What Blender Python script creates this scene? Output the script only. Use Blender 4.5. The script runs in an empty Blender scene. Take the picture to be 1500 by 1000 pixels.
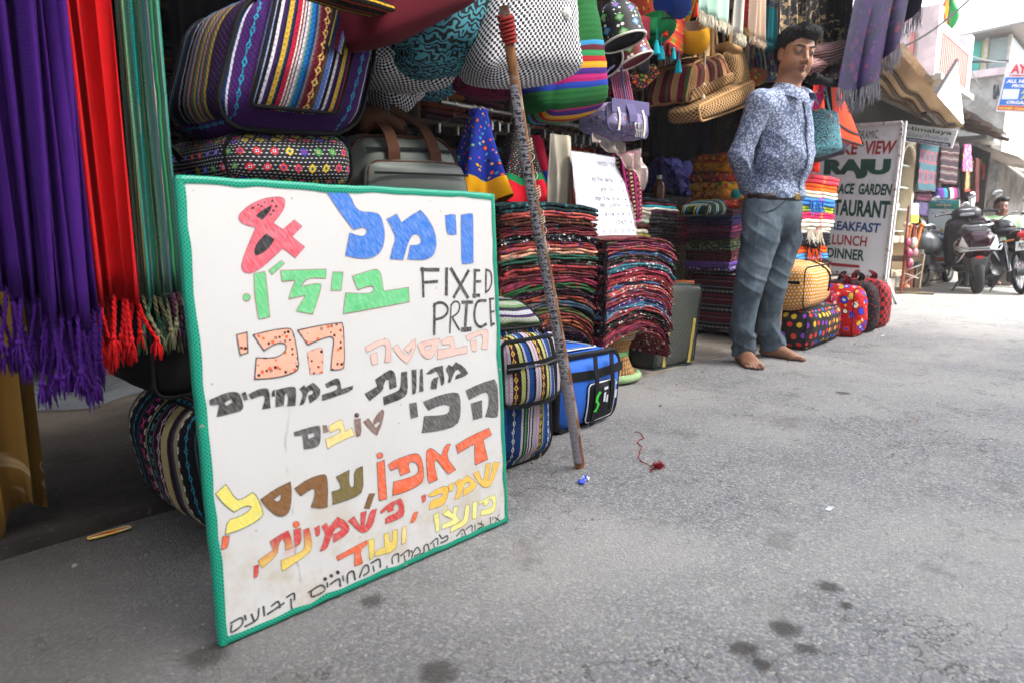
import bpy,math,random
import numpy as np
from mathutils import Vector,Matrix
from mathutils.geometry import tessellate_polygon
PI = math.pi
random.seed(7)
SC = bpy.context.scene
COL = SC.collection
# ---------------------------------------------------------------- camera, light, exposure
# world axes: X along the shop fronts (away from the camera), Y into the shops, Z up; metres
CAM_H = 0.71;PITCH = math.atan(0.16);AZ = math.radians(43.5)
cam_d = bpy.data.cameras.new('camera');cam = bpy.data.objects.new('camera',cam_d);COL.objects.link(cam)
cam_d.sensor_width = 36;cam_d.lens = 24.0;cam_d.clip_end = 600;cam_d.clip_start = 0.02
cam.location = (0,0,CAM_H)
cam.rotation_euler = (PI/2 - PITCH,0,AZ - PI/2)
cam_d.dof.use_dof = True;cam_d.dof.focus_distance = 2.3;cam_d.dof.aperture_fstop = 4.5
SC.camera = cam
world = bpy.data.worlds.new('World');SC.world = world;world.use_nodes = True
wn = world.node_tree;bgn = wn.nodes['Background']
sky = wn.nodes.new('ShaderNodeTexSky');sky.sky_type = 'NISHITA';sky.sun_disc = False
SUN_EL = math.radians(44);SUN_AZ = math.radians(-72)     # direction the light comes from, angle from +X
sky.sun_elevation = SUN_EL;sky.sun_rotation = PI/2 - SUN_AZ
sky.air_density = 1.0;sky.dust_density = 4.0;sky.ozone_density = 1.0;sky.altitude = 0
hsv = wn.nodes.new('ShaderNodeHueSaturation');hsv.inputs['Saturation'].default_value = 0.4
wn.links.new(sky.outputs[0],hsv.inputs['Color']);wn.links.new(hsv.outputs[0],bgn.inputs['Color'])
bgn.inputs['Strength'].default_value = 0.15
sun_d = bpy.data.lights.new('sun','SUN');sun_d.energy = 1.5;sun_d.angle = math.radians(14);sun_d.color = (1,0.96,0.9)
sun = bpy.data.objects.new('sun',sun_d);COL.objects.link(sun)
sdir = Vector((math.cos(SUN_EL)*math.cos(SUN_AZ),math.cos(SUN_EL)*math.sin(SUN_AZ),math.sin(SUN_EL)))
sun.rotation_euler = sdir.to_track_quat('Z','Y').to_euler();sun.location = (0,-3,12)
SC.view_settings.view_transform = 'Standard';SC.view_settings.look = 'None'
SC.view_settings.gamma = 1;SC.view_settings.use_curve_mapping = False
SC.view_settings.exposure = 2.55
HAZE = .0022
SC.cycles.max_bounces = 6;SC.cycles.diffuse_bounces = 3;SC.cycles.glossy_bounces = 3;SC.cycles.transparent_max_bounces = 8
SC.cycles.volume_bounces = 1

# ---------------------------------------------------------------- surveying helpers (photo point -> place)
_ct,_st,_ca,_sa = math.cos(PITCH),math.sin(PITCH),math.cos(AZ),math.sin(AZ)
def ray(x,y):
    u = (x-750)/1000.;v = (y-500)/1000.
    f = _ct - v*_st;d = v*_ct + _st
    return (f*_ca + u*_sa,f*_sa - u*_ca,-d)
def G(x,y,z=0.0):
    r = ray(x,y);t = (z-CAM_H)/r[2];return np.array((r[0]*t,r[1]*t,z))
def at(x,y,Y):
    r = ray(x,y);t = Y/r[1];return np.array((r[0]*t,Y,CAM_H + r[2]*t))
def ax(x,y,X):
    r = ray(x,y);t = X/r[0];return np.array((X,r[1]*t,CAM_H + r[2]*t))
def ad(x,y,D):      # at forward distance D from the eye
    r = ray(x,y);return np.array((r[0]*D,r[1]*D,CAM_H + r[2]*D))

# ---------------------------------------------------------------- node expressions
def lin(c):
    if isinstance(c,str):
        c = c.lstrip('#');v = [int(c[i:i+2],16)/255. for i in (0,2,4)]
        return tuple(((x+0.055)/1.055)**2.4 if x > 0.04045 else x/12.92 for x in v)
    return tuple(c[:3])
class NT:
    def __init__(s,m):
        s.m = m;s.t = m.node_tree;s.cache = {}
    def node(s,k): return s.t.nodes.new(k)
    def put(s,inp,v):
        if isinstance(v,E): s.t.links.new(v.o,inp)
        elif isinstance(v,str) or (isinstance(v,tuple) and inp.type == 'RGBA'): inp.default_value = (*lin(v),1)
        else: inp.default_value = v
class E:
    def __init__(s,n,o): s.n = n;s.o = o
    def _m(s,op,*a,clamp=False):
        x = s.n.node('ShaderNodeMath');x.operation = op;x.use_clamp = clamp
        for i,v in enumerate(a): s.n.put(x.inputs[i],v)
        return E(s.n,x.outputs[0])
    def __add__(s,b): return s._m('ADD',s,b)
    __radd__ = __add__
    def __sub__(s,b): return s._m('SUBTRACT',s,b)
    def __rsub__(s,b): return s._m('SUBTRACT',b,s)
    def __mul__(s,b): return s._m('MULTIPLY',s,b)
    __rmul__ = __mul__
    def __truediv__(s,b): return s._m('DIVIDE',s,b)
    def frac(s): return s._m('FRACT',s)
    def floor(s): return s._m('FLOOR',s)
    def abs(s): return s._m('ABSOLUTE',s)
    def sin(s): return s._m('SINE',s)
    def lt(s,b): return s._m('LESS_THAN',s,b)
    def gt(s,b): return s._m('GREATER_THAN',s,b)
    def mx(s,b): return s._m('MAXIMUM',s,b)
    def mn(s,b): return s._m('MINIMUM',s,b)
    def pw(s,b): return s._m('POWER',s,b)
    def sqrt(s): return s._m('SQRT',s)
    def clamp(s): return s._m('ADD',s,0.0,clamp=True)
    def smooth(s,a,b):
        x = s.n.node('ShaderNodeMapRange');x.interpolation_type = 'SMOOTHSTEP'
        s.n.put(x.inputs[0],s);s.n.put(x.inputs[1],a);s.n.put(x.inputs[2],b);return E(s.n,x.outputs[0])
    def hash(s,k=0.0): return ((s*12.9898 + k*78.233 + 3.1).sin()*43758.5).frac()
    def xyz(s):
        x = s.n.node('ShaderNodeSeparateXYZ');s.n.t.links.new(s.o,x.inputs[0]);return [E(s.n,o) for o in x.outputs]
def comb(n,x,y,z=0.0):
    c = n.node('ShaderNodeCombineXYZ')
    for i,v in enumerate((x,y,z)): n.put(c.inputs[i],v)
    return E(n,c.outputs[0])
def UV(n):
    if 'uv' not in n.cache:
        x = n.node('ShaderNodeTexCoord');n.cache['uv'] = E(n,x.outputs['UV']);n.cache['oc'] = E(n,x.outputs['Object'])
    return n.cache['uv']
def OC(n): UV(n);return n.cache['oc']
def noise(n,vec,scale=5.,detail=3.,rough=.5,dist=0.):
    x = n.node('ShaderNodeTexNoise');n.put(x.inputs['Vector'],vec);x.inputs['Scale'].default_value = scale
    x.inputs['Detail'].default_value = detail;x.inputs['Roughness'].default_value = rough;x.inputs['Distortion'].default_value = dist
    e = E(n,x.outputs[0]);e.col = E(n,x.outputs[1]);return e
def voro(n,vec,scale=5.,rnd=1.,feature='F1',metric='EUCLIDEAN'):
    x = n.node('ShaderNodeTexVoronoi');x.feature = feature
    if feature == 'F1': x.distance = metric
    n.put(x.inputs['Vector'],vec);x.inputs['Scale'].default_value = scale;x.inputs['Randomness'].default_value = rnd
    e = E(n,x.outputs['Distance'])
    if feature == 'F1': e.col = E(n,x.outputs['Color'])
    return e
def mix(n,f,a,b):
    x = n.node('ShaderNodeMix');x.data_type = 'RGBA'
    n.put(x.inputs[0],f);n.put(x.inputs[6],a);n.put(x.inputs[7],b);return E(n,x.outputs[2])
def ramp(n,f,stops,interp='CONSTANT'):
    x = n.node('ShaderNodeValToRGB');cr = x.color_ramp;cr.interpolation = interp
    while len(cr.elements) > 1: cr.elements.remove(cr.elements[-1])
    stops = stops[:32]
    for i,(p,c) in enumerate(stops):
        e = cr.elements[0] if i == 0 else cr.elements.new(p)
        e.position = p;e.color = (*lin(c),1)
    n.put(x.inputs[0],f);return E(n,x.outputs[0])
def pick(n,f,cols): return ramp(n,f,[(i/len(cols),c) for i,c in enumerate(cols)])
def gray(n,c):
    return c.xyz()[0]
MATS = {}
def mat(name,fn,rough=.85,metal=0.,spec=.5,bump=None,bs=.3,bd=.001,**kw):
    """fn(n) -> colour (or (colour, height)); bump strength bs, distance bd in metres"""
    if name in MATS: return MATS[name]
    m = bpy.data.materials.new(name);m.use_nodes = True;n = NT(m)
    b = m.node_tree.nodes['Principled BSDF']
    r = fn(n) if callable(fn) else fn
    h = None
    if isinstance(r,tuple) and len(r) in (2,3) and isinstance(r[1],E):
        h = r[1]
        if len(r) == 3: rough = r[2]
        r = r[0]
    n.put(b.inputs['Base Color'],r);n.put(b.inputs['Roughness'],rough);b.inputs['Metallic'].default_value = metal
    b.inputs['Specular IOR Level'].default_value = spec
    for k,v in kw.items(): n.put(b.inputs[k.replace('_',' ')],v)
    if h is not None:
        x = n.node('ShaderNodeBump');x.inputs['Strength'].default_value = bs;x.inputs['Distance'].default_value = bd
        n.put(x.inputs['Height'],h);m.node_tree.links.new(x.outputs[0],b.inputs['Normal'])
    MATS[name] = m;return m
def weave(n,s=600.):
    u,v,_ = UV(n).xyz()
    return ((u*s).sin()*(v*s).sin())
def cloth(name,c,var=.25,rough=.9,s=900.,sheen=True):
    """plain woven cloth with slight unevenness of its dye"""
    def f(n):
        k = noise(n,OC(n),14.,4.)
        c0 = lin(c);a = tuple(min(1,x*(1+var)) for x in c0);d = tuple(x*(1-var) for x in c0)
        fi = noise(n,OC(n),320.,2.)
        return mix(n,(k*.8+fi*.4-.1).clamp(),d,a),(weave(n,s)*.5 + fi)
    return mat(name,f,rough,spec=.2,bs=.35,bd=.0008)
def plain(name,c,rough=.5,metal=0.,var=.12,spec=.5,scale=20.,**kw):
    def f(n):
        k = noise(n,OC(n),scale,5.,.6)
        c0 = lin(c)
        return mix(n,k,tuple(x*(1-var*1.5) for x in c0),tuple(min(1,x*(1+var)) for x in c0)),noise(n,OC(n),150.,3.)
    return mat(name,f,rough,metal,spec,bs=.12,bd=.0008,**kw)

# ---------------------------------------------------------------- meshes
class MB:
    def __init__(s): s.V = [];s.F = [];s.U = [];s.I = [];s.n = 0
    def add(s,V,F,U=None,mi=0):
        V = np.asarray(V,float).reshape(-1,3);F = np.asarray(F,int)
        if F.ndim == 1: F = F.reshape(1,-1)
        if U is None: U = np.stack([V[F][...,0]+V[F][...,1],V[F][...,2]],-1)
        s.V.append(V);s.F.append(F+s.n);s.U.append(np.asarray(U,float));s.I.append(np.full(len(F),mi));s.n += len(V);return s
    def grid(s,P,uv=None,cu=False,cv=False,mi=0,flip=False):
        """P (nu,nv,3); cu / cv close the grid along that axis"""
        P = np.asarray(P,float);nu,nv = P.shape[:2]
        iu = np.arange(nu if cu else nu-1);iv = np.arange(nv if cv else nv-1)
        a,b = np.meshgrid(iu,iv,indexing='ij');a = a.ravel();b = b.ravel();a1 = a+1;b1 = b+1
        F = np.stack([(a % nu)*nv+b % nv,(a1 % nu)*nv+b % nv,(a1 % nu)*nv+b1 % nv,(a % nu)*nv+b1 % nv],-1)
        if uv is None:
            Pe = np.concatenate([P,P[:1]],0) if cu else P
            du = np.linalg.norm(np.diff(Pe,axis=0),axis=2).mean(1);cu_ = np.concatenate([[0],np.cumsum(du)])
            Pv = np.concatenate([P,P[:,:1]],1) if cv else P
            dv = np.linalg.norm(np.diff(Pv,axis=1),axis=2).mean(0);cv_ = np.concatenate([[0],np.cumsum(dv)])
            uv = np.stack(np.meshgrid(cu_,cv_,indexing='ij'),-1)
        U = np.stack([uv[a,b],uv[a1,b],uv[a1,b1],uv[a,b1]],1)
        if flip: F = F[:,::-1];U = U[:,::-1]
        return s.add(P.reshape(-1,3),F,U,mi)
    def box(s,c,d,mi=0,rot=None):
        x,y,z = [v/2 for v in d]
        V = np.array([(i,j,k) for i in (-x,x) for j in (-y,y) for k in (-z,z)])
        F = np.array([(0,1,3,2),(4,6,7,5),(0,4,5,1),(2,3,7,6),(0,2,6,4),(1,5,7,3)])
        ax_ = [(1,2),(1,2),(0,2),(0,2),(0,1),(0,1)]
        U = np.stack([V[F[i]][:,list(ax_[i])] for i in range(6)])
        if rot is not None: V = V @ np.array(rot.to_3x3()).T if isinstance(rot,Matrix) else V @ np.asarray(rot).T
        return s.add(V+np.asarray(c,float),F,U,mi)
    def beam(s,a,b,w,t,mi=0,up=(0,0,1)):
        a = np.asarray(a,float);b = np.asarray(b,float);d = b-a;L = np.linalg.norm(d);x = d/L
        u = np.asarray(up,float);y = np.cross(u,x);ny = np.linalg.norm(y)
        if ny < 1e-4: y = np.cross((1.,0,0),x);ny = np.linalg.norm(y)
        y /= ny;z = np.cross(x,y)
        return s.box((a+b)/2,(L,w,t),mi,np.stack([x,y,z],1))
    def tube(s,pts,r,n=8,mi=0,caps=True,closed=False,sx=1.,sy=1.,up=None,vs=1.):
        """sx, sy squash the section; r scalar or per point"""
        P = np.asarray(pts,float);m = len(P);r = np.broadcast_to(np.asarray(r,float),(m,))
        T = np.gradient(P,axis=0) if not closed else (np.roll(P,-1,0)-np.roll(P,1,0))
        T /= np.linalg.norm(T,axis=1)[:,None]+1e-12
        u = np.asarray(up if up is not None else (0,0,1.),float)
        if up is None and abs(T[0] @ u) > .9: u = np.array((1.,0,0))
        A = [];
        for t in T:
            a = u-(u@t)*t;l = np.linalg.norm(a)
            a = a/l if l > 1e-4 else (A[-1] if A else np.array((0,1.,0)))
            A.append(a)
            if up is None: u = a
        A = np.array(A);B = np.cross(T,A)
        th = np.linspace(0,2*PI,n,endpoint=False)
        R = P[:,None]+r[:,None,None]*(sx*np.cos(th)[None,:,None]*A[:,None]+sy*np.sin(th)[None,:,None]*B[:,None])
        s.grid(R,cu=closed,cv=True,mi=mi,flip=True)
        if caps and not closed:
            s.add(R[0],np.arange(n),mi=mi);s.add(R[-1],np.arange(n)[::-1],mi=mi)
        return s
    def strap(s,pts,w,t=.003,side=(0,1,0),mi=0):
        """flat band of width w along side, thickness t"""
        P = np.asarray(pts,float);S = np.asarray(side,float);S = np.broadcast_to(S,P.shape)
        T = np.gradient(P,axis=0);T /= np.linalg.norm(T,axis=1)[:,None]+1e-12
        S = S-(S*T).sum(1)[:,None]*T;S = S/(np.linalg.norm(S,axis=1)[:,None]+1e-9);N = np.cross(T,S)
        w = np.broadcast_to(np.asarray(w,float),(len(P),))[:,None]
        R = np.stack([P-S*w/2-N*t/2,P+S*w/2-N*t/2,P+S*w/2+N*t/2,P-S*w/2+N*t/2],1)
        s.grid(R,cv=True,mi=mi,flip=True)
        s.add(R[0],np.arange(4),mi=mi);s.add(R[-1],np.arange(4)[::-1],mi=mi);return s
    def lathe(s,prof,c=(0,0,0),n=24,mi=0):
        prof = np.asarray(prof,float);th = np.linspace(0,2*PI,n,endpoint=False)
        R = np.stack([np.outer(prof[:,0],np.cos(th)),np.outer(prof[:,0],np.sin(th)),np.repeat(prof[:,1:2],n,1)],-1)
        return s.grid(R+np.asarray(c,float),cv=True,mi=mi,flip=True)
    def ball(s,c,r,n=12,m=8,mi=0):
        ph = np.linspace(.001,PI-.001,m);th = np.linspace(0,2*PI,n,endpoint=False)
        r = np.broadcast_to(np.asarray(r,float),(3,))
        R = np.stack([np.outer(np.sin(ph),np.cos(th)),np.outer(np.sin(ph),np.sin(th)),np.repeat(np.cos(ph)[:,None],n,1)],-1)*r
        return s.grid(R+np.asarray(c,float),cv=True,mi=mi)
    def poly(s,pts3,holes=(),mi=0,uv=None):
        loops = [[Vector(p) for p in pts3]]+[[Vector(p) for p in h] for h in holes]
        tris = tessellate_polygon(loops);V = [p for l in loops for p in l]
        V = np.array(V)
        if tris:
            F = np.array(tris);s.add(V,F,None if uv is None else np.asarray(uv)[F],mi)
        return s
    def slab(s,pts3,off,mi=0):
        """closed prism from a flat outline"""
        P = np.asarray(pts3,float);Q = P+np.asarray(off,float);m = len(P)
        s.poly(P,mi=mi);s.poly(Q,mi=mi)
        i = np.arange(m);j = (i+1) % m
        s.add(np.concatenate([P,Q]),np.stack([i,j,j+m,i+m],-1),mi=mi);return s
    def softbox(s,size,r=.03,n=10,bulge=.02,fn=None,mi=0,wr=0.,seed=0,bz=1.):
        """rounded, stuffed cuboid centred on the origin; fn maps the points"""
        h = np.array(size,float)/2;r = min(r,h.min()*.98)
        t = np.sin(np.linspace(-PI/2,PI/2,n+1));t = .5*t+.5*np.linspace(-1,1,n+1)
        a,b = np.meshgrid(t,t,indexing='ij')
        for axx in range(3):
            for sg in (-1,1):
                i,j = [(1,2),(0,2),(0,1)][axx]
                P = np.zeros(a.shape+(3,));P[...,axx] = sg*h[axx];P[...,i] = a*h[i];P[...,j] = b*h[j]
                Q = np.clip(P,-(h-r),h-r);D = P-Q;L = np.linalg.norm(D,axis=-1,keepdims=True)+1e-9
                R = Q+D/L*r
                ub = (P/h)
                m = [(1-ub[...,k]**2).clip(0) for k in range(3)]
                R[...,0] += bulge*np.sign(ub[...,0])*np.abs(ub[...,0])**2*m[1]*m[2]
                R[...,1] += bulge*np.sign(ub[...,1])*np.abs(ub[...,1])**2*m[0]*m[2]
                R[...,2] += bulge*bz*np.sign(ub[...,2])*np.abs(ub[...,2])**2*m[0]*m[1]
                uv = np.stack([P[...,0] if axx else sg*(h[0]+h[1]+P[...,1]),P[...,j]],-1)
                if wr: R = wob(wob(R,seed,wr,14.),seed+9,wr*.55,55.,2)
                if fn is not None: R = fn(R,h)
                s.grid(R,uv=uv,mi=mi,flip=(sg < 0) ^ (axx == 1))
        return s
    def xf(s,M):
        M = np.array(M);s.V = [v @ M[:3,:3].T + M[:3,3] for v in s.V];return s
    def merge(s,o,mi=None):
        for V,F,U,I in zip(o.V,o.F,o.U,o.I):
            s.V.append(V);s.F.append(F+s.n);s.U.append(U);s.I.append(I if mi is None else np.full(len(I),mi))
        s.n += o.n;return s
    def mesh(s,name,mats,shift=(0,0,0),smooth=True,weld=True,sharp=None):
        V = np.concatenate(s.V)-np.asarray(shift,float)
        fl = [];ul = [];il = []
        for F,U,I in zip(s.F,s.U,s.I):
            for k in range(len(F)): fl.append(F[k]);ul.append(U[k]);il.append(I[k])
        inv = None
        if weld:
            q = np.round(V*20000).astype(np.int64)
            _,first,inv = np.unique(q,axis=0,return_index=True,return_inverse=True);inv = inv.ravel();V = V[first]
        faces = [];uvs = [];idx = []
        for f,u,i in zip(fl,ul,il):
            if inv is not None: f = inv[f]
            f = f.tolist()
            if len(set(f)) < len(f):
                k = [];
                for q,x in enumerate(f):
                    if x not in [f[z] for z in k]: k.append(q)
                if len(k) < 3: continue
                f = [f[q] for q in k];u = u[k]
            faces.append(f);uvs.append(u);idx.append(i)
        me = bpy.data.meshes.new(name);me.from_pydata(V.tolist(),[],faces)
        uvl = me.uv_layers.new(name='UVMap');uvl.data.foreach_set('uv',np.concatenate(uvs).ravel())
        for m in (mats if isinstance(mats,(list,tuple)) else [mats] if mats else []): me.materials.append(m)
        me.polygons.foreach_set('material_index',np.array(idx,dtype=np.int32))
        me.polygons.foreach_set('use_smooth',np.full(len(faces),bool(smooth)))
        if smooth and sharp:
            me.set_sharp_from_angle(angle=math.radians(sharp))
        me.update();return me
def wob(P,seed=0,amp=.01,freq=12.,octs=3):
    rs = np.random.RandomState(seed);Q = P.copy()
    for o in range(octs):
        for k in range(3):
            d = rs.normal(size=3);d /= np.linalg.norm(d);e = rs.normal(size=3);e /= np.linalg.norm(e)
            Q = Q+amp/(1.7**o)*.5*np.sin((P@d)*freq*(1.9**o)+rs.rand()*6.28)[...,None]*e
    return Q
def tag(o,label=None,cat=None,group=None,kind=None):
    if label: o['label'] = label
    if cat: o['category'] = cat
    if group: o['group'] = group
    if kind: o['kind'] = kind
    return o
WLOC = {}
def thing(name,label,cat,loc,group=None):
    o = bpy.data.objects.new(name,None);o.empty_display_size = .1;COL.objects.link(o);o.location = tuple(float(x) for x in loc)
    WLOC[o.name] = np.array(o.location);return tag(o,label,cat,group)
def build(mb,name,mats,parent=None,smooth=True,sharp=40,weld=True,label=None,cat=None,group=None,kind=None,loc=None,bevel=None):
    """link mb as one mesh object; geometry is given in world coordinates"""
    if parent is not None: o0 = WLOC[parent.name]
    else:
        V = np.concatenate(mb.V);lo,hi = V.min(0),V.max(0)
        o0 = np.array(loc if loc is not None else ((lo[0]+hi[0])/2,(lo[1]+hi[1])/2,lo[2]),float)
    me = mb.mesh(name,mats,o0,smooth,weld,sharp)
    o = bpy.data.objects.new(name,me);COL.objects.link(o)
    if parent is not None: o.parent = parent
    else: o.location = o0.tolist()
    WLOC[o.name] = o0
    if bevel:
        b = o.modifiers.new('bevel','BEVEL');b.width = bevel;b.segments = 2;b.limit_method = 'ANGLE'
    return tag(o,label,cat,group,kind)
def arc(a,b,h,n=14,up=(0,0,1),p=1.):
    """points from a to b bowed by h along up"""
    a = np.asarray(a,float);b = np.asarray(b,float);t = np.linspace(0,1,n)[:,None]
    return a*(1-t)+b*t+np.asarray(up,float)*h*(np.sin(PI*t)**p)
def spline(pts,n=8):
    P = np.asarray(pts,float);P = np.concatenate([2*P[:1]-P[1:2],P,2*P[-1:]-P[-2:-1]]);out = []
    for i in range(1,len(P)-2):
        t = np.linspace(0,1,n,endpoint=False)[:,None]
        a,b,c,d = P[i-1],P[i],P[i+1],P[i+2]
        out.append(.5*(2*b+(c-a)*t+(2*a-5*b+4*c-d)*t*t+(3*b-a-3*c+d)*t**3))
    out.append(P[-2:-1]);return np.concatenate(out)
# ================================================================ setting
STAINS = [G(1210,858),G(1240,885),G(1150,920),G(1182,950),G(1090,950),G(1115,970),G(545,878),G(560,770),G(1235,575),G(640,985),G(300,960)]
STR = [.022,.014,.026,.016,.024,.014,.022,.02,.03,.03,.035]
def asphalt(n):
    p = OC(n);x,y,z = p.xyz()
    big = noise(n,p,.9,4.,.6);mid = noise(n,p,7.,5.,.65);fine = noise(n,p,170.,3.,.7)
    ag = voro(n,p,190.);ag2 = voro(n,p,105.)
    c = ramp(n,ag.col.xyz()[0],[(0,'#7e7f80'),(.25,'#939290'),(.45,'#898b8f'),(.6,'#a49f97'),(.75,'#77797f'),(.88,'#908f8d'),(.96,'#b4b0a8')])
    c = mix(n,ag2.smooth(.42,.62)*.5,c,'#646462')
    c = mix(n,fine.smooth(.55,.75)*.6,c,'#62605e')
    c = mix(n,mid.smooth(.52,.72)*.45,c,'#797773')
    c = mix(n,big.smooth(.42,.62)*.6,c,'#a3a09a')
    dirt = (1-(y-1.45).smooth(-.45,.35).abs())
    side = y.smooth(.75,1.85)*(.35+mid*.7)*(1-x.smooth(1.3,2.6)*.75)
    c = mix(n,((1-(x+y*.1).smooth(.1,1.5))*(.5+big*.6)*.85).clamp(),c,'#3b3734')  # darkens the near left road: corner shade and vignette put into the colour
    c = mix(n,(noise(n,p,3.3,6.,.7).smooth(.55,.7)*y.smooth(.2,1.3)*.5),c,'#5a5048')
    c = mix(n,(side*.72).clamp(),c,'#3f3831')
    st = None
    wv = noise(n,p,24.,4.)*.035+noise(n,p,90.,2.)*.02-.027
    for s,r in zip(STAINS,STR):
        d = (((x-float(s[0]))*(x-float(s[0])))+((y-float(s[1]))*(y-float(s[1])))).sqrt()+wv
        k = 1-d.smooth(r*.55,r*1.5)
        st = k if st is None else st.mx(k)
    c = mix(n,noise(n,p,5.5,6.,.75).smooth(.56,.66)*.45,c,'#5c5a57')
    c = mix(n,st*.78,c,'#332e2a')
    cr = noise(n,p,2.2,6.,.6)
    crack = 1-(cr-.5).abs().smooth(.0008,.005)
    c = mix(n,crack*.7*noise(n,p,1.3).smooth(.42,.55),c,'#3c3835')
    h = ag.o and (1-ag)*.8+fine*.8+mid*1.5
    return c,h,.86-side*.0
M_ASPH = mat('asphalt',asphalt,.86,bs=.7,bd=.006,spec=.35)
def concrete(a,b,dirt='#2e2822'):
    def f(n):
        p = OC(n);k = noise(n,p,9.,6.,.65);g = noise(n,p,60.,4.,.6)
        c = mix(n,k,a,b);c = mix(n,(noise(n,p,2.2,5.,.7).smooth(.42,.62))*.75,c,dirt)
        c = mix(n,g.smooth(.6,.75)*.35,c,'#8d8478')
        return c,g+k
    return f
M_FLOOR = mat('earth_floor',concrete('#443c35','#352f2a','#1f1a17'),.95,bs=.5,bd=.006)
M_CONC = mat('worn_concrete',concrete('#9a9388','#7d756b','#5a5148'),.92,bs=.5,bd=.004)
M_WALLD = mat('stained_plaster',concrete('#2c2724','#221e1c','#151210'),.95,bs=.3,bd=.004)  # near-black base puts the shop interiors' shade into the stained wall colour
# ground: one sheet to the horizon, dense where it is seen close
mb = MB()
gx = np.concatenate([np.linspace(-120,-3,8),np.linspace(-1,12,27),np.linspace(14,250,14)])
gy = np.concatenate([np.linspace(-120,-6,8),np.linspace(-4,6,21),np.linspace(8,160,10)])
Xg,Yg = np.meshgrid(gx,gy,indexing='ij')
Zg = .006*np.sin(Xg*.9+1)*np.cos(Yg*1.3)*(np.hypot(Xg,Yg) > 0)*np.clip(Xg-1.9,0,1)*np.clip(1.1-Yg,0,1)
mb.grid(np.stack([Xg,Yg,Zg-.0005],-1),uv=np.stack([Xg,Yg],-1),flip=False)
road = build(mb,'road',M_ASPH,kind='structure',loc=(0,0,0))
mb = MB()
def slabedge(x0,x1,y0,y1,zt,seed,n=60,r=.006):
    xs = np.linspace(x0,x1,n);rs = np.random.RandomState(seed)
    e = y0+np.interp(xs,np.linspace(x0,x1,16),rs.normal(size=16)*.007)+rs.normal(size=n)*.0018
    rows = [(e+0,np.full(n,-.05)),(e,np.full(n,zt-r)),(e+r*.4,np.full(n,zt-r*.3)),(e+r*1.3,np.full(n,zt)),(e+.1,np.full(n,zt)),(np.full(n,y1),np.full(n,zt))]
    P = np.stack([np.stack([xs,a,b],-1) for a,b in rows],1)
    return P
mb.grid(slabedge(-3.,1.68,1.785,4.1,.036,3),flip=True)
sf = build(mb,'shop_floor',M_FLOOR,kind='structure',loc=(0,2,0),sharp=30)
mb = MB();mb.grid(slabedge(1.68,6.6,1.80,2.3,.009,5),flip=True)
build(mb,'pavement',M_CONC,kind='structure',loc=(3,2,0),sharp=30)
mb = MB();mb.grid(slabedge(1.68,6.6,2.28,4.1,.014,6),flip=True)
build(mb,'shop_floor',M_FLOOR,kind='structure',loc=(3,3,0),sharp=30)
# the shop itself: walls, roof slab, shutter box and awning above the goods
shop = thing('textile_shop','open fronted textile shop with dark interior behind the hanging bags and shawls','shop',(2.0,4.1,0))
M_SLAT = plain('painted_steel','#3c4a52',.5,.6)
def wallpanel(a,b,c):
    m = MB();m.box(a,b);return m
build(wallpanel((1.5,4.17,1.3),(9.2,.12,2.7),0),'back_wall',M_WALLD,shop)
build(wallpanel((-3.06,2.9,1.3),(.12,2.4,2.7),0),'side_wall',M_WALLD,shop)
build(wallpanel((6.05,3.6,1.3),(.14,1.2,2.7),0),'side_wall',M_WALLD,shop)
build(wallpanel((1.5,3.1,2.72),(9.2,2.3,.14),0),'roof_slab',M_CONC,shop)
mb = MB()
xs = np.linspace(-3.1,6.0,96)
P = np.stack([np.stack([xs,np.full(96,y),z+.018*np.cos(xs*2*PI/.2)],-1) for y,z in ((2.0,2.64),(1.7,2.58),(1.35,2.51))],1)
mb.grid(P);mb.grid(P+np.array((0,0,.004)),flip=True)
build(mb,'awning_sheet',plain('rusted_tin','#6e6a66',.6,.3,.4),shop)
for i in range(11):
    m = MB();x = -2.9+i*.85;m.beam((x,2.05,2.6),(x,1.37,2.46),.04,.04);build(m,'rafter',plain('dark_wood','#4a3626',.8),shop)
m = MB();m.beam((-3.1,1.4,2.44),(6.0,1.4,2.44),.05,.05);build(m,'eaves_pole',plain('dark_wood','#4a3626',.8),shop)

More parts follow.
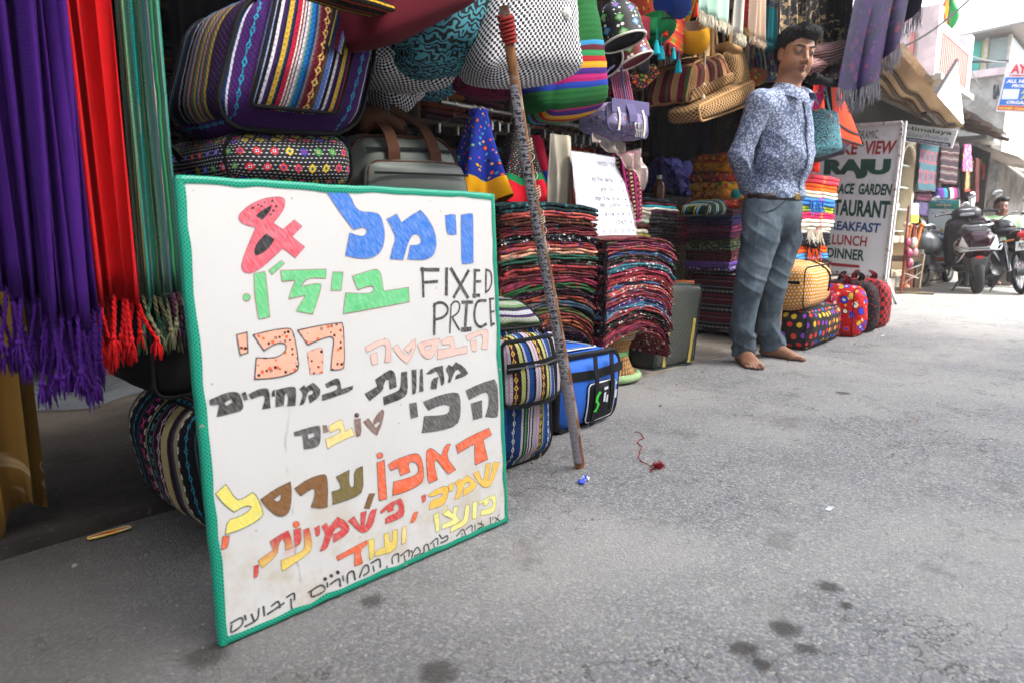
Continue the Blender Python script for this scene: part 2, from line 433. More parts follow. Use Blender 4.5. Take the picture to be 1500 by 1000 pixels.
# ================================================================ painted board
X0,X1,YB = .44,1.155,1.109
TH = .012
HB = .795;LEAN = math.atan(.045/.79)
bdir = np.array((0,math.sin(LEAN),math.cos(LEAN)));bn = np.array((0,-math.cos(LEAN),math.sin(LEAN)))
def BD(u,v,o=0.): return np.array((X0,YB,.004))+np.array((1,0,0))*u+bdir*v+bn*o
def bpx(x,y):     # photo point on the board face -> (u, v)
    r = np.array(ray(x,y));o = np.array((0,0,CAM_H));q = BD(0,0)
    t = ((q-o)@bn)/(r@bn);p = o+r*t-q;return p[0],p@bdir
W_ = X1-X0
board = thing('painted_board','large white hand painted Hebrew and English board with green dotted tape border in the foreground','sign board',((X0+X1)/2,YB,0))
def whiteboard(n):
    u,v,_ = UV(n).xyz();p = UV(n)
    c = mix(n,noise(n,p,6.,4.),'#dddbd7','#d2d0cd')
    dirt = (1-v.smooth(0.,.34))*noise(n,p,9.,6.,.65).smooth(.42,.68)
    c = mix(n,dirt*.7,c,'#bfae8e')
    wl = (u+noise(n,p,3.5,5.)*.12-.2-v*.05).abs()
    sc = (1-wl.smooth(.0008,.004))*noise(n,p,14.).smooth(.45,.6)*(1-v.smooth(.3,.42))
    c = mix(n,sc*.5,c,'#8d8478')
    sp = voro(n,p,34.);c = mix(n,(sp.lt(.07)*sp.col.xyz()[0].gt(.62))*.6,c,'#9b8a74')
    red = (1-(v-.135).abs().smooth(.0,.03))*noise(n,p,26.,4.).smooth(.48,.66)*(1-(u-.17).abs().smooth(.05,.12))
    c = mix(n,red*.6,c,'#e58c8c')
    return c,noise(n,p,5.,2.)*3+noise(n,p,40.,3.),.16
M_WB = mat('laminated_paper',whiteboard,.16,bs=.25,bd=.002,spec=.5)
mb = MB();mb.box((W_/2,HB/2,-TH/2),(W_-.004,HB-.004,TH))
mb.V = [np.array([BD(a,b,c) for a,b,c in V]) for V in mb.V]
mb.U = [np.stack([V0,V0],-1) if False else U for V0,U in zip([0],mb.U)]
mb = MB();nn = 30
uu,vv = np.meshgrid(np.linspace(.003,W_-.003,nn),np.linspace(.003,HB-.003,nn),indexing='ij')
fr = np.array([[BD(a,b,.0001*math.sin(a*19+b*7)) for a,b in zip(r1,r2)] for r1,r2 in zip(uu,vv)])
mb.grid(fr,uv=np.stack([uu,vv],-1));build(mb,'paper_face',M_WB,board)
mb = MB();q = [BD(.002,.002,-.002),BD(W_-.002,.002,-.002),BD(W_-.002,HB-.002,-.002),BD(.002,HB-.002,-.002)]
mb.slab(q,-bn*TH);build(mb,'backing_panel',plain('hardboard','#5a4028',.8),board,smooth=False)
def tapef(n):
    p = UV(n);u,v,_ = p.xyz()
    a = (u/.0072).frac();b = (v/.0062).frac();row = ((v/.0062).floor()*.5).frac()
    a2 = (u/.0072+row).frac()
    d = (((a2-.5)*.0072)*((a2-.5)*.0072)+((b-.5)*.0062)*((b-.5)*.0062)).sqrt()
    c = mix(n,noise(n,OC(n),12.,4.),'#0f9a7a','#1fa888')
    c = mix(n,1-d.smooth(.0013,.0020),c,'#062a22')
    wr = voro(n,OC(n),17.);c = mix(n,(noise(n,OC(n),40.,5.,.7).smooth(.66,.72)),c,'#b9ab98')
    return c,noise(n,OC(n),60.,3.)
M_TAPE = mat('dotted_tape',tapef,.35,bs=.3,bd=.002)
TW = .012
def tapeedge(u0,v0,u1,v1,seed):
    rs = np.random.RandomState(seed);m = MB();k = 60
    t = np.linspace(0,1,k);L = math.hypot(u1-u0,v1-v0)
    du,dv = (u1-u0)/L,(v1-v0)/L;nu,nv = -dv,du     # inward
    wob_ = np.interp(t,np.linspace(0,1,22),rs.normal(size=22)*.0018)
    prof = [(TW,.0012),(TW*.5,.0022),(.001,.0018),(-.0018,-.001),(-.0018,-TH-.002),(.001,-TH-.0042),(TW,-TH-.0036)]
    P = [];U = []
    for i,tt in enumerate(t):
        row = [];ur = []
        for j,(w,o) in enumerate(prof):
            ww = w+(wob_[i] if j < 1 else wob_[i]*.45)
            row.append(BD(u0+du*L*tt+nu*ww,v0+dv*L*tt+nv*ww,o));ur.append((L*tt,j*.0085))
        P.append(row);U.append(ur)
    m.grid(np.array(P),uv=np.array(U));return m
e_ = .0
for k,(a,b,c,d) in enumerate([(0,0,W_,0),(W_,0,W_,HB),(W_,HB,0,HB),(0,HB,0,0)]):
    build(tapeedge(a,b,c,d,k+1),'tape_border',M_TAPE,board,sharp=60)
# lettering, traced as flat print a hair above the paper
def inkf(c1,c2=None,vy=None,streak='#ffffff',k=.18):
    def f(n):
        p = UV(n);u,v,_ = p.xyz()
        s = noise(n,comb(n,u*1.3+v*.8,v*.35),160.,3.,.7)
        base = c1
        if c2: base = mix(n,(noise(n,p,10.)*.4+v*0+.3).clamp() if vy is None else 1-v.smooth(vy[0],vy[1]),c1,c2)
        c = mix(n,s.smooth(.35,.75)*k,base,streak)
        return mix(n,noise(n,p,30.,3.).smooth(.5,.8)*.18,c,'#303030')
    return f
def ink(name,*a,**k): return mat('ink_'+name,inkf(*a,**k),.22,spec=.5)
def dotink(n):
    p = UV(n);a = voro(n,p,95.,.75);b = voro(n,comb(n,p.xyz()[0]+.3,p.xyz()[1]+.1),80.,.8)
    c = mix(n,noise(n,p,40.),'#f5c3ab','#f0a588');c = mix(n,b.lt(.28),c,'#f2683c')
    ring = a.lt(.27)*(1-a.lt(.13)*a.col.xyz()[0].gt(.5));return mix(n,ring,c,'#1d1718')
INK = dict(red=ink('rose','#d9455c','#e56a75'),blk=ink('black','#201f21',k=.1),blue=ink('blue','#2367c8','#3b82d8'),green=ink('green','#35b463','#7fd894'),
    pink=ink('pink','#f0b9a8','#edc9bd'),dark=ink('dark','#2d2829','#3a2f2b',k=.2),dot=mat('ink_dots',dotink,.22),grey=ink('grey','#474446','#5a554f'),
    tan=ink('tan','#8a6a60','#7b5f58'),yel=ink('yellow','#ead94a','#efe26a',k=.25),cream=ink('cream','#f3d574','#f5dd8c',k=.3),org=ink('orange','#e8502a','#f07030'),amb=ink('amber','#f2b72c','#f5c84e',k=.2),
    brn=ink('brown','#7a4226','#8f6a2c',k=.08),olv=ink('olive','#6b5a28','#84743c',k=.08),rb=ink('red','#cf2f33','#d8433e'),grad=ink('red_to_yellow','#cc2f30','#eed05a',(.10,.16)),
    py=ink('pale_yellow','#ece683','#f0e88e',k=.2),mag=ink('line','#a0394e'),ink=ink('line_dark','#2b2530'))
class CR:
    def __init__(s,x,y,k): s.x = x;s.y = y;s.k = k
    def __call__(s,p): return bpx(s.x+p[0]/s.k,s.y+p[1]/s.k)
A_,B_,C_ = CR(340,270,5),CR(470,270,5.77),CR(490,370,5.884)
D_,E_,F_,G_,H_,I_ = CR(300,460,6.25),CR(420,520,4.6875),CR(310,640,6),CR(530,620,6.25),CR(320,740,5),CR(560,740,7.895)
def soft(pl,it=1):      # corner-keeping smoothing: cut only the blunt corners
    P = [np.array(p,float) for p in pl]
    for _ in range(it):
        Q = [];m = len(P)
        for i in range(m):
            a,b,c = P[i-1],P[i],P[(i+1) % m];d1 = (b-a)/(np.linalg.norm(b-a)+1e-9);d2 = (c-b)/(np.linalg.norm(c-b)+1e-9)
            if d1@d2 > .35: Q += [b*.75+a*.25,b*.75+c*.25]
            else: Q.append(b)
        P = Q
    return [tuple(p) for p in P]
zlev = [0.0006]
def letter(c,pl,ink_,holes=(),line=None,lw=.0011,sm=2,o=None):
    m = MB();zlev[0] += 2e-6;z = zlev[0] if o is None else o
    pts = [c(p) for p in soft(pl,sm)];hs = [[c(p) for p in soft(h,1)] for h in holes]
    uv = np.array([p for l in [pts]+hs for p in l])
    m.poly([BD(a,b,z) for a,b in pts],[[BD(a,b,z) for a,b in h] for h in hs],uv=uv)
    if line:
        for l in [pts]+hs:
            k = len(l)
            for i in range(k):
                a,b = np.array(l[i]),np.array(l[(i+1) % k]);d = b-a;L = np.linalg.norm(d)
                if L < 1e-6: continue
                d /= L;nn_ = np.array((-d[1],d[0]))*lw/2;a = a-d*lw*.4;b = b+d*lw*.4
                q = np.array([a-nn_,b-nn_,b+nn_,a+nn_])
                m.add([BD(x,y,z+.00006+i*2e-7) for x,y in q],[0,1,2,3],q[None],mi=1)
    mats = [INK[ink_]]+([INK[line]] if line else [])
    return build(m,'letter',mats,board,smooth=False,weld=False)
def circ(cx,cy,r,n=12,ry=None): return [(cx+r*math.cos(i*2*PI/n),cy+(ry or r)*math.sin(i*2*PI/n)) for i in range(n)]
def stroke(c,pts,w):
    P = np.array([c(p) for p in pts]);k = 1./c.k*.00105
    return P,w*k
def strokes(c,lst,ink_,curve=True):
    """one handwritten character: brush strokes of given width"""
    m = MB();zlev[0] += 4e-6
    for i,(pts,w) in enumerate(lst):
        P,ww = stroke(c,pts,w);ww = ww*1.15
        if curve and len(P) > 2: P = spline(np.c_[P,np.zeros(len(P))],5)[:,:2]
        T = np.gradient(P,axis=0);T /= np.linalg.norm(T,axis=1)[:,None]+1e-9;N = np.c_[-T[:,1],T[:,0]]*ww/2
        P[0] -= T[0]*ww*.15;P[-1] += T[-1]*ww*.15
        z = zlev[0]+i*1e-6
        g = np.array([[BD(*(p-q_),z),BD(*(p+q_),z)] for p,q_ in zip(P,N)]);uv = np.array([[p-q_,p+q_] for p,q_ in zip(P,N)])
        m.grid(g,uv=uv)
    return build(m,'letter',INK[ink_],board,smooth=False,weld=False)
L = letter
L(A_,[(45,240),(60,210),(130,150),(230,105),(330,92),(375,100),(388,130),(380,175),(350,225),(300,285),(372,333),(455,262),(510,308),(437,385),(530,460),(462,540),(370,470),(280,555),(190,630),(130,655),(85,645),(65,610),(80,540),(115,450),(172,318),(100,300),(55,275)],'red',line='mag')
for pl in ([(172,232),(205,200),(290,152),(285,190),(220,265)],[(250,360),(310,405),(270,470),(210,515),(170,525),(158,500),(170,450),(205,400)]): L(A_,pl,'blk')
for x,y,r in ((150,175,12),(190,152,8),(235,135,8),(293,125,11),(322,163,11),(300,195,11),(282,223,9),(213,163,9)): L(A_,circ(x,y,r,7),'blk',sm=0)
for i in range(11):
    x = 85+i*31;y = 235+i*15.5;strokes(A_,[([(x-10,y-8),(x+4,y-12),(x+12,y),(x+4,y+12),(x-4,y+4)],2.2)],'ink')
L(B_,[(50,75),(110,55),(235,60),(302,232),(440,237),(495,255),(520,310),(543,420),(525,540),(480,600),(400,632),(300,628),(205,605),(240,410),(330,440),(370,435),(388,400),(375,372),(340,365),(275,388),(190,280),(120,180)],'blue',line='tan',lw=.0008)
L(B_,[(555,297),(640,250),(680,325),(760,265),(842,218),(900,285),(950,370),(978,470),(970,560),(935,620),(860,645),(728,637),(752,517),(820,515),(848,490),(835,440),(800,420),(765,440),(735,500),(693,642),(583,632),(600,545),(633,460),(600,380)],'blue',line='tan',lw=.0008)
L(B_,[(1048,265),(1110,253),(1138,262),(1145,425),(1095,432),(1060,415)],'blue',line='tan',lw=.0008)
L(B_,[(1183,260),(1270,245),(1288,255),(1288,665),(1200,680),(1185,660)],'blue',line='tan',lw=.0008)
for pl in (circ(105,828,28),[(158,655),(238,638),(248,680),(275,970),(205,992),(190,975),(165,820)],[(265,633),(360,558),(383,580),(290,665)],
           [(352,632),(688,622),(685,692),(550,685),(505,748),(640,722),(657,745),(590,953),(468,930),(535,815),(412,842),(425,790),(460,705),(365,712)],[(737,643),(812,645),(798,778),(722,780)]): L(A_,pl,'green',line='mag',sm=1)
L(C_,[(150,205),(345,140),(385,155),(405,205),(422,333),(637,300),(645,425),(250,500),(72,530),(95,348),(270,355),(320,345),(342,310),(330,290),(270,295),(200,325)],'green',line='mag')
for s in ([([(757,130),(765,385)],32),([(740,148),(900,150)],38),([(765,260),(888,250)],32)],[([(965,135),(962,368)],42)],[([(1000,135),(1150,392)],42),([(1155,155),(1025,390)],38)],
          [([(1210,145),(1205,390)],36),([(1200,155),(1252,155)],28),([(1215,252),(1260,248)],30),([(1190,372),(1250,370)],38)],[([(1305,140),(1303,350)],26),([(1300,148),(1340,165),(1353,215),(1350,270),(1330,320),(1300,345)],24)],
          [([(860,440),(858,710)],34),([(850,470),(880,438),(930,435),(970,470),(970,520),(930,560),(870,578)],30)],[([(1003,450),(993,695)],22),([(1000,460),(1030,425),(1065,430),(1078,470),(1060,520),(1010,560)],22),([(1015,565),(1075,668)],26)],
          [([(1095,430),(1190,428)],38),([(1138,430),(1122,680)],42),([(1092,665),(1175,660)],50)],[([(1305,415),(1240,420),(1212,470),(1205,560),(1225,620),(1260,640),(1308,615)],34)],[([(1338,395),(1350,635)],30),([(1330,402),(1372,398)],26),([(1350,510),(1374,508)],26),([(1350,622),(1376,612)],30)]):
    strokes(C_,s,'dark')
for pl,h in (([(258,812),(340,770),(430,742),(470,755),(487,800),(480,940),(430,945),(445,850),(435,795),(400,790),(280,858)],()),([(308,878),(362,855),(370,958),(320,965)],()),
    ([(500,815),(540,788),(575,845),(618,885),(650,870),(668,820),(628,862),(596,830),(650,770),(695,742),(700,790),(685,850),(655,915),(628,955),(570,915),(530,865)],()),
    ([(712,790),(760,765),(907,738),(885,820),(860,880),(820,915),(780,908),(740,865)],([(770,815),(835,790),(830,820),(805,840),(785,835)],)),
    ([(915,760),(1000,718),(1025,735),(1040,825),(1138,802),(1142,862),(1000,890),(882,920),(890,830),(985,825),(1000,800),(985,785),(930,795)],()),
    ([(1130,718),(1220,680),(1305,658),(1328,680),(1315,832),(1260,825),(1280,760),(1270,710),(1240,710),(1145,762)],()),([(1168,765),(1220,752),(1222,845),(1185,850)],())): L(C_,pl,'pink',h,line='tan',lw=.0007,sm=1)
for pl in ([(290,190),(385,165),(392,350),(323,372)],[(443,190),(600,150),(750,128),(795,140),(820,210),(845,350),(860,490),(820,530),(720,565),(600,585),(455,592),(470,398),(570,400),(650,395),(720,355),(745,315),(740,275),(700,260),(640,270),(540,332)],
           [(848,148),(1000,115),(1160,88),(1255,80),(1270,140),(1280,480),(1240,505),(1152,510),(1165,350),(1182,240),(1160,205),(1100,215),(940,280)]): L(D_,pl,'dot',line='ink',lw=.0022,sm=1)
L(D_,[(935,350),(1000,320),(1060,303),(1082,320),(1078,535),(965,548)],'dot',line='mag',lw=.0007,sm=1)
for pl,h in (([(40,780),(200,710),(300,705),(330,750),(352,830),(345,870),(300,890),(107,938),(128,825),(48,830)],([(180,805),(240,770),(255,800),(195,835)],)),([(332,722),(372,703),(395,775),(360,790)],()),
    ([(397,730),(480,685),(560,670),(590,690),(600,855),(520,868),(548,780),(545,745),(520,738),(425,775)],()),([(612,700),(642,685),(640,745),(610,755)],()),([(650,690),(740,665),(815,658),(838,680),(828,835),(752,838),(765,760),(750,720),(730,730),(722,830),(645,848)],()),
    ([(862,683),(908,643),(922,665),(990,622),(1030,655),(1062,695),(1040,760),(960,815),(942,742),(985,725),(995,700),(970,690),(935,720),(912,820),(862,832),(890,760),(895,715)],()),
    ([(1098,635),(1160,600),(1210,580),(1235,600),(1250,680),(1357,648),(1352,695),(1200,750),(1075,790),(1068,735),(1205,690),(1215,655),(1190,640),(1120,672)],())): L(D_,pl,'dark',h,sm=1)
for pl in ([(533,262),(620,210),(605,165),(690,105),(720,97),(745,125),(755,215),(705,235),(700,170),(680,165),(665,200),(660,240),(568,313)],[(785,115),(825,108),(832,250),(800,295),(665,342),(660,285),(745,250),(780,230)],
    [(855,100),(890,95),(890,255),(862,268)],[(915,95),(932,90),(938,245),(908,252)],[(955,125),(1000,85),(1070,68),(1085,190),(1060,210),(1050,150),(1030,108),(975,132)],[(995,160),(1040,145),(1028,230),(985,230)],
    [(1088,95),(1112,62),(1135,75),(1160,45),(1215,75),(1245,120),(1220,145),(1155,165),(1160,135),(1195,120),(1175,95),(1150,110),(1125,185),(1103,187),(1115,140)]): L(E_,pl,'dark',sm=1)
for pl in ([(1225,240),(1330,190),(1425,162),(1450,210),(1455,410),(1430,430),(1360,420),(1385,340),(1385,270),(1360,248),(1250,305)],[(1262,330),(1340,305),(1342,425),(1280,445)],
    [(935,318),(1050,270),(1165,248),(1190,280),(1195,400),(1170,480),(1060,515),(925,533),(942,415),(1060,410),(1110,395),(1120,350),(1090,335),(1040,345),(970,378)],[(840,330),(890,320),(902,420),(852,435)]): L(E_,pl,'grey',sm=1)
L(E_,[(45,525),(215,475),(232,490),(232,600),(200,630),(118,645),(105,545),(52,555)],'grey',([(145,540),(185,530),(190,555),(147,570)],),sm=1)
for pl,k in (([(245,480),(272,478),(285,522),(250,530)],'tan'),([(285,487),(350,445),(378,440),(402,522),(445,495),(465,548),(360,590),(280,640),(263,572),(340,545),(370,520),(360,500),(300,530)],'cream'),([(462,440),(505,430),(512,545),(480,560),(470,520)],'tan'),
    (circ(480,410,16),'dark'),([(525,455),(558,430),(610,498),(640,465),(632,450),(600,475),(588,455),(625,395),(655,370),(670,385),(655,460),(620,548),(580,520)],'tan')): L(E_,pl,k,line='brn',lw=.0007,sm=1)
for pl,k,c,h in (([(858,195),(1000,110),(1160,38),(1188,100),(1110,145),(1152,325),(1035,378),(1030,180),(880,272)],'org',G_,()),([(585,260),(610,225),(645,225),(722,290),(765,188),(812,182),(770,300),(858,420),(790,462),(680,325),(660,370),(692,510),(615,547),(597,480)],'org',G_,()),
    ([(238,375),(300,330),(480,265),(530,285),(560,370),(568,520),(500,575),(380,630),(280,655),(288,530),(440,490),(510,455),(522,400),(490,350),(450,345),(422,370),(440,440),(350,475),(335,400),(262,428)],'org',G_,()),([(137,355),(205,330),(228,685),(155,703)],'org',G_,()),(circ(163,290,28),'org',G_,()),
    ([(1383,493),(1433,493),(1385,625),(1338,620)],'brn',F_,()),([(1092,345),(1208,285),(1203,400),(1225,440),(1255,425),(1250,285),(1325,252),(1333,470),(1250,530),(1065,588),(1055,475),(1130,455),(1135,420)],'olv',F_,()),
    ([(727,447),(850,360),(985,318),(1010,340),(1020,430),(1015,610),(960,622),(872,610),(905,520),(905,450),(870,450),(783,512)],'brn',F_,()),([(428,543),(560,450),(690,388),(702,470),(693,610),(665,675),(600,695),(550,675),(480,610)],'brn',F_,([(540,545),(610,490),(608,545),(570,568)],)),
    ([(32,495),(122,410),(215,548),(270,540),(360,480),(400,520),(455,660),(440,700),(350,760),(250,810),(118,852),(140,722),(230,700),(320,650),(348,610),(325,597),(270,610),(197,657),(110,590)],'yel',F_,()),([(95,870),(155,860),(140,970),(85,985)],'org',F_,())): L(c,pl,k,h,line='ink',lw=.0012,sm=1)
for pl,k,c in (([(1015,455),(1068,428),(1095,510),(1118,500),(1135,365),(1180,355),(1150,520),(1165,510),(1205,345),(1260,355),(1190,560),(1130,588),(1080,560)],'amb',G_),([(848,538),(890,500),(905,520),(960,470),(1020,510),(1055,555),(1030,600),(925,665),(930,590),(975,575),(990,540),(965,530),(935,560),(893,685),(845,688),(880,590)],'amb',G_),
    ([(790,560),(835,535),(842,600),(800,625)],'amb',G_),([(597,655),(690,590),(770,563),(795,590),(780,690),(740,750),(612,787),(630,700),(720,670),(740,640),(715,635),(645,670)],'amb',G_),([(543,660),(582,640),(588,700),(555,725)],'rb',G_),
    ([(165,800),(240,730),(350,680),(380,720),(392,830),(330,875),(212,915),(212,855),(300,820),(340,790),(335,740),(310,730),(285,760),(290,790),(240,812),(230,780),(175,822)],'rb',G_),([(470,808),(513,803),(485,900),(443,905)],'org',G_),
    ([(1200,730),(1250,690),(1300,775),(1310,770),(1308,660),(1360,645),(1340,775),(1355,770),(1390,640),(1450,625),(1420,760),(1370,825),(1330,838),(1280,815)],'rb',F_),([(963,780),(1005,748),(1030,785),(1105,697),(1170,730),(1215,790),(1190,850),(1072,922),(1065,850),(1125,825),(1140,795),(1115,780),(1075,810),(1040,900),(1010,980),(950,1000),(985,900),(1000,840)],'rb',F_),
    ([(902,795),(945,770),(955,850),(920,870)],'rb',F_),([(620,175),(662,160),(688,290),(660,350),(465,480),(455,400),(600,340),(635,300)],'grad',H_),([(548,175),(600,160),(608,270),(560,300)],'rb',H_),(circ(568,135,24),'org',H_),
    ([(375,260),(440,215),(510,178),(530,230),(545,300),(490,325),(485,250),(465,240),(440,280),(430,360),(318,455),(290,400),(400,320)],'grad',H_),([(258,440),(292,430),(290,515),(258,530)],'rb',H_),
    ([(1345,155),(1372,148),(1378,260),(1338,285)],'cream',H_),([(1212,205),(1245,195),(1255,265),(1270,262),(1275,180),(1308,170),(1310,290),(1270,340),(1145,370),(1150,325),(1215,300)],'grad',H_),([(1095,250),(1140,238),(1140,380),(1105,398)],'grad',H_),
    ([(860,370),(1085,250),(1090,285),(1035,320),(1055,420),(995,445),(995,340),(872,402)],'org',H_),
    ([(1065,720),(1130,680),(1215,645),(1230,680),(1222,790),(1190,820),(1085,842),(1090,790),(1170,770),(1200,740),(1190,690),(1165,685),(1155,740),(1118,757),(1115,720),(1075,735)],'py',G_),([(1012,718),(1055,705),(1050,865),(1008,872)],'py',G_),
    ([(945,745),(985,732),(975,880),(940,930),(810,995),(808,940),(900,900),(935,860)],'py',G_),([(735,830),(790,780),(830,820),(842,760),(880,755),(855,830),(900,880),(870,915),(730,965),(733,915),(820,885),(830,870)],'py',G_),
    ([(730,820),(765,750),(782,752),(745,825)],'py',G_),([(653,835),(703,808),(715,965),(680,1000)],'py',G_)): L(c,pl,k,line='olv' if k in ('py','grad') else 'brn',lw=.0008,sm=1)
for s in ([([(85,860),(165,820),(170,870),(95,925),(95,870)],15)],[([(190,800),(200,835)],15)],[([(240,790),(262,850)],15),([(295,750),(280,830),(190,885)],15)],[([(328,735),(335,805)],17)],[([(385,735),(435,700),(450,745)],15),([(355,795),(480,710)],17)],
    [([(495,670),(550,640),(555,690)],15),([(528,680),(538,780)],15)],[([(655,635),(750,580),(775,620),(685,665),(680,620)],15)],[([(795,560),(797,595)],15)],[([(815,575),(880,535),(892,590)],17)],[([(908,510),(915,550)],15)],[([(945,565),(945,500),(985,480),(1000,540)],18)],
    [([(1030,525),(1060,450),(1090,435),(1098,480),(1060,510)],17)],[([(1115,420),(1175,390),(1185,450)],18),([(1130,440),(1140,480)],15)],[([(1235,440),(1230,475)],12)]): strokes(H_,s,'dark')
for x,y in ((780,535),(825,512),(872,487)): L(H_,circ(x,y,15,9),'dark',sm=0)
for s in ([([(115,670),(115,590),(180,555),(185,650)],26)],[([(205,580),(300,510),(305,585)],22),([(250,570),(265,655)],22)],[([(325,515),(350,540)],20),([(335,600),(360,530),(400,480),(430,510),(430,550),(365,580)],22)],[([(430,570),(480,530),(480,470),(520,445),(540,515)],24)],
    [([(550,440),(630,375),(640,450)],25),([(590,430),(600,480)],22)],[([(655,330),(690,375),(745,345),(750,390),(670,430)],25)],[([(855,350),(930,270),(960,340)],22)],[([(960,275),(1030,225),(1035,300)],20)],[([(1070,215),(1068,285)],20)],[([(1100,200),(1170,225),(1095,270)],21),([(1150,170),(1140,205)],18)],
    [([(1245,130),(1250,225)],20)],[([(1275,125),(1275,160)],16)],[([(1295,130),(1360,175)],20),([(1350,95),(1300,195)],18)],[([(50,690),(48,745)],16)]): strokes(I_,s,'dark')
for x,y in ((918,325),(922,353)): L(I_,circ(x,y,9,8),'dark',sm=0)
# ================================================================ fabric patterns
def stripes(name,spec,motifs=(),axis=0,off=0.,weave_s=420.,dark='#16141a',rough=.92,wk=.45,warp=.004):
    tot = sum(w for w,c in spec);stops = [];a = 0.
    for w,c in spec: stops.append((a/tot,c));a += w
    def f(n):
        uv = UV(n).xyz();nz = noise(n,UV(n),9.,2.)
        u = uv[axis]+off+(nz-.5)*warp;v = uv[1-axis]+(nz-.5)*warp
        t = (u/tot).frac();c = ramp(n,t,stops)
        ck = ((u*weave_s).sin()*(v*weave_s*1.1).sin());fl = noise(n,comb(n,u*260.,v*520.),1.,2.)
        c = mix(n,ck.gt(.35)*wk*fl.smooth(.3,.6),c,dark)
        for (u0,hw,per,col,kind) in motifs:
            du = ((t*tot-u0).abs())/hw;q = (v/per).frac();dv = ((q-.5).abs())*2/(.78 if kind != 'x' else .7)
            if kind == 'ring': d = du+dv*.95;k = d.lt(1.)*d.gt(.42)+ (du.lt(.22)*dv.gt(.75)*dv.lt(1.25))
            elif kind == 'x': k = ((du-dv).abs().lt(.32))*du.lt(1.)*dv.lt(1.)
            elif kind == 'dash': k = du.lt(1.)*dv.lt(.6)
            else: k = (du+dv).lt(1.)
            c = mix(n,k.clamp()*ck.lt(.6),c,col)
        c = mix(n,fl.smooth(.35,.8)*.22,c,'#efe8e0' if rough < .5 else dark)
        return c,ck*.6+fl*.5
    return mat(name,f,rough,spec=.15,bs=.6,bd=.0016)
def checks(name,a,b,s=.0075,wob_=.0022):
    def f(n):
        p = UV(n);nz = noise(n,p,22.,3.);u,v,_ = p.xyz()
        u = u+(nz-.5)*wob_*3;v = v+(nz.col.xyz()[1]-.5)*wob_*3
        k = (((u/s).floor()+(v/s).floor())*.5).frac().gt(.25)
        c = mix(n,k,a,b);c = mix(n,noise(n,p,160.,2.).smooth(.4,.8)*.3,c,'#6d6a6c')
        return c,noise(n,p,250.,2.)
    return mat(name,f,.8,spec=.2,bs=.4,bd=.001)
def dots(name,bg,cols,s=.02,r=.3,rnd=0.,stagger=True,el=1.):
    def f(n):
        p = UV(n);u,v,_ = p.xyz();row = (v/s).floor()
        uu = u/s+(row*.5).frac()*1. if stagger else u/s
        ci = uu.floor();a = uu.frac()-.5;b = (v/s).frac()-.5
        h1 = (ci*.731+row*1.37).hash();h2 = (ci*1.131+row*.57).hash(1.)
        if rnd: a = a+(h1-.5)*rnd;b = b+(h2-.5)*rnd
        d = (a*a*el+b*b).sqrt()+(noise(n,p,60.)-.5)*.04
        col = pick(n,h2,cols) if len(cols) > 1 else cols[0]
        c = mix(n,1-d.smooth(r-.03,r+.03),bg,col)
        c = mix(n,noise(n,p,30.,3.)*.25,c,'#5b5048')
        return c,noise(n,p,220.,2.)
    return mat(name,f,.8,spec=.25,bs=.35,bd=.001)
def floral(name,bg,pal,s=26.,thr=.36,bg2=None,dark='#120f14',oc=False,m2=1.9):
    """scattered blossoms: petals around cell centres, leaf flecks between"""
    def f(n):
        p = OC(n) if oc else UV(n)
        if oc:
            oi = n.node('ShaderNodeObjectInfo');x = n.node('ShaderNodeVectorMath');x.operation = 'ADD'
            n.t.links.new(p.o,x.inputs[0]);rr = E(n,oi.outputs['Random'])*37.;n.t.links.new(comb(n,rr,rr*1.7,rr*.6).o,x.inputs[1]);p = E(n,x.outputs[0])
        w = noise(n,p,s*1.4,2.);ww = n.node('ShaderNodeVectorMath');ww.operation = 'MULTIPLY_ADD'
        n.t.links.new(w.col.o,ww.inputs[0]);ww.inputs[1].default_value = (.35/s,)*3;n.t.links.new(p.o,ww.inputs[2]);q = E(n,ww.outputs[0])
        a = voro(n,q,s,.85);b = voro(n,q,s*m2,1.)
        c = bg if bg2 is None else mix(n,noise(n,p,s*.5,2.).smooth(.45,.55),bg,bg2)
        c = mix(n,b.lt(.26),c,pick(n,b.col.xyz()[1],pal[::-1]))
        c = mix(n,a.lt(thr),c,pick(n,a.col.xyz()[0],pal))
        c = mix(n,a.lt(thr*.38),c,pick(n,a.col.xyz()[2],pal[1:]+pal[:1]))
        c = mix(n,(a-thr).abs().lt(.03),c,dark)
        c = mix(n,noise(n,p,190.,2.).smooth(.4,.8)*.35,c,dark)
        return c,noise(n,p,260.,2.)+a*.3
    return mat(name,f,.88,spec=.18,bs=.4,bd=.0012)
M_BLK = cloth('black_webbing','#121214',.3,.7,1500.)
M_BLKM = plain('black_plastic','#0d0d0e',.4)
M_ZIP = plain('zip_metal','#8d8e92',.35,.9)
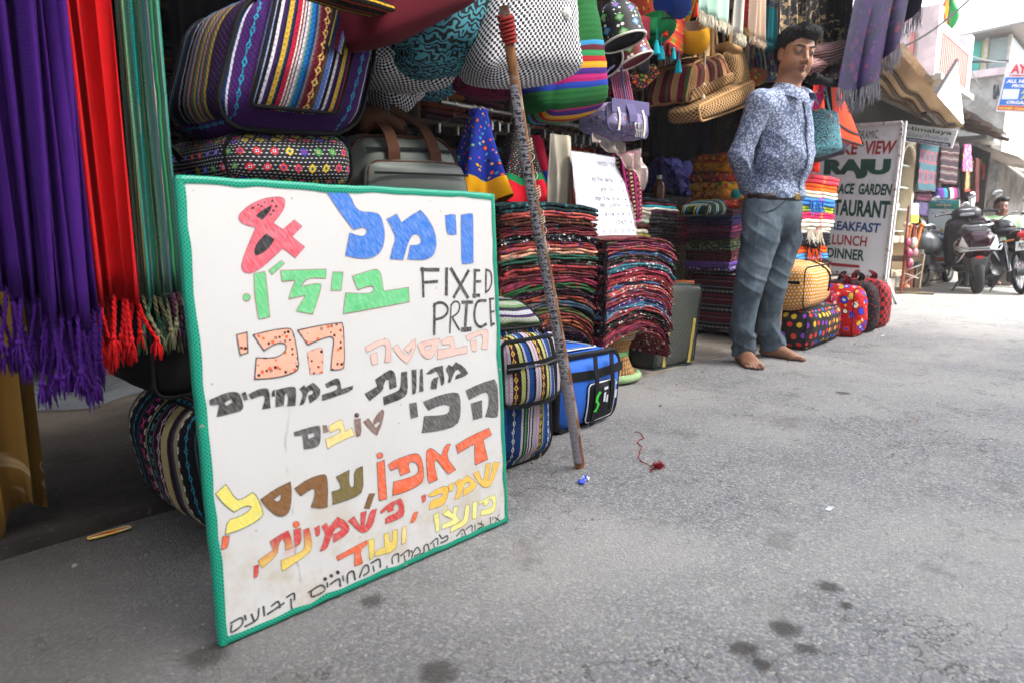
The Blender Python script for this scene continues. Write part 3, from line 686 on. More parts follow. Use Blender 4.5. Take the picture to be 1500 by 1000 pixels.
# ================================================================ builders for soft goods
class Bag:
    """soft cuboid whose street side fits four points (TL, TR, BR, BL) at depth Y; goes back by depth"""
    def __init__(s,c,depth,r=.03,bulge=.02,n=12,wr=.003,seed=1,shear=(0,0),taper=0.,zfn=None,Ys=None):
        s.c = [np.asarray(p,float) for p in c];TL,TR,BR,BL = s.c
        s.w = (np.linalg.norm(TR-TL)+np.linalg.norm(BR-BL))/2;s.h = (np.linalg.norm(TL-BL)+np.linalg.norm(TR-BR))/2
        s.d = depth;s.r = r;s.bul = bulge;s.n = n;s.wr = wr;s.seed = seed;s.shear = shear;s.taper = taper;s.zfn = zfn
        s.size = (s.w,depth,s.h)
    def map(s,R,h=None):
        TL,TR,BR,BL = s.c;h = np.array(s.size)/2
        a = (R[...,0]/h[0]+1)/2;c = (R[...,2]/h[2]+1)/2;b = (R[...,1]+h[1])
        t = 1-s.taper*(b/s.d);a = .5+(a-.5)*t
        a = a[...,None];c = c[...,None]
        W = (BL*(1-a)+BR*a)*(1-c)+(TL*(1-a)+TR*a)*c
        W = W+b[...,None]*np.array((s.shear[0],1.,s.shear[1]))
        if s.zfn is not None: W = s.zfn(W)
        return W
    def p(s,a,b,c,out=0.):
        """a,c in -1..1 over the face, b=-1 front .. 1 back"""
        h = np.array(s.size)/2;R = np.array([a*h[0],b*h[1],c*h[2]],float)
        m = [max(0,1-v*v) for v in (a,b,c)]
        R[1] += np.sign(b)*s.bul*abs(b)**2*m[0]*m[2];R[0] += np.sign(a)*s.bul*abs(a)**2*m[1]*m[2];R[2] += np.sign(c)*s.bul*abs(c)**2*m[0]*m[1]
        R[1] += -out if b < 0 else 0
        return s.map(R)
    def body(s,mats,parent=None,name='body',**k):
        m = MB();m.softbox(s.size,s.r,s.n,s.bul,fn=s.map,wr=s.wr,seed=s.seed);return build(m,name,mats,parent,sharp=None,**k)
    def rim(s,b=-1,r=None,inset=.0):
        h = np.array(s.size)/2;r = r or s.r;k = []
        hx,hz = h[0]-inset,h[2]-inset;rr = min(r,hx,hz)
        for cx,cz,a0 in ((hx-rr,hz-rr,0),(-(hx-rr),hz-rr,PI/2),(-(hx-rr),-(hz-rr),PI),(hx-rr,-(hz-rr),1.5*PI)):
            for i in range(6):
                a = a0+i*PI/10;k.append((cx+rr*math.cos(a),b*(h[1]-s.r*.45),cz+rr*math.sin(a)))
        k2 = []
        for i in range(len(k)):
            A,B = np.array(k[i]),np.array(k[(i+1) % len(k)]);nn_ = max(1,int(np.linalg.norm(B-A)/.03))
            for j in range(nn_): k2.append(A+(B-A)*j/nn_)
        k2 = np.array(k2);ub = k2/h
        return s.map(k2)
    def piping(s,mt,parent,b=-1,r=.004,name='piping',inset=.0):
        m = MB();m.tube(s.rim(b,inset=inset),r,6,closed=True);return build(m,name,mt,parent)
def quad(px,Y):
    return [at(x,y,Y) if not isinstance(Y,(list,tuple)) else at(x,y,Y[i]) for i,(x,y) in enumerate(px)]
def panel(bag,a0,a1,c0,c1,out=.012,name='pocket',mats=None,parent=None,r=.008,n=8,edge=None,er=.004,b=-1,t=None,uvk=0):
    """a padded pocket that follows the street face of a bag"""
    t = t or out*1.6;hx = bag.size[0]/2;hz = bag.size[2]/2
    w = (a1-a0)*hx;h = (c1-c0)*hz
    def fn(R,hh):
        Q = R.copy();x = R[...,0]+(a0+a1)/2*hx;z = R[...,2]+(c0+c1)/2*hz
        ax_,cz = x/hx,z/hz;bl = bag.bul*(1-ax_**2).clip(0)*(1-cz**2).clip(0)
        y = -bag.size[1]/2-bl-out+t/2+R[...,1]
        return bag.map(np.stack([x,y,z],-1))
    m = MB();m.softbox((w,t,h),r,n,out*.4,fn=fn);o = build(m,name,mats,parent,sharp=None)
    if edge:
        m = MB();pts = []
        for cx,cz,a_0 in ((1,1,0),(-1,1,PI/2),(-1,-1,PI),(1,-1,1.5*PI)):
            for i in range(5):
                a = a_0+i*PI/8;pts.append((cx*(w/2-r)+r*math.cos(a),-t/2+r*.3,cz*(h/2-r)+r*math.sin(a)))
        q = []
        for i in range(len(pts)):
            A,B = np.array(pts[i]),np.array(pts[(i+1) % len(pts)]);k = max(1,int(np.linalg.norm(B-A)/.02))
            for j in range(k): q.append(A+(B-A)*j/k)
        m.tube(fn(np.array(q),None),er,6,closed=True);build(m,'piping',edge,o)
        WLOC[o.name] = WLOC.get(o.name)
    return o
def facestrap(bag,pts,w,mt,parent,name='strap',out=.003,t=.003,n=8):
    """band lying on the street face through (a, c) stations"""
    P = np.array([bag.p(a,-1,c,out) for a,c in pts]);P = spline(P,n);m = MB();T = np.gradient(P,axis=0)
    S = np.cross(T,np.array((0,1.,0)));m.strap(P,w,t,side=S);return build(m,name,mt,parent)
def hang_cloth(name,label,cat,x0,x1,Y,z0,z1,mt,folds=6,amp=.03,seed=0,x0t=None,x1t=None,group=None,hem=0.,nz=26,tassel=None,tl=.09,tn=None,parent=None,sharpf=.95,slope=0.,dz=0.,tm=None):
    """pleated cloth hanging from z1 down to z0"""
    rs = np.random.RandomState(seed);nu = folds*12+1
    u = np.linspace(0,1,nu);v = np.linspace(0,1,nz)
    kn = np.linspace(0,1,folds+1);kn[1:-1] += rs.uniform(-.3,.3,folds-1)/folds
    ph = np.interp(u,kn,np.arange(folds+1));am = np.interp(u,kn,rs.uniform(.5,1.2,folds+1))
    x0t = x0 if x0t is None else x0t;x1t = x1 if x1t is None else x1t
    U,Vv = np.meshgrid(u,v,indexing='ij')
    ph2 = ph[:,None]+.10*np.sin(Vv*4.3+ph[:,None]*2.1+seed)+.05*np.sin(Vv*9+seed*2)
    fold = np.cos(ph2*2*PI);fold = np.sign(fold)*np.abs(fold)**sharpf+.2*np.cos(ph2*2*PI*1.7+Vv*3+seed)*np.sin(Vv*5+ph[:,None])
    dep = (.45+.55*Vv)*(1+.35*np.sin(Vv*6+ph[:,None]*1.7+seed*.7))
    Xx = (x0t+(x1t-x0t)*U)*(1-Vv)+(x0+(x1-x0)*U)*Vv+(np.sin(ph*2*PI)*.3*amp)[:,None]*dep
    drift = np.sin(Vv*3+ph[:,None]*1.3+seed)*amp*.35
    Yy = Y+slope*Vv+fold*am[:,None]*amp*dep+drift
    bot = z0+hem*np.sin(ph*1.9+seed)[:,None]*1.+dz*U+rs.normal(size=nu)[:,None]*.002
    Zz = z1*(1-Vv)+bot*Vv
    arc_ = np.concatenate([[0],np.cumsum(np.hypot(np.diff(Xx[:,-1]),np.diff(Yy[:,-1])))])
    uv = np.stack([np.repeat(arc_[:,None],nz,1),Zz],-1)
    m = MB();P = np.stack([Xx,Yy,Zz],-1);m.grid(P,uv=uv);off = np.zeros_like(P);off[...,1] = .0025;m.grid(P+off,uv=uv,flip=True)
    for q in (0,-1): m.grid(np.stack([P[q],P[q]+off[q]],1),flip=q == 0)
    m.grid(np.stack([P[:,-1],(P+off)[:,-1]],1))
    if tassel is None and parent is None: return build(m,name,mt,None,label=label,cat=cat,group=group,sharp=None)
    root = parent or thing(name,label,cat,((x0+x1)/2,Y,z0),group)
    build(m,'cloth',mt,root,sharp=None)
    if tassel:
        tn = tn or int((x1-x0)/.012);E0 = P[:,-1]
        for i in range(tn):
            k = int((i+.5)/tn*(nu-1));p = E0[k]+rs.normal(size=3)*np.array((.003,.004,0));l = tl*rs.uniform(.75,1.2)
            m = MB();sw = rs.normal(size=2)*.012;t = np.linspace(0,1,12)
            base = np.stack([p[0]+sw[0]*t**1.5,p[1]+sw[1]*t**1.5,p[2]+.006-l*t],-1)
            for s_ in (0,PI):
                hx = np.stack([np.cos(t*l*260+s_),np.sin(t*l*260+s_),np.zeros(12)],-1)*.0022
                m.tube(base+hx,.0024,5)
            e = base[-1];m.ball(e,(.0055,.0055,.006),7,5)
            for q in range(9):
                a = rs.rand()*6.28;d = np.array((math.cos(a)*rs.uniform(.2,1)*.014,math.sin(a)*rs.uniform(.2,1)*.014,-rs.uniform(.024,.045)))
                m.tube([e,e+d*np.array((.8,.8,.5)),e+d],[.0022,.0019,.0006],4,caps=False)
            build(m,'tassel',tm[i % len(tm)] if tm else mt if tassel is True else tassel,root,sharp=None)
    return root

# ================================================================ scarves at the left
M_PUR = cloth('purple_wool','#3b1066',.3,.9);M_RED = cloth('red_wool','#c41318',.2,.9)
G1 = 'long scarves hanging at the left of the stall'
pz = 2.38
xp1 = at(98,0,1.40)[0];xr0 = at(140,440,1.46)[0];xr1 = at(216,470,1.46)[0]
hang_cloth('scarf','deep purple scarf with long twisted tassels hanging at the far left','scarf',at(-70,300,1.45)[0],at(95,480,1.45)[0],1.45,.60,pz,M_PUR,7,.032,3,tassel=True,tl=.10,tn=24,group=G1,hem=.012)
hang_cloth('scarf','deep purple scarf with long twisted tassels hanging directly beside the red one','scarf',at(72,500,1.4)[0],at(150,500,1.4)[0],1.40,.555,pz,M_PUR,6,.034,4,x0t=at(40,0,1.4)[0],x1t=xp1-.012,tassel=True,tl=.10,tn=28,group=G1,hem=.014)
hang_cloth('scarf','bright red scarf with twisted red tassels hanging beside the purple ones','scarf',at(142,480,1.47)[0],at(216,480,1.47)[0]-.008,1.47,.575,pz,M_RED,4,.030,11,x0t=xp1-.02,x1t=at(172,0,1.47)[0]-.012,tassel=True,tl=.085,tn=13,group=G1,hem=.008)
hang_cloth('scarf','red scarf mostly hidden behind the bright red one, its tassels lower','scarf',xr0-.03,xr1-.01,1.6,.56,pz,cloth('dark_red_wool','#a01418',.2),3,.03,12,tassel=True,tl=.09,tn=8,group=G1)
M_GST = stripes('green_scarf',[(.012,'#5a8272'),(.003,'#1aa0a4'),(.006,'#8aa898'),(.006,'#9a84a6'),(.008,'#4a9272'),(.003,'#16a0a0'),(.008,'#4d8a63'),(.002,'#d0c08a'),(.007,'#1d5f55'),(.005,'#58b070'),(.002,'#2a2440'),(.009,'#44796a'),(.003,'#9aa7a0')],weave_s=900.,wk=.12,warp=.012)
M_GST2 = stripes('grey_scarf',[(.01,'#5a6d7a'),(.003,'#123a80'),(.007,'#77808a'),(.003,'#8a2060'),(.008,'#274c66'),(.004,'#3aa0a8'),(.006,'#30304a')],weave_s=900.,wk=.2)
xg = [at(x,470,1.5)[0] for x in (210,236,256,262)]
MT1 = [cloth('thread_green','#2c5a40'),cloth('thread_pale','#6a6a50'),cloth('thread_pink','#5a3048'),cloth('thread_dark','#1c2226')]
hang_cloth('scarf','green and teal striped scarf hanging right of the red one','scarf',xg[0],xg[1]+.012,1.49,.575,pz,M_GST,3,.018,21,x0t=xg[0]-.01,x1t=xg[1]+.01,tassel=MT1[0],tl=.07,tn=9,group=G1,tm=MT1[:3])
hang_cloth('scarf','pale green striped scarf nearest the purple woven bag','scarf',xg[1]+.002,xg[2]+.018,1.47,.58,pz,M_GST,2,.018,33,x0t=xg[1]-.015,x1t=xg[2]-.01,tassel=MT1[1],tl=.07,tn=8,group=G1,tm=MT1[1:])
hang_cloth('scarf','grey blue scarf with thin magenta lines behind the green striped pair','scarf',xg[2]-.02,xg[3]+.016,1.56,.56,pz,M_GST2,3,.02,35,x0t=xg[2]-.05,x1t=xg[3]-.0,tassel=MT1[3],tl=.1,tn=7,group=G1,tm=[MT1[3],MT1[2]])
hang_cloth('scarf','near black fringed scarf hanging behind the green tassels','scarf',xg[0]+.02,xg[3]+.03,1.64,.53,pz,cloth('black_wool','#14131a'),4,.02,37,tassel=MT1[3],tl=.12,tn=12,group=G1,tm=[MT1[3],MT1[2],MT1[3]])
def tiedye(n):
    p = UV(n);k = noise(n,p,7.,3.,.5,.6);c = mix(n,k,'#6b4a12','#8a6518')
    return mix(n,(1-(noise(n,p,4.,2.,.5,1.)-.5).abs().smooth(.004,.02))*.45,c,'#c9b48c')
hang_cloth('hanging_cloth','mustard brown tie dyed cloth hanging low at the left edge','cloth',at(-60,700,1.8)[0],at(66,690,1.8)[0],1.8,.06,pz,mat('tie_dye',tiedye,.9),3,.022,41,hem=.05)
# plastic sheet on the shop floor
rs = np.random.RandomState(5);nx_ = 46
U,V = np.meshgrid(np.linspace(0,1,nx_),np.linspace(0,1,nx_),indexing='ij')
hz = np.zeros_like(U)
for k in range(26):
    a = rs.rand()*PI;f = rs.uniform(8,38);hz += np.abs(np.sin((U*math.cos(a)+V*math.sin(a))*f+rs.rand()*6))*rs.uniform(.2,1)/26
ed = np.minimum(np.minimum(U,1-U),np.minimum(V,1-V))
P = np.stack([.42+.72*U+.05*np.sin(V*9),3.0+.55*V+.06*np.sin(U*11),(.04)+hz*.10*np.clip(ed*7,.1,1)],-1)
m = MB();m.grid(P,flip=True)
build(m,'plastic_sheet',mat('clear_film',lambda n: ('#5c636c'),.16,spec=.8,Alpha=.4),label='crumpled clear plastic sheet lying on the dark shop floor',cat='plastic sheet',sharp=25)
# candy wrapper on the step
a,b = G(135,790,.0),G(185,776,.0)
m = MB();m.softbox((.09,.018,.006),.003,5,.002,wr=.002)
m.xf(Matrix.Translation((float((a+b)[0]/2),float((a+b)[1]/2)-.0,.008)) @ Matrix.Rotation(math.atan2(b[1]-a[1],b[0]-a[0]),4,'Z'))
wrap = thing('wrapper','small red, yellow and white wrapper lying below the shop step','litter',((a+b)[0]/2,(a+b)[1]/2,0))
build(m,'foil',mat('wrapper_print',lambda n: pick(n,(UV(n).xyz()[1]*55+.5+UV(n).xyz()[0]*3).frac(),['#b4262a','#d9c22e','#e4e0dc']),.4),wrap)

# ================================================================ bags at the left of the stall
# big dark striped bag behind the board
def lift(W): W = W.copy();W[...,2] += .036*np.clip((W[...,1]-1.5)/.4,0,1);return W
b1 = Bag([(.52,1.37,.37),(1.0,1.37,.37),(1.0,1.37,.002),(.57,1.37,.002)],.54,.13,.03,16,.006,2,shear=(.02,-.08),zfn=lift)
r = thing('duffel_bag','black woven duffel bag with cream bands and pink crosses, on the ground behind the board','bag',(.76,1.7,0))
M_B1 = stripes('dark_woven',[(.05,'#0f0e12'),(.006,'#a38f66'),(.03,'#0f0e13'),(.004,'#7a4a58'),(.012,'#141118'),(.022,'#2a0f22'),(.005,'#b0a070'),(.026,'#a39868'),(.006,'#4a1030'),(.02,'#1b0d1c'),(.014,'#3b3c44'),(.018,'#8f8466'),(.008,'#101016'),(.05,'#0d0d11'),(.005,'#3a4a50')],
    motifs=[(.018,.009,.04,'#c23a86','x'),(.041,.004,.034,'#c9c4c0','dash'),(.075,.006,.03,'#2c8fa0','x'),(.113,.009,.036,'#b99aa8','ring'),(.215,.003,.03,'#c9c4c0','dash'),(.245,.006,.03,'#2a7f98','ring')],off=-1.39+.02,weave_s=520.)
b1.body(M_B1,r)
# black fabric suitcase on top of it
bb = Bag([(.50,1.5,.64),(1.05,1.5,.64),(1.05,1.5,.36),(.50,1.5,.36)],.35,.03,.01,8)
r = thing('suitcase','plain black cloth suitcase standing behind the board, under the flowered bag','bag',(.8,1.67,.36));bb.body(cloth('black_canvas','#0b0b0d'),r);bb.piping(M_BLK,r)
bb2 = Bag([(.52,1.5,.82),(1.5,1.5,.82),(1.5,1.5,.65),(.52,1.5,.65)],.4,.03,.01,8)
r = thing('suitcase','flat black case under the flowered bag and the grey travel bag','bag',(1.,1.7,.65));bb2.body(cloth('black_canvas','#0b0b0d'),r);bb2.piping(M_BLK,r)
# flowered black bag
M_FL = None
def fldots(n):
    p = UV(n);u,v,_ = p.xyz();s = .0090;row = (v/s).floor();uu = u/(s*1.25)+(row*.5).frac()
    a = (uu.frac()-.5)*1.25;b = (v/s).frac()-.5
    c = mix(n,((a/1.6).abs()+b.abs()*1.9).lt(.27),'#0c0b12','#e8e6e6')
    S = .036;r2 = (v/S).floor();u2 = u/S+(r2*.5).frac()+.2;ci = u2.floor();A = ((u2.frac()-.5)*S).abs();B = (((v/S).frac()-.5)*S).abs()
    hs = (ci*.37+r2*.61).hash(2.);col = pick(n,hs,['#d8202e','#e9c52c','#2b35b8','#2e9a46','#e0402c','#3a3fc0'])
    ang = (A*.0+ (A+B));k = ((A+B).lt(.0105)+A.mx(B).lt(.0066)).clamp()
    c = mix(n,k,c,col);c = mix(n,A.mx(B).lt(.0034),c,pick(n,hs,['#e8e6e6','#2f9a46','#d8202e','#e8dc60','#2b35b8','#e8e6e6']))
    c = mix(n,(A.mx(B).lt(.0034))*((A.lt(.0008)+B.lt(.0008)).clamp()),c,'#1d2a8a')
    return c,noise(n,p,240.,2.)
M_FL = mat('flowered_black',fldots,.75,bs=.35,bd=.001)
b = Bag(quad([(330,193),(520,197),(524,280),(342,275)],1.43),.42,.045,.016,14,.003,4,taper=.04)
r = thing('shoulder_bag','black bag with white dashes and small coloured flowers, resting above the board','bag',(.82,1.6,.81))
b.body(M_FL,r);b.piping(M_BLK,r,r=.0035);b.piping(M_BLK,r,b=1)
m = MB();m.strap(spline([b.p(-1,-.2,.2)+(-.02,0,0),b.p(-1,.0,.9)+(-.05,0,.02),b.p(-.9,.3,1.1)+(-.02,0,.05),b.p(-.6,.5,1.05)],6),.028,.004,side=(0,1,0));build(m,'strap',M_BLK,r)
# grey travel bag with brown handles
M_GRY = plain('grey_leatherette','#5f6660',.5,var=.08);M_BRN = cloth('brown_webbing','#50301f',.25,.8,1200.)
b = Bag(quad([(522,196),(668,203),(692,290),(520,286)],1.5),.2,.06,.012,14,.002,6)
r = thing('travel_bag','grey travel bag with brown cloth handles and brown trim, behind the top of the board','bag',(1.24,1.6,.81))
b.body(M_GRY,r);b.piping(M_BRN,r,r=.0032)
pk = panel(b,-.86,.86,-1.1,.12,.022,'pocket',M_GRY,r,r=.03,edge=M_BRN,er=.003)
facestrap(b,[(-.84,-.28),(0,-.28),(.84,-.28)],.006,M_BLK,r,'zip',out=.036)
facestrap(b,[(-.84,.52),(0,.56),(.84,.52)],.008,M_BLK,r,'zip',out=.004)
for a0 in (-.42,.36):
    P = spline([b.p(a0,-1,.15,.008),b.p(a0,-1,.6,.012),b.p(a0+.02,-.9,1.05,.0)+(0,0,.012),b.p(a0+.08,-.2,1.0)+(0,0,.045),b.p(a0*.4,.1,1.0)+(0,0,.075)],7)
    m = MB();m.strap(P,.038,.004,side=(1,0,0));build(m,'handle',M_BRN,r)
m = MB();m.softbox((.17,.12,.05),.02,8,.008,wr=.008,seed=3,fn=lambda R,h: R*np.array([1,1,1])+np.where(True,0,0)+np.stack([R[...,2]*-.2,R[...,2]*0,-np.abs(R[...,0])*.35],-1));m.xf(Matrix.Translation(tuple(b.p(-.25,.1,1.0)+(0,0,.045))));build(m,'flap',M_BRN,r)
m = MB();m.strap(spline([b.p(.1,-.4,1.)+(0,0,.02),b.p(.6,-.5,1.)+(0,0,.01)],5),.03,.006,side=(0,1,0));build(m,'strap',M_BLK,r)
# purple woven hanging bag
M_PB = stripes('purple_side',[(.030,'#38194a'),(.006,'#c9c6d2'),(.004,'#1c1424'),(.06,'#40205a')],motifs=[(.075,.008,.033,'#1f9ab8','ring')],off=.02,weave_s=480.,wk=.5)
M_PB2 = stripes('striped_side',[(.02,'#3b1d4e'),(.004,'#d0ccd4'),(.006,'#24365e'),(.008,'#a8873a'),(.004,'#7a1f30'),(.006,'#3a6a58'),(.01,'#8f7a6c'),(.006,'#1c3b6a'),(.014,'#100e16'),(.003,'#b8b4c0'),(.012,'#281a34')],motifs=[(.073,.005,.03,'#1f8fb0','dash')],off=.0,weave_s=480.,wk=.5)
Xa,Xb,Yf = .665,1.02,1.40
bp = Bag([at(372,-30,Yf),at(568,45,Yf),at(535,197,Yf),at(318,185,Yf)],.34,.075,.02,16,.004,8,shear=(.0,.02))
r = thing('duffel_bag','large purple woven bag with coloured stripes, blue ring motifs and black trim','bag',(.84,1.55,.92))
bp.body(stripes('purple_woven',[(.05,'#1b1226'),(.008,'#8a6a50'),(.03,'#15101c'),(.004,'#b8b4c0'),(.012,'#151019'),(.006,'#1f8fb0'),(.04,'#281a34'),(.005,'#c9c6d2'),(.02,'#151019'),(.014,'#8f7a6c'),(.008,'#1c3b6a'),(.014,'#9a8878'),(.007,'#6a1f30'),(.012,'#3a6a58'),(.007,'#a8873a'),(.008,'#24365e'),(.01,'#8f7a6c'),(.006,'#7a1f30'),(.010,'#2f5a50'),(.008,'#a8873a'),(.046,'#2a1636'),(.010,'#1c3b6a'),(.006,'#c9c6d2'),(.36,'#42205e'),(.006,'#c9c6d2'),(.1,'#2a1636')],
    motifs=[(.375,.008,.032,'#1f9ab8','ring'),(.645,.008,.032,'#1f9ab8','ring'),(.16,.004,.03,'#1f8fb0','dash')],off=.53,weave_s=480.,wk=.5),r)
M_FS = stripes('bright_stripes',[(.006,'#1c1e3c'),(.009,'#c9a338'),(.004,'#20305a'),(.004,'#161a30'),(.010,'#b01f3a'),(.003,'#e8ddd6'),(.003,'#7a2038'),(.004,'#cfc6c0'),(.003,'#3a3a48'),(.004,'#d6cfd2'),(.004,'#8f8a98'),(.003,'#2a8a6a'),(.007,'#1766b0'),(.007,'#16406a'),(.004,'#7a7078'),(.004,'#6a3a3a'),(.022,'#6a1428'),(.008,'#5a4a30'),(.01,'#5b76c0'),(.003,'#a9b4d8'),(.008,'#14121a'),(.006,'#d6d2da'),(.006,'#3c1c50')],
    motifs=[(.094,.0085,.028,'#e8c070','ring')],off=.0745,weave_s=480.,wk=.5)
panel(bp,-.72,.44,-.70,1.15,.014,'front_panel',M_FS,r,r=.012,n=14,edge=M_BLK,er=.0048)
facestrap(bp,[(.10,.28),(.12,.6),(.16,1.1)],.042,stripes('strap_stripes',[(.012,'#5a1424'),(.006,'#5b76c0'),(.004,'#c9b050'),(.01,'#202848')],axis=1,weave_s=480.),r,'strap',out=.026,t=.004)
for s_ in (-.021,.021):
    P = np.array([bp.p(a+s_/(bp.size[0]/2),-1,c,.029) for a,c in ((.10,.27),(.11,.4),(.12,.6),(.14,.8),(.16,1.1))]);m = MB();m.tube(P,.0035,6);build(m,'strap_edge',M_BLK,r)
bp.piping(M_BLK,r,r=.0055,b=-1);bp.piping(M_BLK,r,r=.005,b=1)
# hanging soft bags in the upper middle
GH = 'cloth shoulder bags hanging under the awning'
def tote(name,label,px,Y,depth,mt,r=.03,bulge=.03,wr=.006,seed=1,handle=None,hw=.022,taper=.2,n=14,pip=None,group=None,cat='bag'):
    q = quad(px,Y);b = Bag(q,depth,r,bulge,n,wr,seed,taper=taper)
    c = sum(q)/4;root = thing(name,label,cat,(c[0],c[1]+depth/2,min(p[2] for p in q)),group)
    b.body(mt,root)
    if pip: b.piping(pip,root)
    if handle is not None:
        for bb_ in (-.9,.9):
            top = (b.p(-.45,bb_,1)+b.p(.45,bb_,1))/2;zt = max(top[2]+.14,2.3 if top[2]+.2 > 1.45 else top[2]+.25)
            m = MB();m.strap(spline([b.p(-.45,bb_,.85),b.p(-.4,bb_,1.1),(top[0]-.01,top[1],min(zt,top[2]+.30)),b.p(.4,bb_,1.1),b.p(.45,bb_,.85)],7),hw,.004,side=(1,0,0));build(m,'handle',handle,root)
    return root,b
M_CK = checks('check_cloth','#e9e7ea','#141217')
def swirl(n):
    p = UV(n);w = noise(n,p,26.,1.,.5);wv = n.node('ShaderNodeTexWave');wv.wave_type = 'RINGS';n.put(wv.inputs[0],p);wv.inputs['Scale'].default_value = 16.;wv.inputs['Distortion'].default_value = 12.;wv.inputs['Detail Scale'].default_value = 2.2;wv.inputs['Detail'].default_value = 1.
    k = E(n,wv.outputs[1]);return mix(n,k.gt(.5),'#070b10',mix(n,noise(n,p,9.),'#23788c','#5fb0be')),noise(n,p,250.,2.)
M_SW = mat('teal_swirl',swirl,.8,bs=.3,bd=.001)
M_MAR = cloth('maroon_canvas','#5a0e1c',.2,.85)
tote('shoulder_bag','plain maroon canvas bag hanging at the top above the grey travel bag',[(545,-130),(735,-120),(706,4),(552,66)],1.22,.22,M_MAR,.03,.02,.004,2,M_MAR,group=GH)
m = MB();m.softbox((.34,.05,.03),.012,8,.004,wr=.003);m.xf(Matrix.Translation(tuple(at(500,-2,1.24))));build(m,'folded_cloth',stripes('black_yellow_trim',[(.004,'#c9a02c'),(.012,'#14110c'),(.003,'#a03a20'),(.01,'#1c160e')],axis=1),label='black cloth edge with yellow wavy trim hanging above the purple woven bag',cat='cloth')
tote('shoulder_bag','black bag with teal swirl print hanging left of the wooden pole',[(640,-110),(775,-100),(742,92),(604,70)],1.34,.25,M_SW,.05,.04,.006,3,M_BLK,group=GH)
tote('shoulder_bag','black and white check bag drooping just above the grey travel bag handles',[(560,45),(672,60),(684,124),(556,92)],1.46,.22,M_CK,.04,.03,.008,4,group=GH,taper=0)
tote('shoulder_bag','smallest black and white check bag, dim, hanging lowest behind the others',[(560,85),(630,100),(626,158),(566,130)],1.6,.18,M_CK,.04,.03,.008,5,group=GH,taper=0)
tote('shoulder_bag','teal swirl bag lying low and dim behind the check bag',[(610,70),(690,90),(680,140),(620,130)],1.66,.15,M_SW,.04,.02,.006,6,group=GH,taper=0)
tote('shoulder_bag','dark magenta patterned bag hanging behind the wooden pole',[(670,40),(800,55),(790,140),(690,118)],1.55,.2,floral('magenta_fig','#7a1440',['#16080f','#8a1a48','#16080f'],40.),.04,.02,.006,7,group=GH,taper=0)
ckb,bk_ = tote('shoulder_bag','large black and white check bag with round white button, behind the pole top',[(762,-60),(840,-60),(866,104),(722,110)],1.24,.2,M_CK,.045,.03,.006,8,M_CK,group=GH)
m = MB();c = bk_.p(.3,-1,.02,.004);m.ball(c,(.012,.006,.012),12,6);
for i in range(10): m.ball(c+np.array((math.cos(i*.628)*.012,.002,math.sin(i*.628)*.012)),(.005,.004,.005),6,4)
build(m,'button',plain('shell','#e9e4da',.3),ckb)
m = MB();m.softbox((.045,.006,.008),.003,5,.001);m.xf(Matrix.Translation(tuple(bk_.p(-.05,-1,.33,.004))));build(m,'fastening',M_BLKM,ckb)
# green bag with rainbow bands
M_GRN = cloth('green_canvas','#1f7a34',.2,.85);
q = quad([(846,-40),(870,-30),(905,155),(802,172)],1.38);b = Bag(q,.2,.05,.03,18,.005,9,taper=.1)
r = thing('shoulder_bag','green canvas bag with rainbow bands, hanging right of the large check bag','bag',(1.78,1.5,1.05),GH)
bandc = [(.078,'#175e28'),(.019,'#1c3aa0'),(.019,'#b01868'),(.018,'#402076'),(.019,'#d09818'),(.018,'#a8181f'),(.019,'#278a4c'),(.016,'#5a1626'),(.014,'#348fbc'),(.4,'#175e28')]
def bands(n):
    u,v,_ = UV(n).xyz();h0 = b.size[2]/2;st = [];a = 0.
    for w,c in bandc: st.append((min(1,a/.46),c));a += w
    t = ((v+h0)/.46).clamp();c = ramp(n,t,st)
    return mix(n,noise(n,UV(n),25.,3.)*.25,c,'#10151a'),((v*345).sin()*.3+noise(n,UV(n),200.,2.))
b.body(mat('rainbow_bands',bands,.85,bs=.5,bd=.002,spec=.2),r)
m = MB();m.strap(spline([b.p(-.3,-.3,.96),b.p(-.1,0,1)+(0,0,.1),b.p(.1,0,1)+(0,0,.32)],6),.07,.01,side=(1,0,.1));build(m,'strap',M_GRN,r)

# ================================================================ wooden pole
pb = G(850,684);pt = at(736,8,1.16)
m = MB();n_ = 46;t = np.linspace(0,1,n_)[:,None];rs = np.random.RandomState(8)
P = pb*(1-t)+pt*t;P[:,0] += .006*np.sin(t[:,0]*7);
rr = .0175-.0045*t[:,0]+rs.normal(size=n_)*.0004
m.tube(P,rr,10,sy=.8)
def polef(n):
    p = OC(n);x,y,z = p.xyz();g = noise(n,comb(n,x*90,y*90,z*4.),1.,5.,.6)
    c = mix(n,g.smooth(.35,.65),'#5a3519','#8a5a30');return mix(n,noise(n,p,16.,5.).smooth(.55,.62)*.6,c,'#9a9088'),g
pole = thing('wooden_pole','slanting wooden pole wrapped in printed tape with red cloth near its top','pole',tuple(pb))
build(m,'shaft',mat('split_wood',polef,.8,bs=.6,bd=.003),pole,sharp=None)
def tapeprint(n):
    p = OC(n);x,y,z = p.xyz();a = noise(n,comb(n,x*120,y*120,z*260.),1.,2.,.6);q = (z*62).frac()
    c = mix(n,a.gt(.5)*q.gt(.25),'#a8a4a8','#242022');return mix(n,(1-z.smooth(.22,.38))*.75,c,'#9a8f96')
m = MB();k0,k1 = 1,40
T = (pt-pb)/np.linalg.norm(pt-pb);sd = np.cross(T,np.array((0,1.,0)));sd /= np.linalg.norm(sd);fw = np.cross(T,sd)*1.
cam_side = np.array((-.72,-.69,0));ang0 = 0
Rr = []
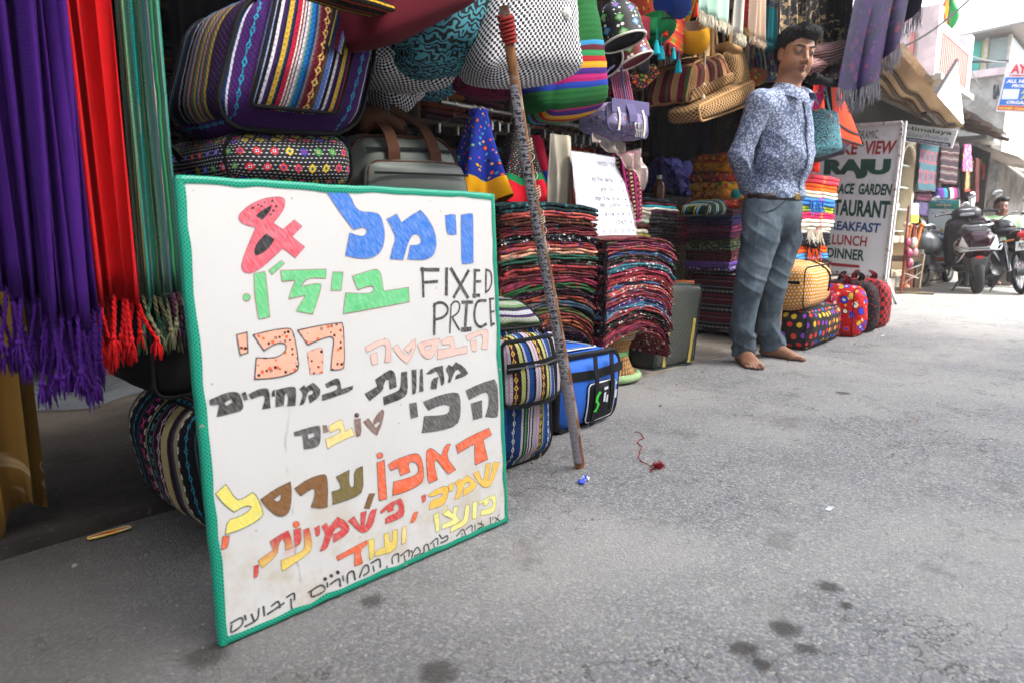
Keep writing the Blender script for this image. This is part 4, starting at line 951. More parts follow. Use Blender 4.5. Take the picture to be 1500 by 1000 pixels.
for i in range(k0,k1):
    row = []
    for a in np.linspace(-1.9,.35,9):
        d = cam_side*math.cos(a)+np.cross(T,cam_side)*math.sin(a);d = d-(d@T)*T;d /= np.linalg.norm(d);row.append(P[i]+d*(rr[i]+.0012))
    Rr.append(row)
m.grid(np.array(Rr));m.grid(np.array(Rr)-0*fw,flip=True)
m = MB();m.grid(np.array(Rr));build(m,'printed_tape',mat('printed_strip',tapeprint,.3),pole,sharp=None)
m = MB();hl = []
def helix(i0,i1,turns,rad,wobs=.0):
    q = []
    for s_ in np.linspace(0,1,int(turns*10)):
        k = i0+(i1-i0)*s_;c = P[0]+(P[-1]-P[0])*(k/(n_-1));a = s_*turns*2*PI
        q.append(c+(sd*math.cos(a)+fw*math.sin(a))*rad)
    return q
m.tube(helix(42.2,44.3,7,.0155),.0042,6);build(m,'red_binding',cloth('red_binding','#8a2a26',.4),pole)
m = MB()
for i0,i1,tn in ((24,34,6),(33.5,34.6,4),(29.5,30.4,4),(27,27.6,3)): m.tube(helix(i0,i1,tn,.0148),.0012,5)
build(m,'cord',plain('twine','#b8ab98',.8),pole)

# ================================================================ striped backpack and sports bag
BS = [(.05,'#16386e'),(.009,'#b8b4b8'),(.006,'#1a1a22'),(.007,'#4a8a58'),(.006,'#242430'),(.004,'#d0ccc8'),(.006,'#4a2450'),(.007,'#c4bfc4'),(.006,'#3c1c44'),(.014,'#a8a5ae'),(.004,'#c07a9c'),(.01,'#aaa8b0'),(.016,'#3c1624'),(.006,'#8fa070'),(.01,'#2a5a9c')]
M_BP = stripes('blue_woven',BS,motifs=[(.022,.0055,.027,'#d8d2c8','ring'),(.136,.006,.024,'#d8a83a','ring')],off=.104,weave_s=520.,wk=.4)
BS2 = [(.018,'#3c1624'),(.007,'#16141a'),(.012,'#b5b56a'),(.006,'#17151c'),(.007,'#a9a6ae'),(.016,'#1d468a'),(.008,'#121216'),(.010,'#b8b4ba'),(.004,'#c07a9c'),(.008,'#b8b4ba')]
M_BP2 = stripes('blue_woven_pocket',BS2,motifs=[(.009,.0065,.025,'#d8b04a','ring')],off=.082,weave_s=520.,wk=.4)
b = Bag([(1.36,1.37,.43),(1.63,1.37,.43),(1.645,1.35,.004),(1.36,1.35,.004)],.28,.07,.03,16,.004,12)
r = thing('backpack','tall blue woven backpack with striped bands and black zip pocket, standing at the board edge','backpack',(1.5,1.5,0))
b.body(M_BP,r);b.piping(M_BLK,r,r=.006)
pk = panel(b,-.98,.50,-.02,.86,.04,'front_pocket',M_BP2,r,r=.02,n=12,edge=M_BLK,er=.006)
pk2 = panel(b,.52,.99,-.02,.84,.022,'side_pocket',M_BP2,r,r=.015,n=10,edge=M_BLK,er=.006)
facestrap(b,[(-.98,.52),(-.2,.52),(.5,.55)],.028,M_BLK,r,'zip_band',out=.052);facestrap(b,[(.52,.55),(.8,.58),(.99,.6)],.024,M_BLK,r,'zip_band',out=.034)
facestrap(b,[(-.98,.52),(-.2,.52),(.46,.55)],.004,M_ZIP,r,'zip',out=.057)
hd = Bag([(1.40,1.40,.515),(1.55,1.42,.50),(1.60,1.36,.425),(1.38,1.36,.43)],.22,.03,.01,10,.005,4)
hd.body(stripes('hood_stripes',[(.02,'#9aa090'),(.01,'#3c2450'),(.014,'#b0b0b4'),(.012,'#2a2a36'),(.01,'#6a8a5a')],axis=1,off=.1),r,'hood');hd.piping(M_BLK,r,r=.005)
nk = Bag([(1.40,1.42,.46),(1.58,1.42,.455),(1.6,1.39,.41),(1.38,1.39,.41)],.2,.03,.005,8,.006,5);nk.body(M_BLK,r,'neck')
m = MB();m.tube([b.p(.0,-1,-.93,.02),b.p(.02,-1,-.9,.03),b.p(.1,-1,-.82,.025)],.0012,4);build(m,'loose_thread',plain('straw','#b8a468',.7),r)
M_SB = cloth('sports_blue','#2c64c4',.12,.6,1400.);M_SK = cloth('sports_black','#111216',.2,.6,1400.);M_WP = plain('white_piping','#d8dce4',.5)
b = Bag([(1.80,1.46,.275),(2.17,1.47,.262),(2.19,1.50,.004),(1.80,1.47,.002)],.40,.055,.018,16,.004,15,taper=.02)
r = thing('sports_bag','blue and black sports bag with white piping and a green swoosh like mark','bag',(2.,1.66,0))
r['label'] = 'bright blue and black sports bag with white piping on the road behind the pole'
b.body(M_SB,r);b.piping(M_SK,r,r=.012,inset=-.002)
m = MB()
def endf(R,h): return R
m.softbox((.03,.36,.25),.014,10,.006);m.xf(Matrix.Translation((1.795,1.665,.135)));e = build(m,'end_panel',M_SK,r,sharp=None)
m = MB();pts = [(1.779,1.665+.15*sx_,.135+.10*sz_) for sx_,sz_ in ((-1,-1),(-1.08,0),(-1,.9),(-.5,1.08),(0,1.1),(.5,1.08),(1,.9),(1.08,0),(1,-1),(0,-1.1))]
m.tube(spline(pts+pts[:1],5),.003,6);build(m,'piping',M_WP,r)
m = MB();m.softbox((.03,.24,.17),.014,8,.01);m.xf(Matrix.Translation((1.778,1.63,.15)));build(m,'end_pocket',M_SK,r,sharp=None)
m = MB();pts = [(1.762,1.63+.1*sx_,.15+.07*sz_) for sx_,sz_ in ((-1,-1),(-1.05,0),(-1,1),(0,1.08),(1,1),(1.05,0),(1,-1))];m.tube(spline(pts,5),.003,6);build(m,'piping',M_WP,r)
pk = panel(b,-.34,.62,-.85,.25,.014,'front_pocket',M_SK,r,r=.02,edge=M_WP,er=.0028)
for a0,(c0,c1) in ((-.16,(-.95,.6)),(.40,(-.6,.6))):
    facestrap(b,[(a0,c0),(a0,-.2),(a0,.3),(a0-.02,c1),(a0,1.02)],.022,M_SK,r,'handle',out=.020)
facestrap(b,[(-.98,.52),(0,.50),(.98,.56)],.034,M_SK,r,'band',out=.003)
# round topped lid flap with zip
Pt = []
for a in np.linspace(0,2*PI,40,endpoint=False):
    sx_,sy_ = math.cos(a),math.sin(a);sx_ = np.sign(sx_)*abs(sx_)**.5;sy_ = np.sign(sy_)*abs(sy_)**.5;Pt.append(b.p(.0+.72*sx_,-.02+.62*sy_,1.)+(0,0,.004))
m = MB();m.tube(Pt,.006,6,closed=True);build(m,'zip',M_SK,r);m = MB();m.tube([p+(0,0,.002) for p in [(b.p(0,0,1)*.06+q*.94) for q in Pt]],.0026,6,closed=True);build(m,'piping',M_WP,r)
m = MB();m.tube([p+(0,0,.002) for p in [(q*1.055-b.p(0,0,1)*.055) for q in Pt]],.0026,6,closed=True);build(m,'piping',M_WP,r)
m = MB();m.strap(spline([b.p(-.9,.9,1.0)+(0,0,.0),b.p(-.6,.95,1.0)+(0,0,.05),b.p(-.1,.9,1)+(0,0,.02),b.p(.5,.9,1)+(0,0,.025)],7),.04,.006,side=(0,1,0));build(m,'shoulder_strap',M_SK,r)
# printed marks on the front pocket
def mark(bag,pl,mt,parent,out=.024,name='print',cx=0,cz=0,k=1.):
    P = [bag.p(cx+a*k,-1,cz+c*k,out) for a,c in pl];m = MB();m.poly(P);return build(m,name,mt,parent,smooth=False)
mark(b,[(-.14,-.62),(-.02,-.66),(.07,-.42),(-.02,-.28),(.02,-.14),(.10,-.06),(.02,.0),(-.08,-.14),(-.10,-.3),(-.02,-.42),(-.05,-.54)],plain('lime_print','#3fc83a',.5),r,cx=-.12,cz=.05,k=.9)
for pl in ([(.20,-.30),(.27,-.30),(.27,-.02),(.20,-.04)],[(.20,.04),(.34,.05),(.34,.13),(.20,.12)],[(.30,-.34),(.36,-.34),(.36,-.12),(.30,-.12)]): mark(b,pl,M_WP,r,out=.0245,cx=-.14)
for pl in ([(.44,-.30),(.52,-.30),(.52,-.05),(.44,-.05)],[(.46,.12),(.5,.12),(.5,.2),(.46,.2)]): mark(b,pl,M_WP,r,out=.0255,cx=.04)
# ================================================================ folded textiles
def folded(name,label,cat,x0,x1,y0,y1,z,t,mt,seed=0,droop=(0,0),group=None,ends=0,fold=2,tails=None,k=1.):
    """one folded cloth: rolls of thickness t/fold lying on each other; droop bends the two ends down"""
    rs = np.random.RandomState(seed);m = MB();w,d = x1-x0,y1-y0
    for j in range(fold):
        th = t/fold*1.0;ph = rs.rand()*6
        def fn(R,h,j=j,ph=ph):
            R = R.copy();a = R[...,0]/(w/2)
            f = (R[...,1] < 0)
            R[...,2] += .0026*np.sin(a*7+ph)+.0018*np.sin(a*15+ph*2+seed)+.0012*np.sin(a*31+seed)
            R[...,1] += (.005*np.sin(a*6+ph)+.004*np.sin(a*13+seed)+rs.uniform(-.003,.003))*(1)
            R[...,2] -= droop[0]*np.clip(-a,0,1)**2.6+droop[1]*np.clip(a,0,1)**2.6
            R[...,0] += -a*.25*(droop[0]*(a < 0)+droop[1]*(a > 0))*np.abs(a)**3
            R[...,2] -= .35*(droop[0]*(a < 0)+droop[1]*(a > 0))*np.clip(-R[...,1]/(d/2),0,1)**3*.25
            return R
        m2 = MB();m2.softbox((w+rs.uniform(-.014,.014),d,th*1.12),th*.55,12,.001,fn=fn)
        m2.xf(Matrix.Translation(((x0+x1)/2+rs.uniform(-.006,.006),(y0+y1)/2,z-th/2-j*th)));m.merge(m2)
    return build(m,name,mt,None,label=label,cat=cat,group=group,sharp=None)
def fringe_part(parent,pts,l,mt,n=3,seed=0,spread=.012,r=.0013,name='fringe'):
    rs = np.random.RandomState(seed);m = MB()
    for p in pts:
        for _ in range(n):
            a = np.asarray(p)+rs.normal(size=3)*np.array((.004,.004,.003));d = rs.normal(size=2)*spread
            b = a+np.array((d[0]*.3,d[1]*.3,-l*.5));c = a+np.array((d[0],d[1],-l*rs.uniform(.7,1.2)))
            m.tube([a,b,c],[r,r,r*.5],4,caps=False)
    o = build(m,name,mt,parent,sharp=None);o['kind'] = 'stuff';return o
def mute(c,k=.8,g=.2): v = lin(c);m_ = sum(v)/3;return tuple((x*(1-g)+m_*g)*k for x in v)
def pais(nm,a,b,c,s=30.): a,b,c = mute(a),mute(b,.8),mute(c,.7);return floral('shawl_'+nm,a,[b,c,b,a,c],s*1.5,.40,bg2=None,oc=True,m2=1.6)
ORD = ['topmost','second','third','fourth','fifth','sixth','seventh','eighth','ninth','tenth','eleventh','twelfth','thirteenth','fourteenth','fifteenth','sixteenth','seventeenth','eighteenth','nineteenth','twentieth','twenty first','twenty second','twenty third','lowest']
S1 = [('teal and black','#0e2a30','#1f7f86','#2a9aa0',1.35),('orange and purple','#c8402c','#4a2a86','#e0683a',1.),('brown and orange','#5a2a18','#b8602c','#3a1a14',1.),('maroon and teal','#6a1a28','#2a6a70','#8a2a30',.9),('red and black','#7a1420','#16101a','#a02030',.8),('black and white','#111114','#d8d6da','#2a2a30',1.2),
      ('orange and violet','#b8342a','#4a1f78','#d85a34',1.1),('peach','#e8a07a','#e86a34','#f0c8b0',1.1),('green and brown','#12614a','#5a2a1c','#1c7a5a',.9),('brown and pale green','#4a1c20','#7aa890','#3a1a1a',.9),('red and orange','#a8202a','#d8602c','#7a1a20',1.),('maroon and gold','#6a1426','#9a5a24','#4a1030',.95),('magenta','#a01440','#5a1a3a','#c02050',.95),
      ('green and red','#1c5a2c','#a01c2c','#2f7a3a',1.),('black and magenta','#1a1218','#a03a78','#5a1a40',.9),('rust and teal','#a8401f','#2f5a5a','#7a2a1c',1.),('blue grey and brown','#2a5068','#8a5a34','#1f3a50',1.05),('olive and red','#4f5a24','#8a2a24','#6a6a30',1.),('rust and red','#8a2a1c','#b8502a','#5a1a14',1.),('orange and black','#c2601f','#2a1410','#8a3a18',1.05),('black and pink','#17121a','#c05a70','#7a2a3c',1.1)]
z = .822;GA = 'folded paisley shawls stacked on the left stool'
tt = .022
for i,(nm,a,b_,c_,k) in enumerate(S1):
    th = tt*k*1.06;lo = max(0,i-9)/11.
    lab = f'{nm} folded paisley shawl, {ORD[i]} from the top of the left stack' if i else 'teal and black folded paisley shawl, topmost of the left stack'
    if i == len(S1)-1: lab = 'black and pink folded paisley shawl, lowest of the left stack on its stool'
    o = folded('folded_shawl',lab,'shawl',1.76+.006*math.sin(i*2.1),2.352+.008*math.sin(i*1.7)+(.01 if i == 0 else 0),1.73+.005*math.sin(i*3.1),2.12,z,th,pais(nm.replace(' ','_'),a,b_,c_,26+6*(i % 3)),i+1,droop=(.02+.03*lo,.018+.11*lo**1.5),group=GA,fold=2)
    if i in (0,3,6,9,12,15): fringe_part(o,[np.array((1.765+.004*j,1.735+.025*j,z-.01-.02)) for j in range(8)],.07,cloth('fringe_'+['teal','brown','rust','plum','gold','grey'][i//3 % 6],['#2a3a3a','#6a4a2a','#7a3a20','#4a2030','#9a7a30','#5a5a60'][i//3 % 6]),4,i)
    z -= th
S2 = [('maroon with green leaves','#7a1428','#4a7a44','#c05a70'),('dark magenta','#7a1848','#b84a70','#3a1424'),('red and green','#a81c30','#5a7a4a','#d86a70'),('blue and red','#1f5a9a','#a82030','#e8e0d8'),('black and green','#15151a','#4a7a50','#a81c30'),('pink and cream','#c03a6a','#e8dccc','#8a1a40'),('teal and white','#0f7f92','#d8e0e0','#0a5a70'),('bright magenta','#b81450','#e8c8b8','#7a1434'),
      ('crimson','#a01428','#c8405a','#6a1020'),('red and cream','#b82430','#f0e4d8','#7a1a20'),('blue and crimson','#2a70b0','#b82038','#e8e0d8'),('cream and red','#c83a40','#e8d8c8','#4a7a5a'),('rose and blue','#c8405a','#2a70a8','#e8d0c8'),('dark crimson','#8a1424','#c04a5a','#e0d0c0'),('purple and white','#4a2a80','#e8e0e4','#a81c40'),('sky blue and red','#2a8ab8','#c03040','#e8e4dc'),('red and teal','#a82030','#1f7a8a','#e0d0c4'),
      ('black, green and red','#17161a','#3a7a50','#b02434'),('black and red','#1a1418','#a82434','#e0d4c8'),('scarlet and pink','#b02434','#d87a80','#1a1418'),('magenta and red','#a81450','#7a1424','#3a7a50'),('cream and black','#8a1c2c','#e0d0c0','#15141a')]
def blocky(nm,a,b,c): a,b,c = mute(a,.8),mute(b,.85),mute(c,.8);return floral('block_'+nm,a,[b,a,c,b,a],52.,.42,oc=True,m2=1.3,dark='#1a1014')
z = .690;GB = 'folded printed blankets stacked on the bamboo stool'
for i,(nm,a,b_,c_) in enumerate(S2):
    th = .0196;lo = i/21.
    lab = f'{nm} folded blanket, {ORD[i]} from the top of the right hand stack' if i else 'maroon folded blanket with green leaves, topmost of the right hand stack'
    if i == len(S2)-1: lab = 'cream and black folded blanket, lowest, drooping over the bamboo stool'
    o = folded('folded_blanket',lab,'blanket',2.40+.008*math.sin(i*2.3)-.01*lo,3.0+.008*math.sin(i*1.3),1.73+.006*math.sin(i*2.7),2.16,z,th*1.03,blocky(nm.replace(' ','_').replace(',',''),a,b_,c_),i+40,droop=(.012+.05*lo,.05+.11*lo),group=GB,fold=2)
    if i in (0,4,8,12,16): fringe_part(o,[np.array((2.402+.002*j,1.725+.02*j,z-.02)) for j in range(7)]+[np.array((2.39,1.722,z-.03-.01*j)) for j in range(4)],.085,cloth('fringe_dark','#1d1a1e'),5,i,spread=.018)
    z -= th
# bamboo stools
def stool(label,cx,cy,h=.30,r=.16):
    root = thing('bamboo_stool',label,'stool',(cx,cy,.01))
    M_BAM = plain('bamboo','#b98a52',.6,var=.25);M_RING = stripes('ring_wrap',[(.018,'#8fb98a'),(.004,'#c9b070')],weave_s=900.,wk=.15,warp=.001)
    n = 46
    m = MB()
    for i in range(n):
        for sg in (-1,1):
            a = i/n*2*PI;b_ = a+sg*.75;t = np.linspace(0,1,7)
            rad = r*(.98-.30*np.sin(PI*t));
            P = np.stack([cx+np.cos(a+(b_-a)*t)*rad,cy+np.sin(a+(b_-a)*t)*rad,.025+(h-.04)*t],-1);m.tube(P,.0034,5,caps=False)
    build(m,'cane',M_BAM,root,sharp=None,kind='stuff')
    for zz,rr_,tr in ((.028,r*1.02,.019),(h,r*1.0,.021)):
        a = np.linspace(0,2*PI,36,endpoint=False);m = MB();m.tube(np.stack([cx+np.cos(a)*rr_,cy+np.sin(a)*rr_,np.full(36,zz)],-1),tr,9,closed=True);build(m,'ring',M_RING,root,sharp=None)
    a = np.linspace(0,2*PI,36,endpoint=False)
    for dz in (-.007,0,.007):
        m = MB();m.tube(np.stack([cx+np.cos(a)*r*.70,cy+np.sin(a)*r*.70,np.full(36,h*.52+dz)],-1),.004,6,closed=True);build(m,'waist_band',plain('green_cord','#6fa86a',.6),root)
    m = MB()
    for dz in (.0,.012,.024): m.tube(np.stack([cx+np.cos(a)*r*(.90+dz),cy+np.sin(a)*r*(.90+dz),np.full(36,h*.80+dz)],-1),.0022,5,closed=True)
    build(m,'stitching',plain('twine','#b8ab98',.8),root)
    m = MB();m.lathe([(0.001,h+.012),(r*.9,h+.014),(r*.96,h+.004),(r*.9,h-.006),(.001,h-.006)],(cx,cy,0),30);build(m,'seat',plain('woven_seat','#a8804a',.8),root)
stool('bamboo stool with green bound rings under the right hand blanket stack',2.69,1.925,.262,.155)
stool('bamboo stool with green ring under the paisley shawl stack, behind the sports bag',2.02,1.93,.335,.15)
# green striped carrier
M_GC = stripes('green_stripe_plastic',[(.009,'#06190f'),(.004,'#020a07'),(.006,'#0b2a20'),(.003,'#020806')],weave_s=200.,wk=.1,rough=.3)
b = Bag([at(950,420,1.86),at(1032,424,1.80),at(1018,534,1.80),at(943,520,1.85)],.20,.02,.012,14,.008,21,taper=.1)
b = Bag([(3.05,1.83,.44),(3.39,1.79,.43),(3.33,1.79,.012),(2.99,1.83,.012)],.19,.02,.014,14,.007,21,shear=(.0,-.03))
r = thing('carrier_bag','dark green striped carrier bag with yellow webbing, standing between stool and rugs','bag',(3.2,1.9,.01))
b.body(M_GC,r);b.piping(plain('green_trim','#0c2a22',.4),r,r=.004)
for a0 in (-.62,.62): facestrap(b,[(a0,-.95),(a0,0),(a0,.15)],.028,cloth('yellow_web','#a8924a'),r,'webbing')
m = MB();m.strap(spline([b.p(-1,-.3,.1)+(-.004,0,0),b.p(-1,0,.12)+(-.006,0,0),b.p(-1,.4,.1)+(-.004,0,0)],5),.028,.003,side=(0,0,1));build(m,'webbing',cloth('yellow_web','#a8924a'),r)

# ================================================================ rail with hangers and clothes
m = MB();ra,rb_ = np.array((2.15,2.5,1.30)),np.array((3.42,2.5,1.30));m.tube([ra,rb_],.013,10)
rail = thing('clothes_rail','horizontal steel clothes rail crossing behind the pole','rail',(2.78,2.5,1.28))
M_STEEL = plain('steel','#8f8d88',.3,.9)
build(m,'bar',M_STEEL,rail)
for x in (2.2,3.38):
    m = MB();m.tube([(x,2.5,1.31),(x,2.5,2.64)],.002,5);build(m,'rope',plain('twine','#b8ab98',.8),rail)
def hanger(x,label,w=.30,y=2.5,clip=True,group='wire hangers along the steel rail'):
    root = thing('hanger',label,'hanger',(x,y,1.22),group);z0 = 1.316
    m = MB();a = np.linspace(-.3,PI*1.05,10);m.tube([(x,y+.018*math.cos(q),z0-.004+.018*math.sin(q)-.012) for q in a]+[(x,y-.016,1.28),(x,y,1.262),(x,y,1.24)],.0022,5);build(m,'hook',M_STEEL,root)
    m = MB();m.tube([(x,y-w/2,1.225),(x,y,1.242),(x,y+w/2,1.225)],.004,6);build(m,'bar',M_STEEL,root)
    for s_ in (-1,1):
        m = MB();m.box((x,y+s_*w*.4,1.205),(.014,.03,.045));build(m,'clip',M_STEEL,root,bevel=.002)
hx = [2.24,2.36,2.41,2.47,2.56,2.62,2.74,2.80,2.88,2.93,2.99,3.06,3.12,3.18,3.24,3.30,3.35]
for i,x in enumerate(hx): hanger(x,f'wire hanger with metal clips, {ORD[i] if i else "first"} from the left along the steel rail')
def skirt(label,xa,xb,y,zt,zb,mts,flare,seed,folds=5,top=.1,bands=None):
    """gathered skirt hanging from a hanger; panels (material, from, to) down its length"""
    rs = np.random.RandomState(seed);root = thing('hanging_skirt',label,'skirt',((xa+xb)/2,y,zb),'skirts and trousers hanging from the rail')
    nu,nz = folds*12+1,14;u = np.linspace(0,1,nu)
    for (mt,f0,f1,nm) in mts:
        v = np.linspace(f0,f1,nz);U,Vv = np.meshgrid(u,v,indexing='ij')
        w = top+(flare)*Vv**1.2;cx = (xa+xb)/2
        th = U*2*PI;fold = 1+.28*np.cos(U*2*PI*folds+seed)*Vv
        X_ = cx+(xb-xa)/2*(.25+.75*Vv)*np.cos(th)*fold;Y_ = y+w*.5*np.sin(th)*fold
        Z_ = zt+(zb-zt)*Vv+.02*np.cos(U*2*PI*folds*1+seed)*Vv
        m = MB();m.grid(np.stack([X_,Y_,Z_],-1));build(m,nm,mt,root,sharp=None)
    return root
Mb = cloth('royal_blue','#16309a',.2);My = cloth('marigold','#e0a010',.2);Mr = cloth('poppy_red','#c8142a',.2);Mg = cloth('leaf_green','#128048');Mk = dots('black_tiny','#100e14',['#c03a78','#2f9a6a','#e8dccc'],.012,.16,.5)
Mbf = floral('blue_flowers','#152a8a',['#d8502a','#e0a030','#2f8aa0'],22.,.22)
skirt('royal blue skirt with orange flecks and yellow hem, left end of the rail',2.14,2.42,2.38,1.27,.86,[(Mbf,0,.78,'skirt_cloth'),(My,.78,1,'hem')],.22,1,5)
skirt('black dotted skirt with green band and red hem',2.40,2.68,2.36,1.24,.84,[(Mk,0,.66,'skirt_cloth'),(Mg,.66,.74,'band'),(Mr,.74,1,'hem')],.24,2,5)
skirt('blue and yellow skirt panel behind the black dotted skirt',2.62,2.86,2.44,1.2,.82,[(cloth('crimson','#b8143a'),0,.5,'skirt_cloth'),(Mb,.5,.8,'band'),(My,.8,1,'hem')],.2,3,5)
hang_cloth('hanging_cloth','dark brown cloth with orange figures hanging right of the pole','cloth',2.70,2.86,2.46,.84,1.20,floral('brown_figures','#1d1210',['#b8602a','#8a3a1c'],28.,.28),3,.02,3)
hang_cloth('hanging_cloth','teal and pink patterned cloth hanging mid rail','cloth',2.86,2.99,2.40,.80,1.20,floral('teal_figures','#0f6a78',['#b82a5a','#2fa090','#14203a'],30.,.3),3,.025,4)
hang_cloth('hanging_cloth','rust coloured printed cloth hanging beside the handwritten price list','cloth',2.98,3.22,2.40,.83,1.17,floral('rust_print','#8a2f14',['#5a1a0e','#a8401c'],22.,.33),4,.016,5)
hang_cloth('hanging_cloth','dark plum cloth hanging at the right end of the rail','cloth',3.22,3.5,2.46,.82,1.2,cloth('plum','#2a0f22'),4,.02,6)
hang_cloth('hanging_cloth','off white trousers hanging folded at the left edge of the handwritten list','trousers',at(812,345,2.0)[0],at(842,300,2.0)[0],2.02,.70,1.14,cloth('off_white','#b8b09e',.12),2,.018,7)
# handwritten price list in a plastic sleeve
pl = thing('price_list','white handwritten price list in clear plastic behind the shawl stacks','notice',(2.62,1.95,.68))
TLp,TRp,BRp,BLp = at(836,222,1.99),at(908,232,1.99),at(931,346,1.9),at(846,352,1.9)
def PLp(u,v,o=0): return (TLp*(1-u)+TRp*u)*(1-v)+(BLp*(1-u)+BRp*u)*v+np.array((0,-o-.008*math.sin(u*5+v*3),0))
uu = np.linspace(0,1,20);P = np.array([[PLp(a,c) for c in uu] for a in uu]);m = MB();m.grid(P,flip=True);m.grid(P+np.array((0,.003,0)))
build(m,'paper',plain('sheet_paper','#a9aab6',.3,var=.05),pl,sharp=None)
P = np.array([[PLp(a*1.04-.02,c*1.02-.01,.004+.003*math.sin(a*31+c*12)+.002*math.sin(c*43)) for c in uu] for a in uu]);m = MB();m.grid(P,flip=True);build(m,'plastic_sleeve',mat('clear_sleeve',lambda n: ('#f4f6fa'),.08,spec=.6,Alpha=.16),pl,sharp=None)
rs = np.random.RandomState(77)
HB_ = {'a': [[(0,0),(1,1)],[(.9,0),(.2,.9)]],'l': [[(.2,-.5),(.3,0),(.9,.1),(.3,1)]],'m': [[(0,1),(.2,.1),(.7,0),(.9,.6),(.6,1)]],'v': [[(.4,0),(.6,.1),(.55,1)]],'n': [[(.2,0),(.7,.1),(.7,1),(.1,1)]],'t': [[(.1,1),(.3,.2),(.2,0),(.8,.1),(.85,1)]],'k': [[(.1,.1),(.9,0),(.6,.7)],[(.2,.3),(.2,1.4)]],
       'd': [[(0,0),(.9,0)],[(.7,0),(.7,1)]],'y': [[(.4,0),(.5,.4)]],'p': [[(.2,.4),(.1,0),(.8,0),(.9,1),(.1,1)]],'s': [[(.5,0),(.1,.5),(.5,1),(.9,.5),(.5,0)]],'x': [[(0,0),(.3,.8),(1,.8)],[(.5,0),(.4,.7)],[(1,0),(.9,.7)]],'h': [[(0,0),(.9,0),(.9,1)],[(.2,.3),(.2,1)]],'f': [[(.6,0),(.6,1.4)]]}
rows = [(.10,.95,'avdyvpms!',.055,.030),(.30,.78,'xlmh avlyfs',.04,.022),(.42,.80,'yvd lvk',.04,.022),(.53,.83,'tyk xvl kph',.04,.022),(.61,.83,'mlmvf yph',.04,.022),(.72,.86,'tyk xvrt',.04,.022),(.82,.87,'dapf',.05,.026),(.93,.90,'tyk hvnys',.05,.026)]
for (v0,u0,s,w,h) in rows:
    u = u0;m = MB()
    for ch in s:
        if ch == ' ': u -= w*1.2;continue
        g = HB_.get(ch,[[(.5,0),(.5,.8)]]) if ch != '!' else [[(.5,0),(.5,.7)],[(.5,.9),(.5,1)]]
        for st in g:
            q = [PLp(u-w+w*.8*x+rs.normal()*.002,v0+h*1.5*(y-.5),.0012) for x,y in st]
            m.strap(q if len(q) > 1 else q*2,.0034,.0004,side=np.cross(np.gradient(np.array(q),axis=0),(0,1.,0)))
        u -= w
    build(m,'handwriting',plain('pencil','#3c3c46',.6),pl,smooth=False)
    if v0 > .2: m = MB();m.strap([PLp(.93,v0,.0012),PLp(.96,v0,.0012)],.006,.0004,side=(0,0,1));build(m,'handwriting',plain('pen_dark','#303848',.6),pl,smooth=False)
# small folded stacks behind
def smallstack(x0,x1,y0,y1,ztop,specs,group,where,cat='cloth',name='folded_cloth',droop=(.004,.006),fr=None,seed=200):
    z = ztop
    for i,(nm,col,t,mt) in enumerate(specs):
        mt = mt or cloth('f_'+nm.replace(' ','_'),col,.2)
        pos = 'top' if i == 0 else 'bottom' if i == len(specs)-1 else ORD[i]+' down'
        o = folded(name,f'{nm} folded {cat}, {pos} of the {where}',cat,x0+.008*math.sin(i*2+seed),x1+.008*math.sin(i*3+seed),y0+.006*math.sin(i*1.7),y1,z,t,mt,seed+i,droop,group,fold=2 if t > .028 else 1)
        if fr and i % fr[0] == 0: fringe_part(o,[np.array((x0+(x1-x0)*fr[2]*q,y0-.006,z-t*.6)) for q in np.linspace(0,1,7)],fr[1],mt,3,i)
        z -= t
smallstack(3.12,3.31,2.08,2.4,.845,[('cream','#c8c0ac',.036,None),('grey beige','#a8a294',.026,None),('pale mint','#a8b8a4',.026,None),('dark brown','#4a2420',.028,None),('ivory','#d8d0bc',.026,None),('olive','#8a8a3a',.026,None)],'small folded cloths beside the price list','small stack right of the price list')
P_ = lambda nm,a,b,c: pais('x'+nm,a,b,c,34.)
smallstack(3.45,3.98,2.3,2.7,.915,[('teal black striped',None,.022,P_('1','#101a2a','#1f6a70','#0a0c14')),('maroon','#5a1028',.02,None),('bright teal','#1a8a9a',.016,None),('white','#c8c4bc',.014,None),('plum','#4a1a3a',.018,None),('black speckled',None,.022,P_('2','#131015','#6a6a60','#1d1a1e')),('grey speckled',None,.022,P_('3','#1c1a1e','#7a6a60','#2a2024')),('charcoal',None,.022,P_('4','#17151a','#5a5a60','#3a2020')),('black brown',None,.022,P_('5','#16100f','#6a5a48','#231a1a')),('dark slate',None,.024,P_('6','#121418','#4a4a50','#2a1a20')),('dark figured',None,.03,P_('7','#15131a','#5a4a50','#301a20')),('deep brown','#20120f',.03,None),('near black','#141014',.1,None)],'dark folded cloths in the middle of the shop','dark stack with teal and white layers',seed=230)
smallstack(4.0,4.36,2.32,2.75,.845,[('orange edged maroon','#8a3a1c',.018,None),('maroon figured',None,.024,P_('8','#4a0f1c','#7a2a2c','#2a0a14')),('wine','#4a0c1e',.022,None),('dark wine',None,.024,P_('9','#3a0c18','#6a1f2c','#1d0a10')),('wine red','#5a1020',.022,None),('brown red',None,.024,P_('10','#4a1a1a','#8a3a30','#1d0f10')),('dull crimson','#6a1424',.022,None),('rust striped',None,.024,P_('11','#5a2018','#7a2f3c','#2a1418')),('deep maroon','#3a0a16',.024,None)],'maroon folded cloths in the middle of the shop','maroon stack left of the purple blankets',seed=260)
hang_cloth('sequined_cloth','black cloth with gold sequins draped below the maroon stack','cloth',3.98,4.34,2.34,.16,.64,dots('sequins','#0f0d0f',['#c8b070','#8a7a4a','#14100f','#14100f'],.011,.2,.7),5,.02,9)
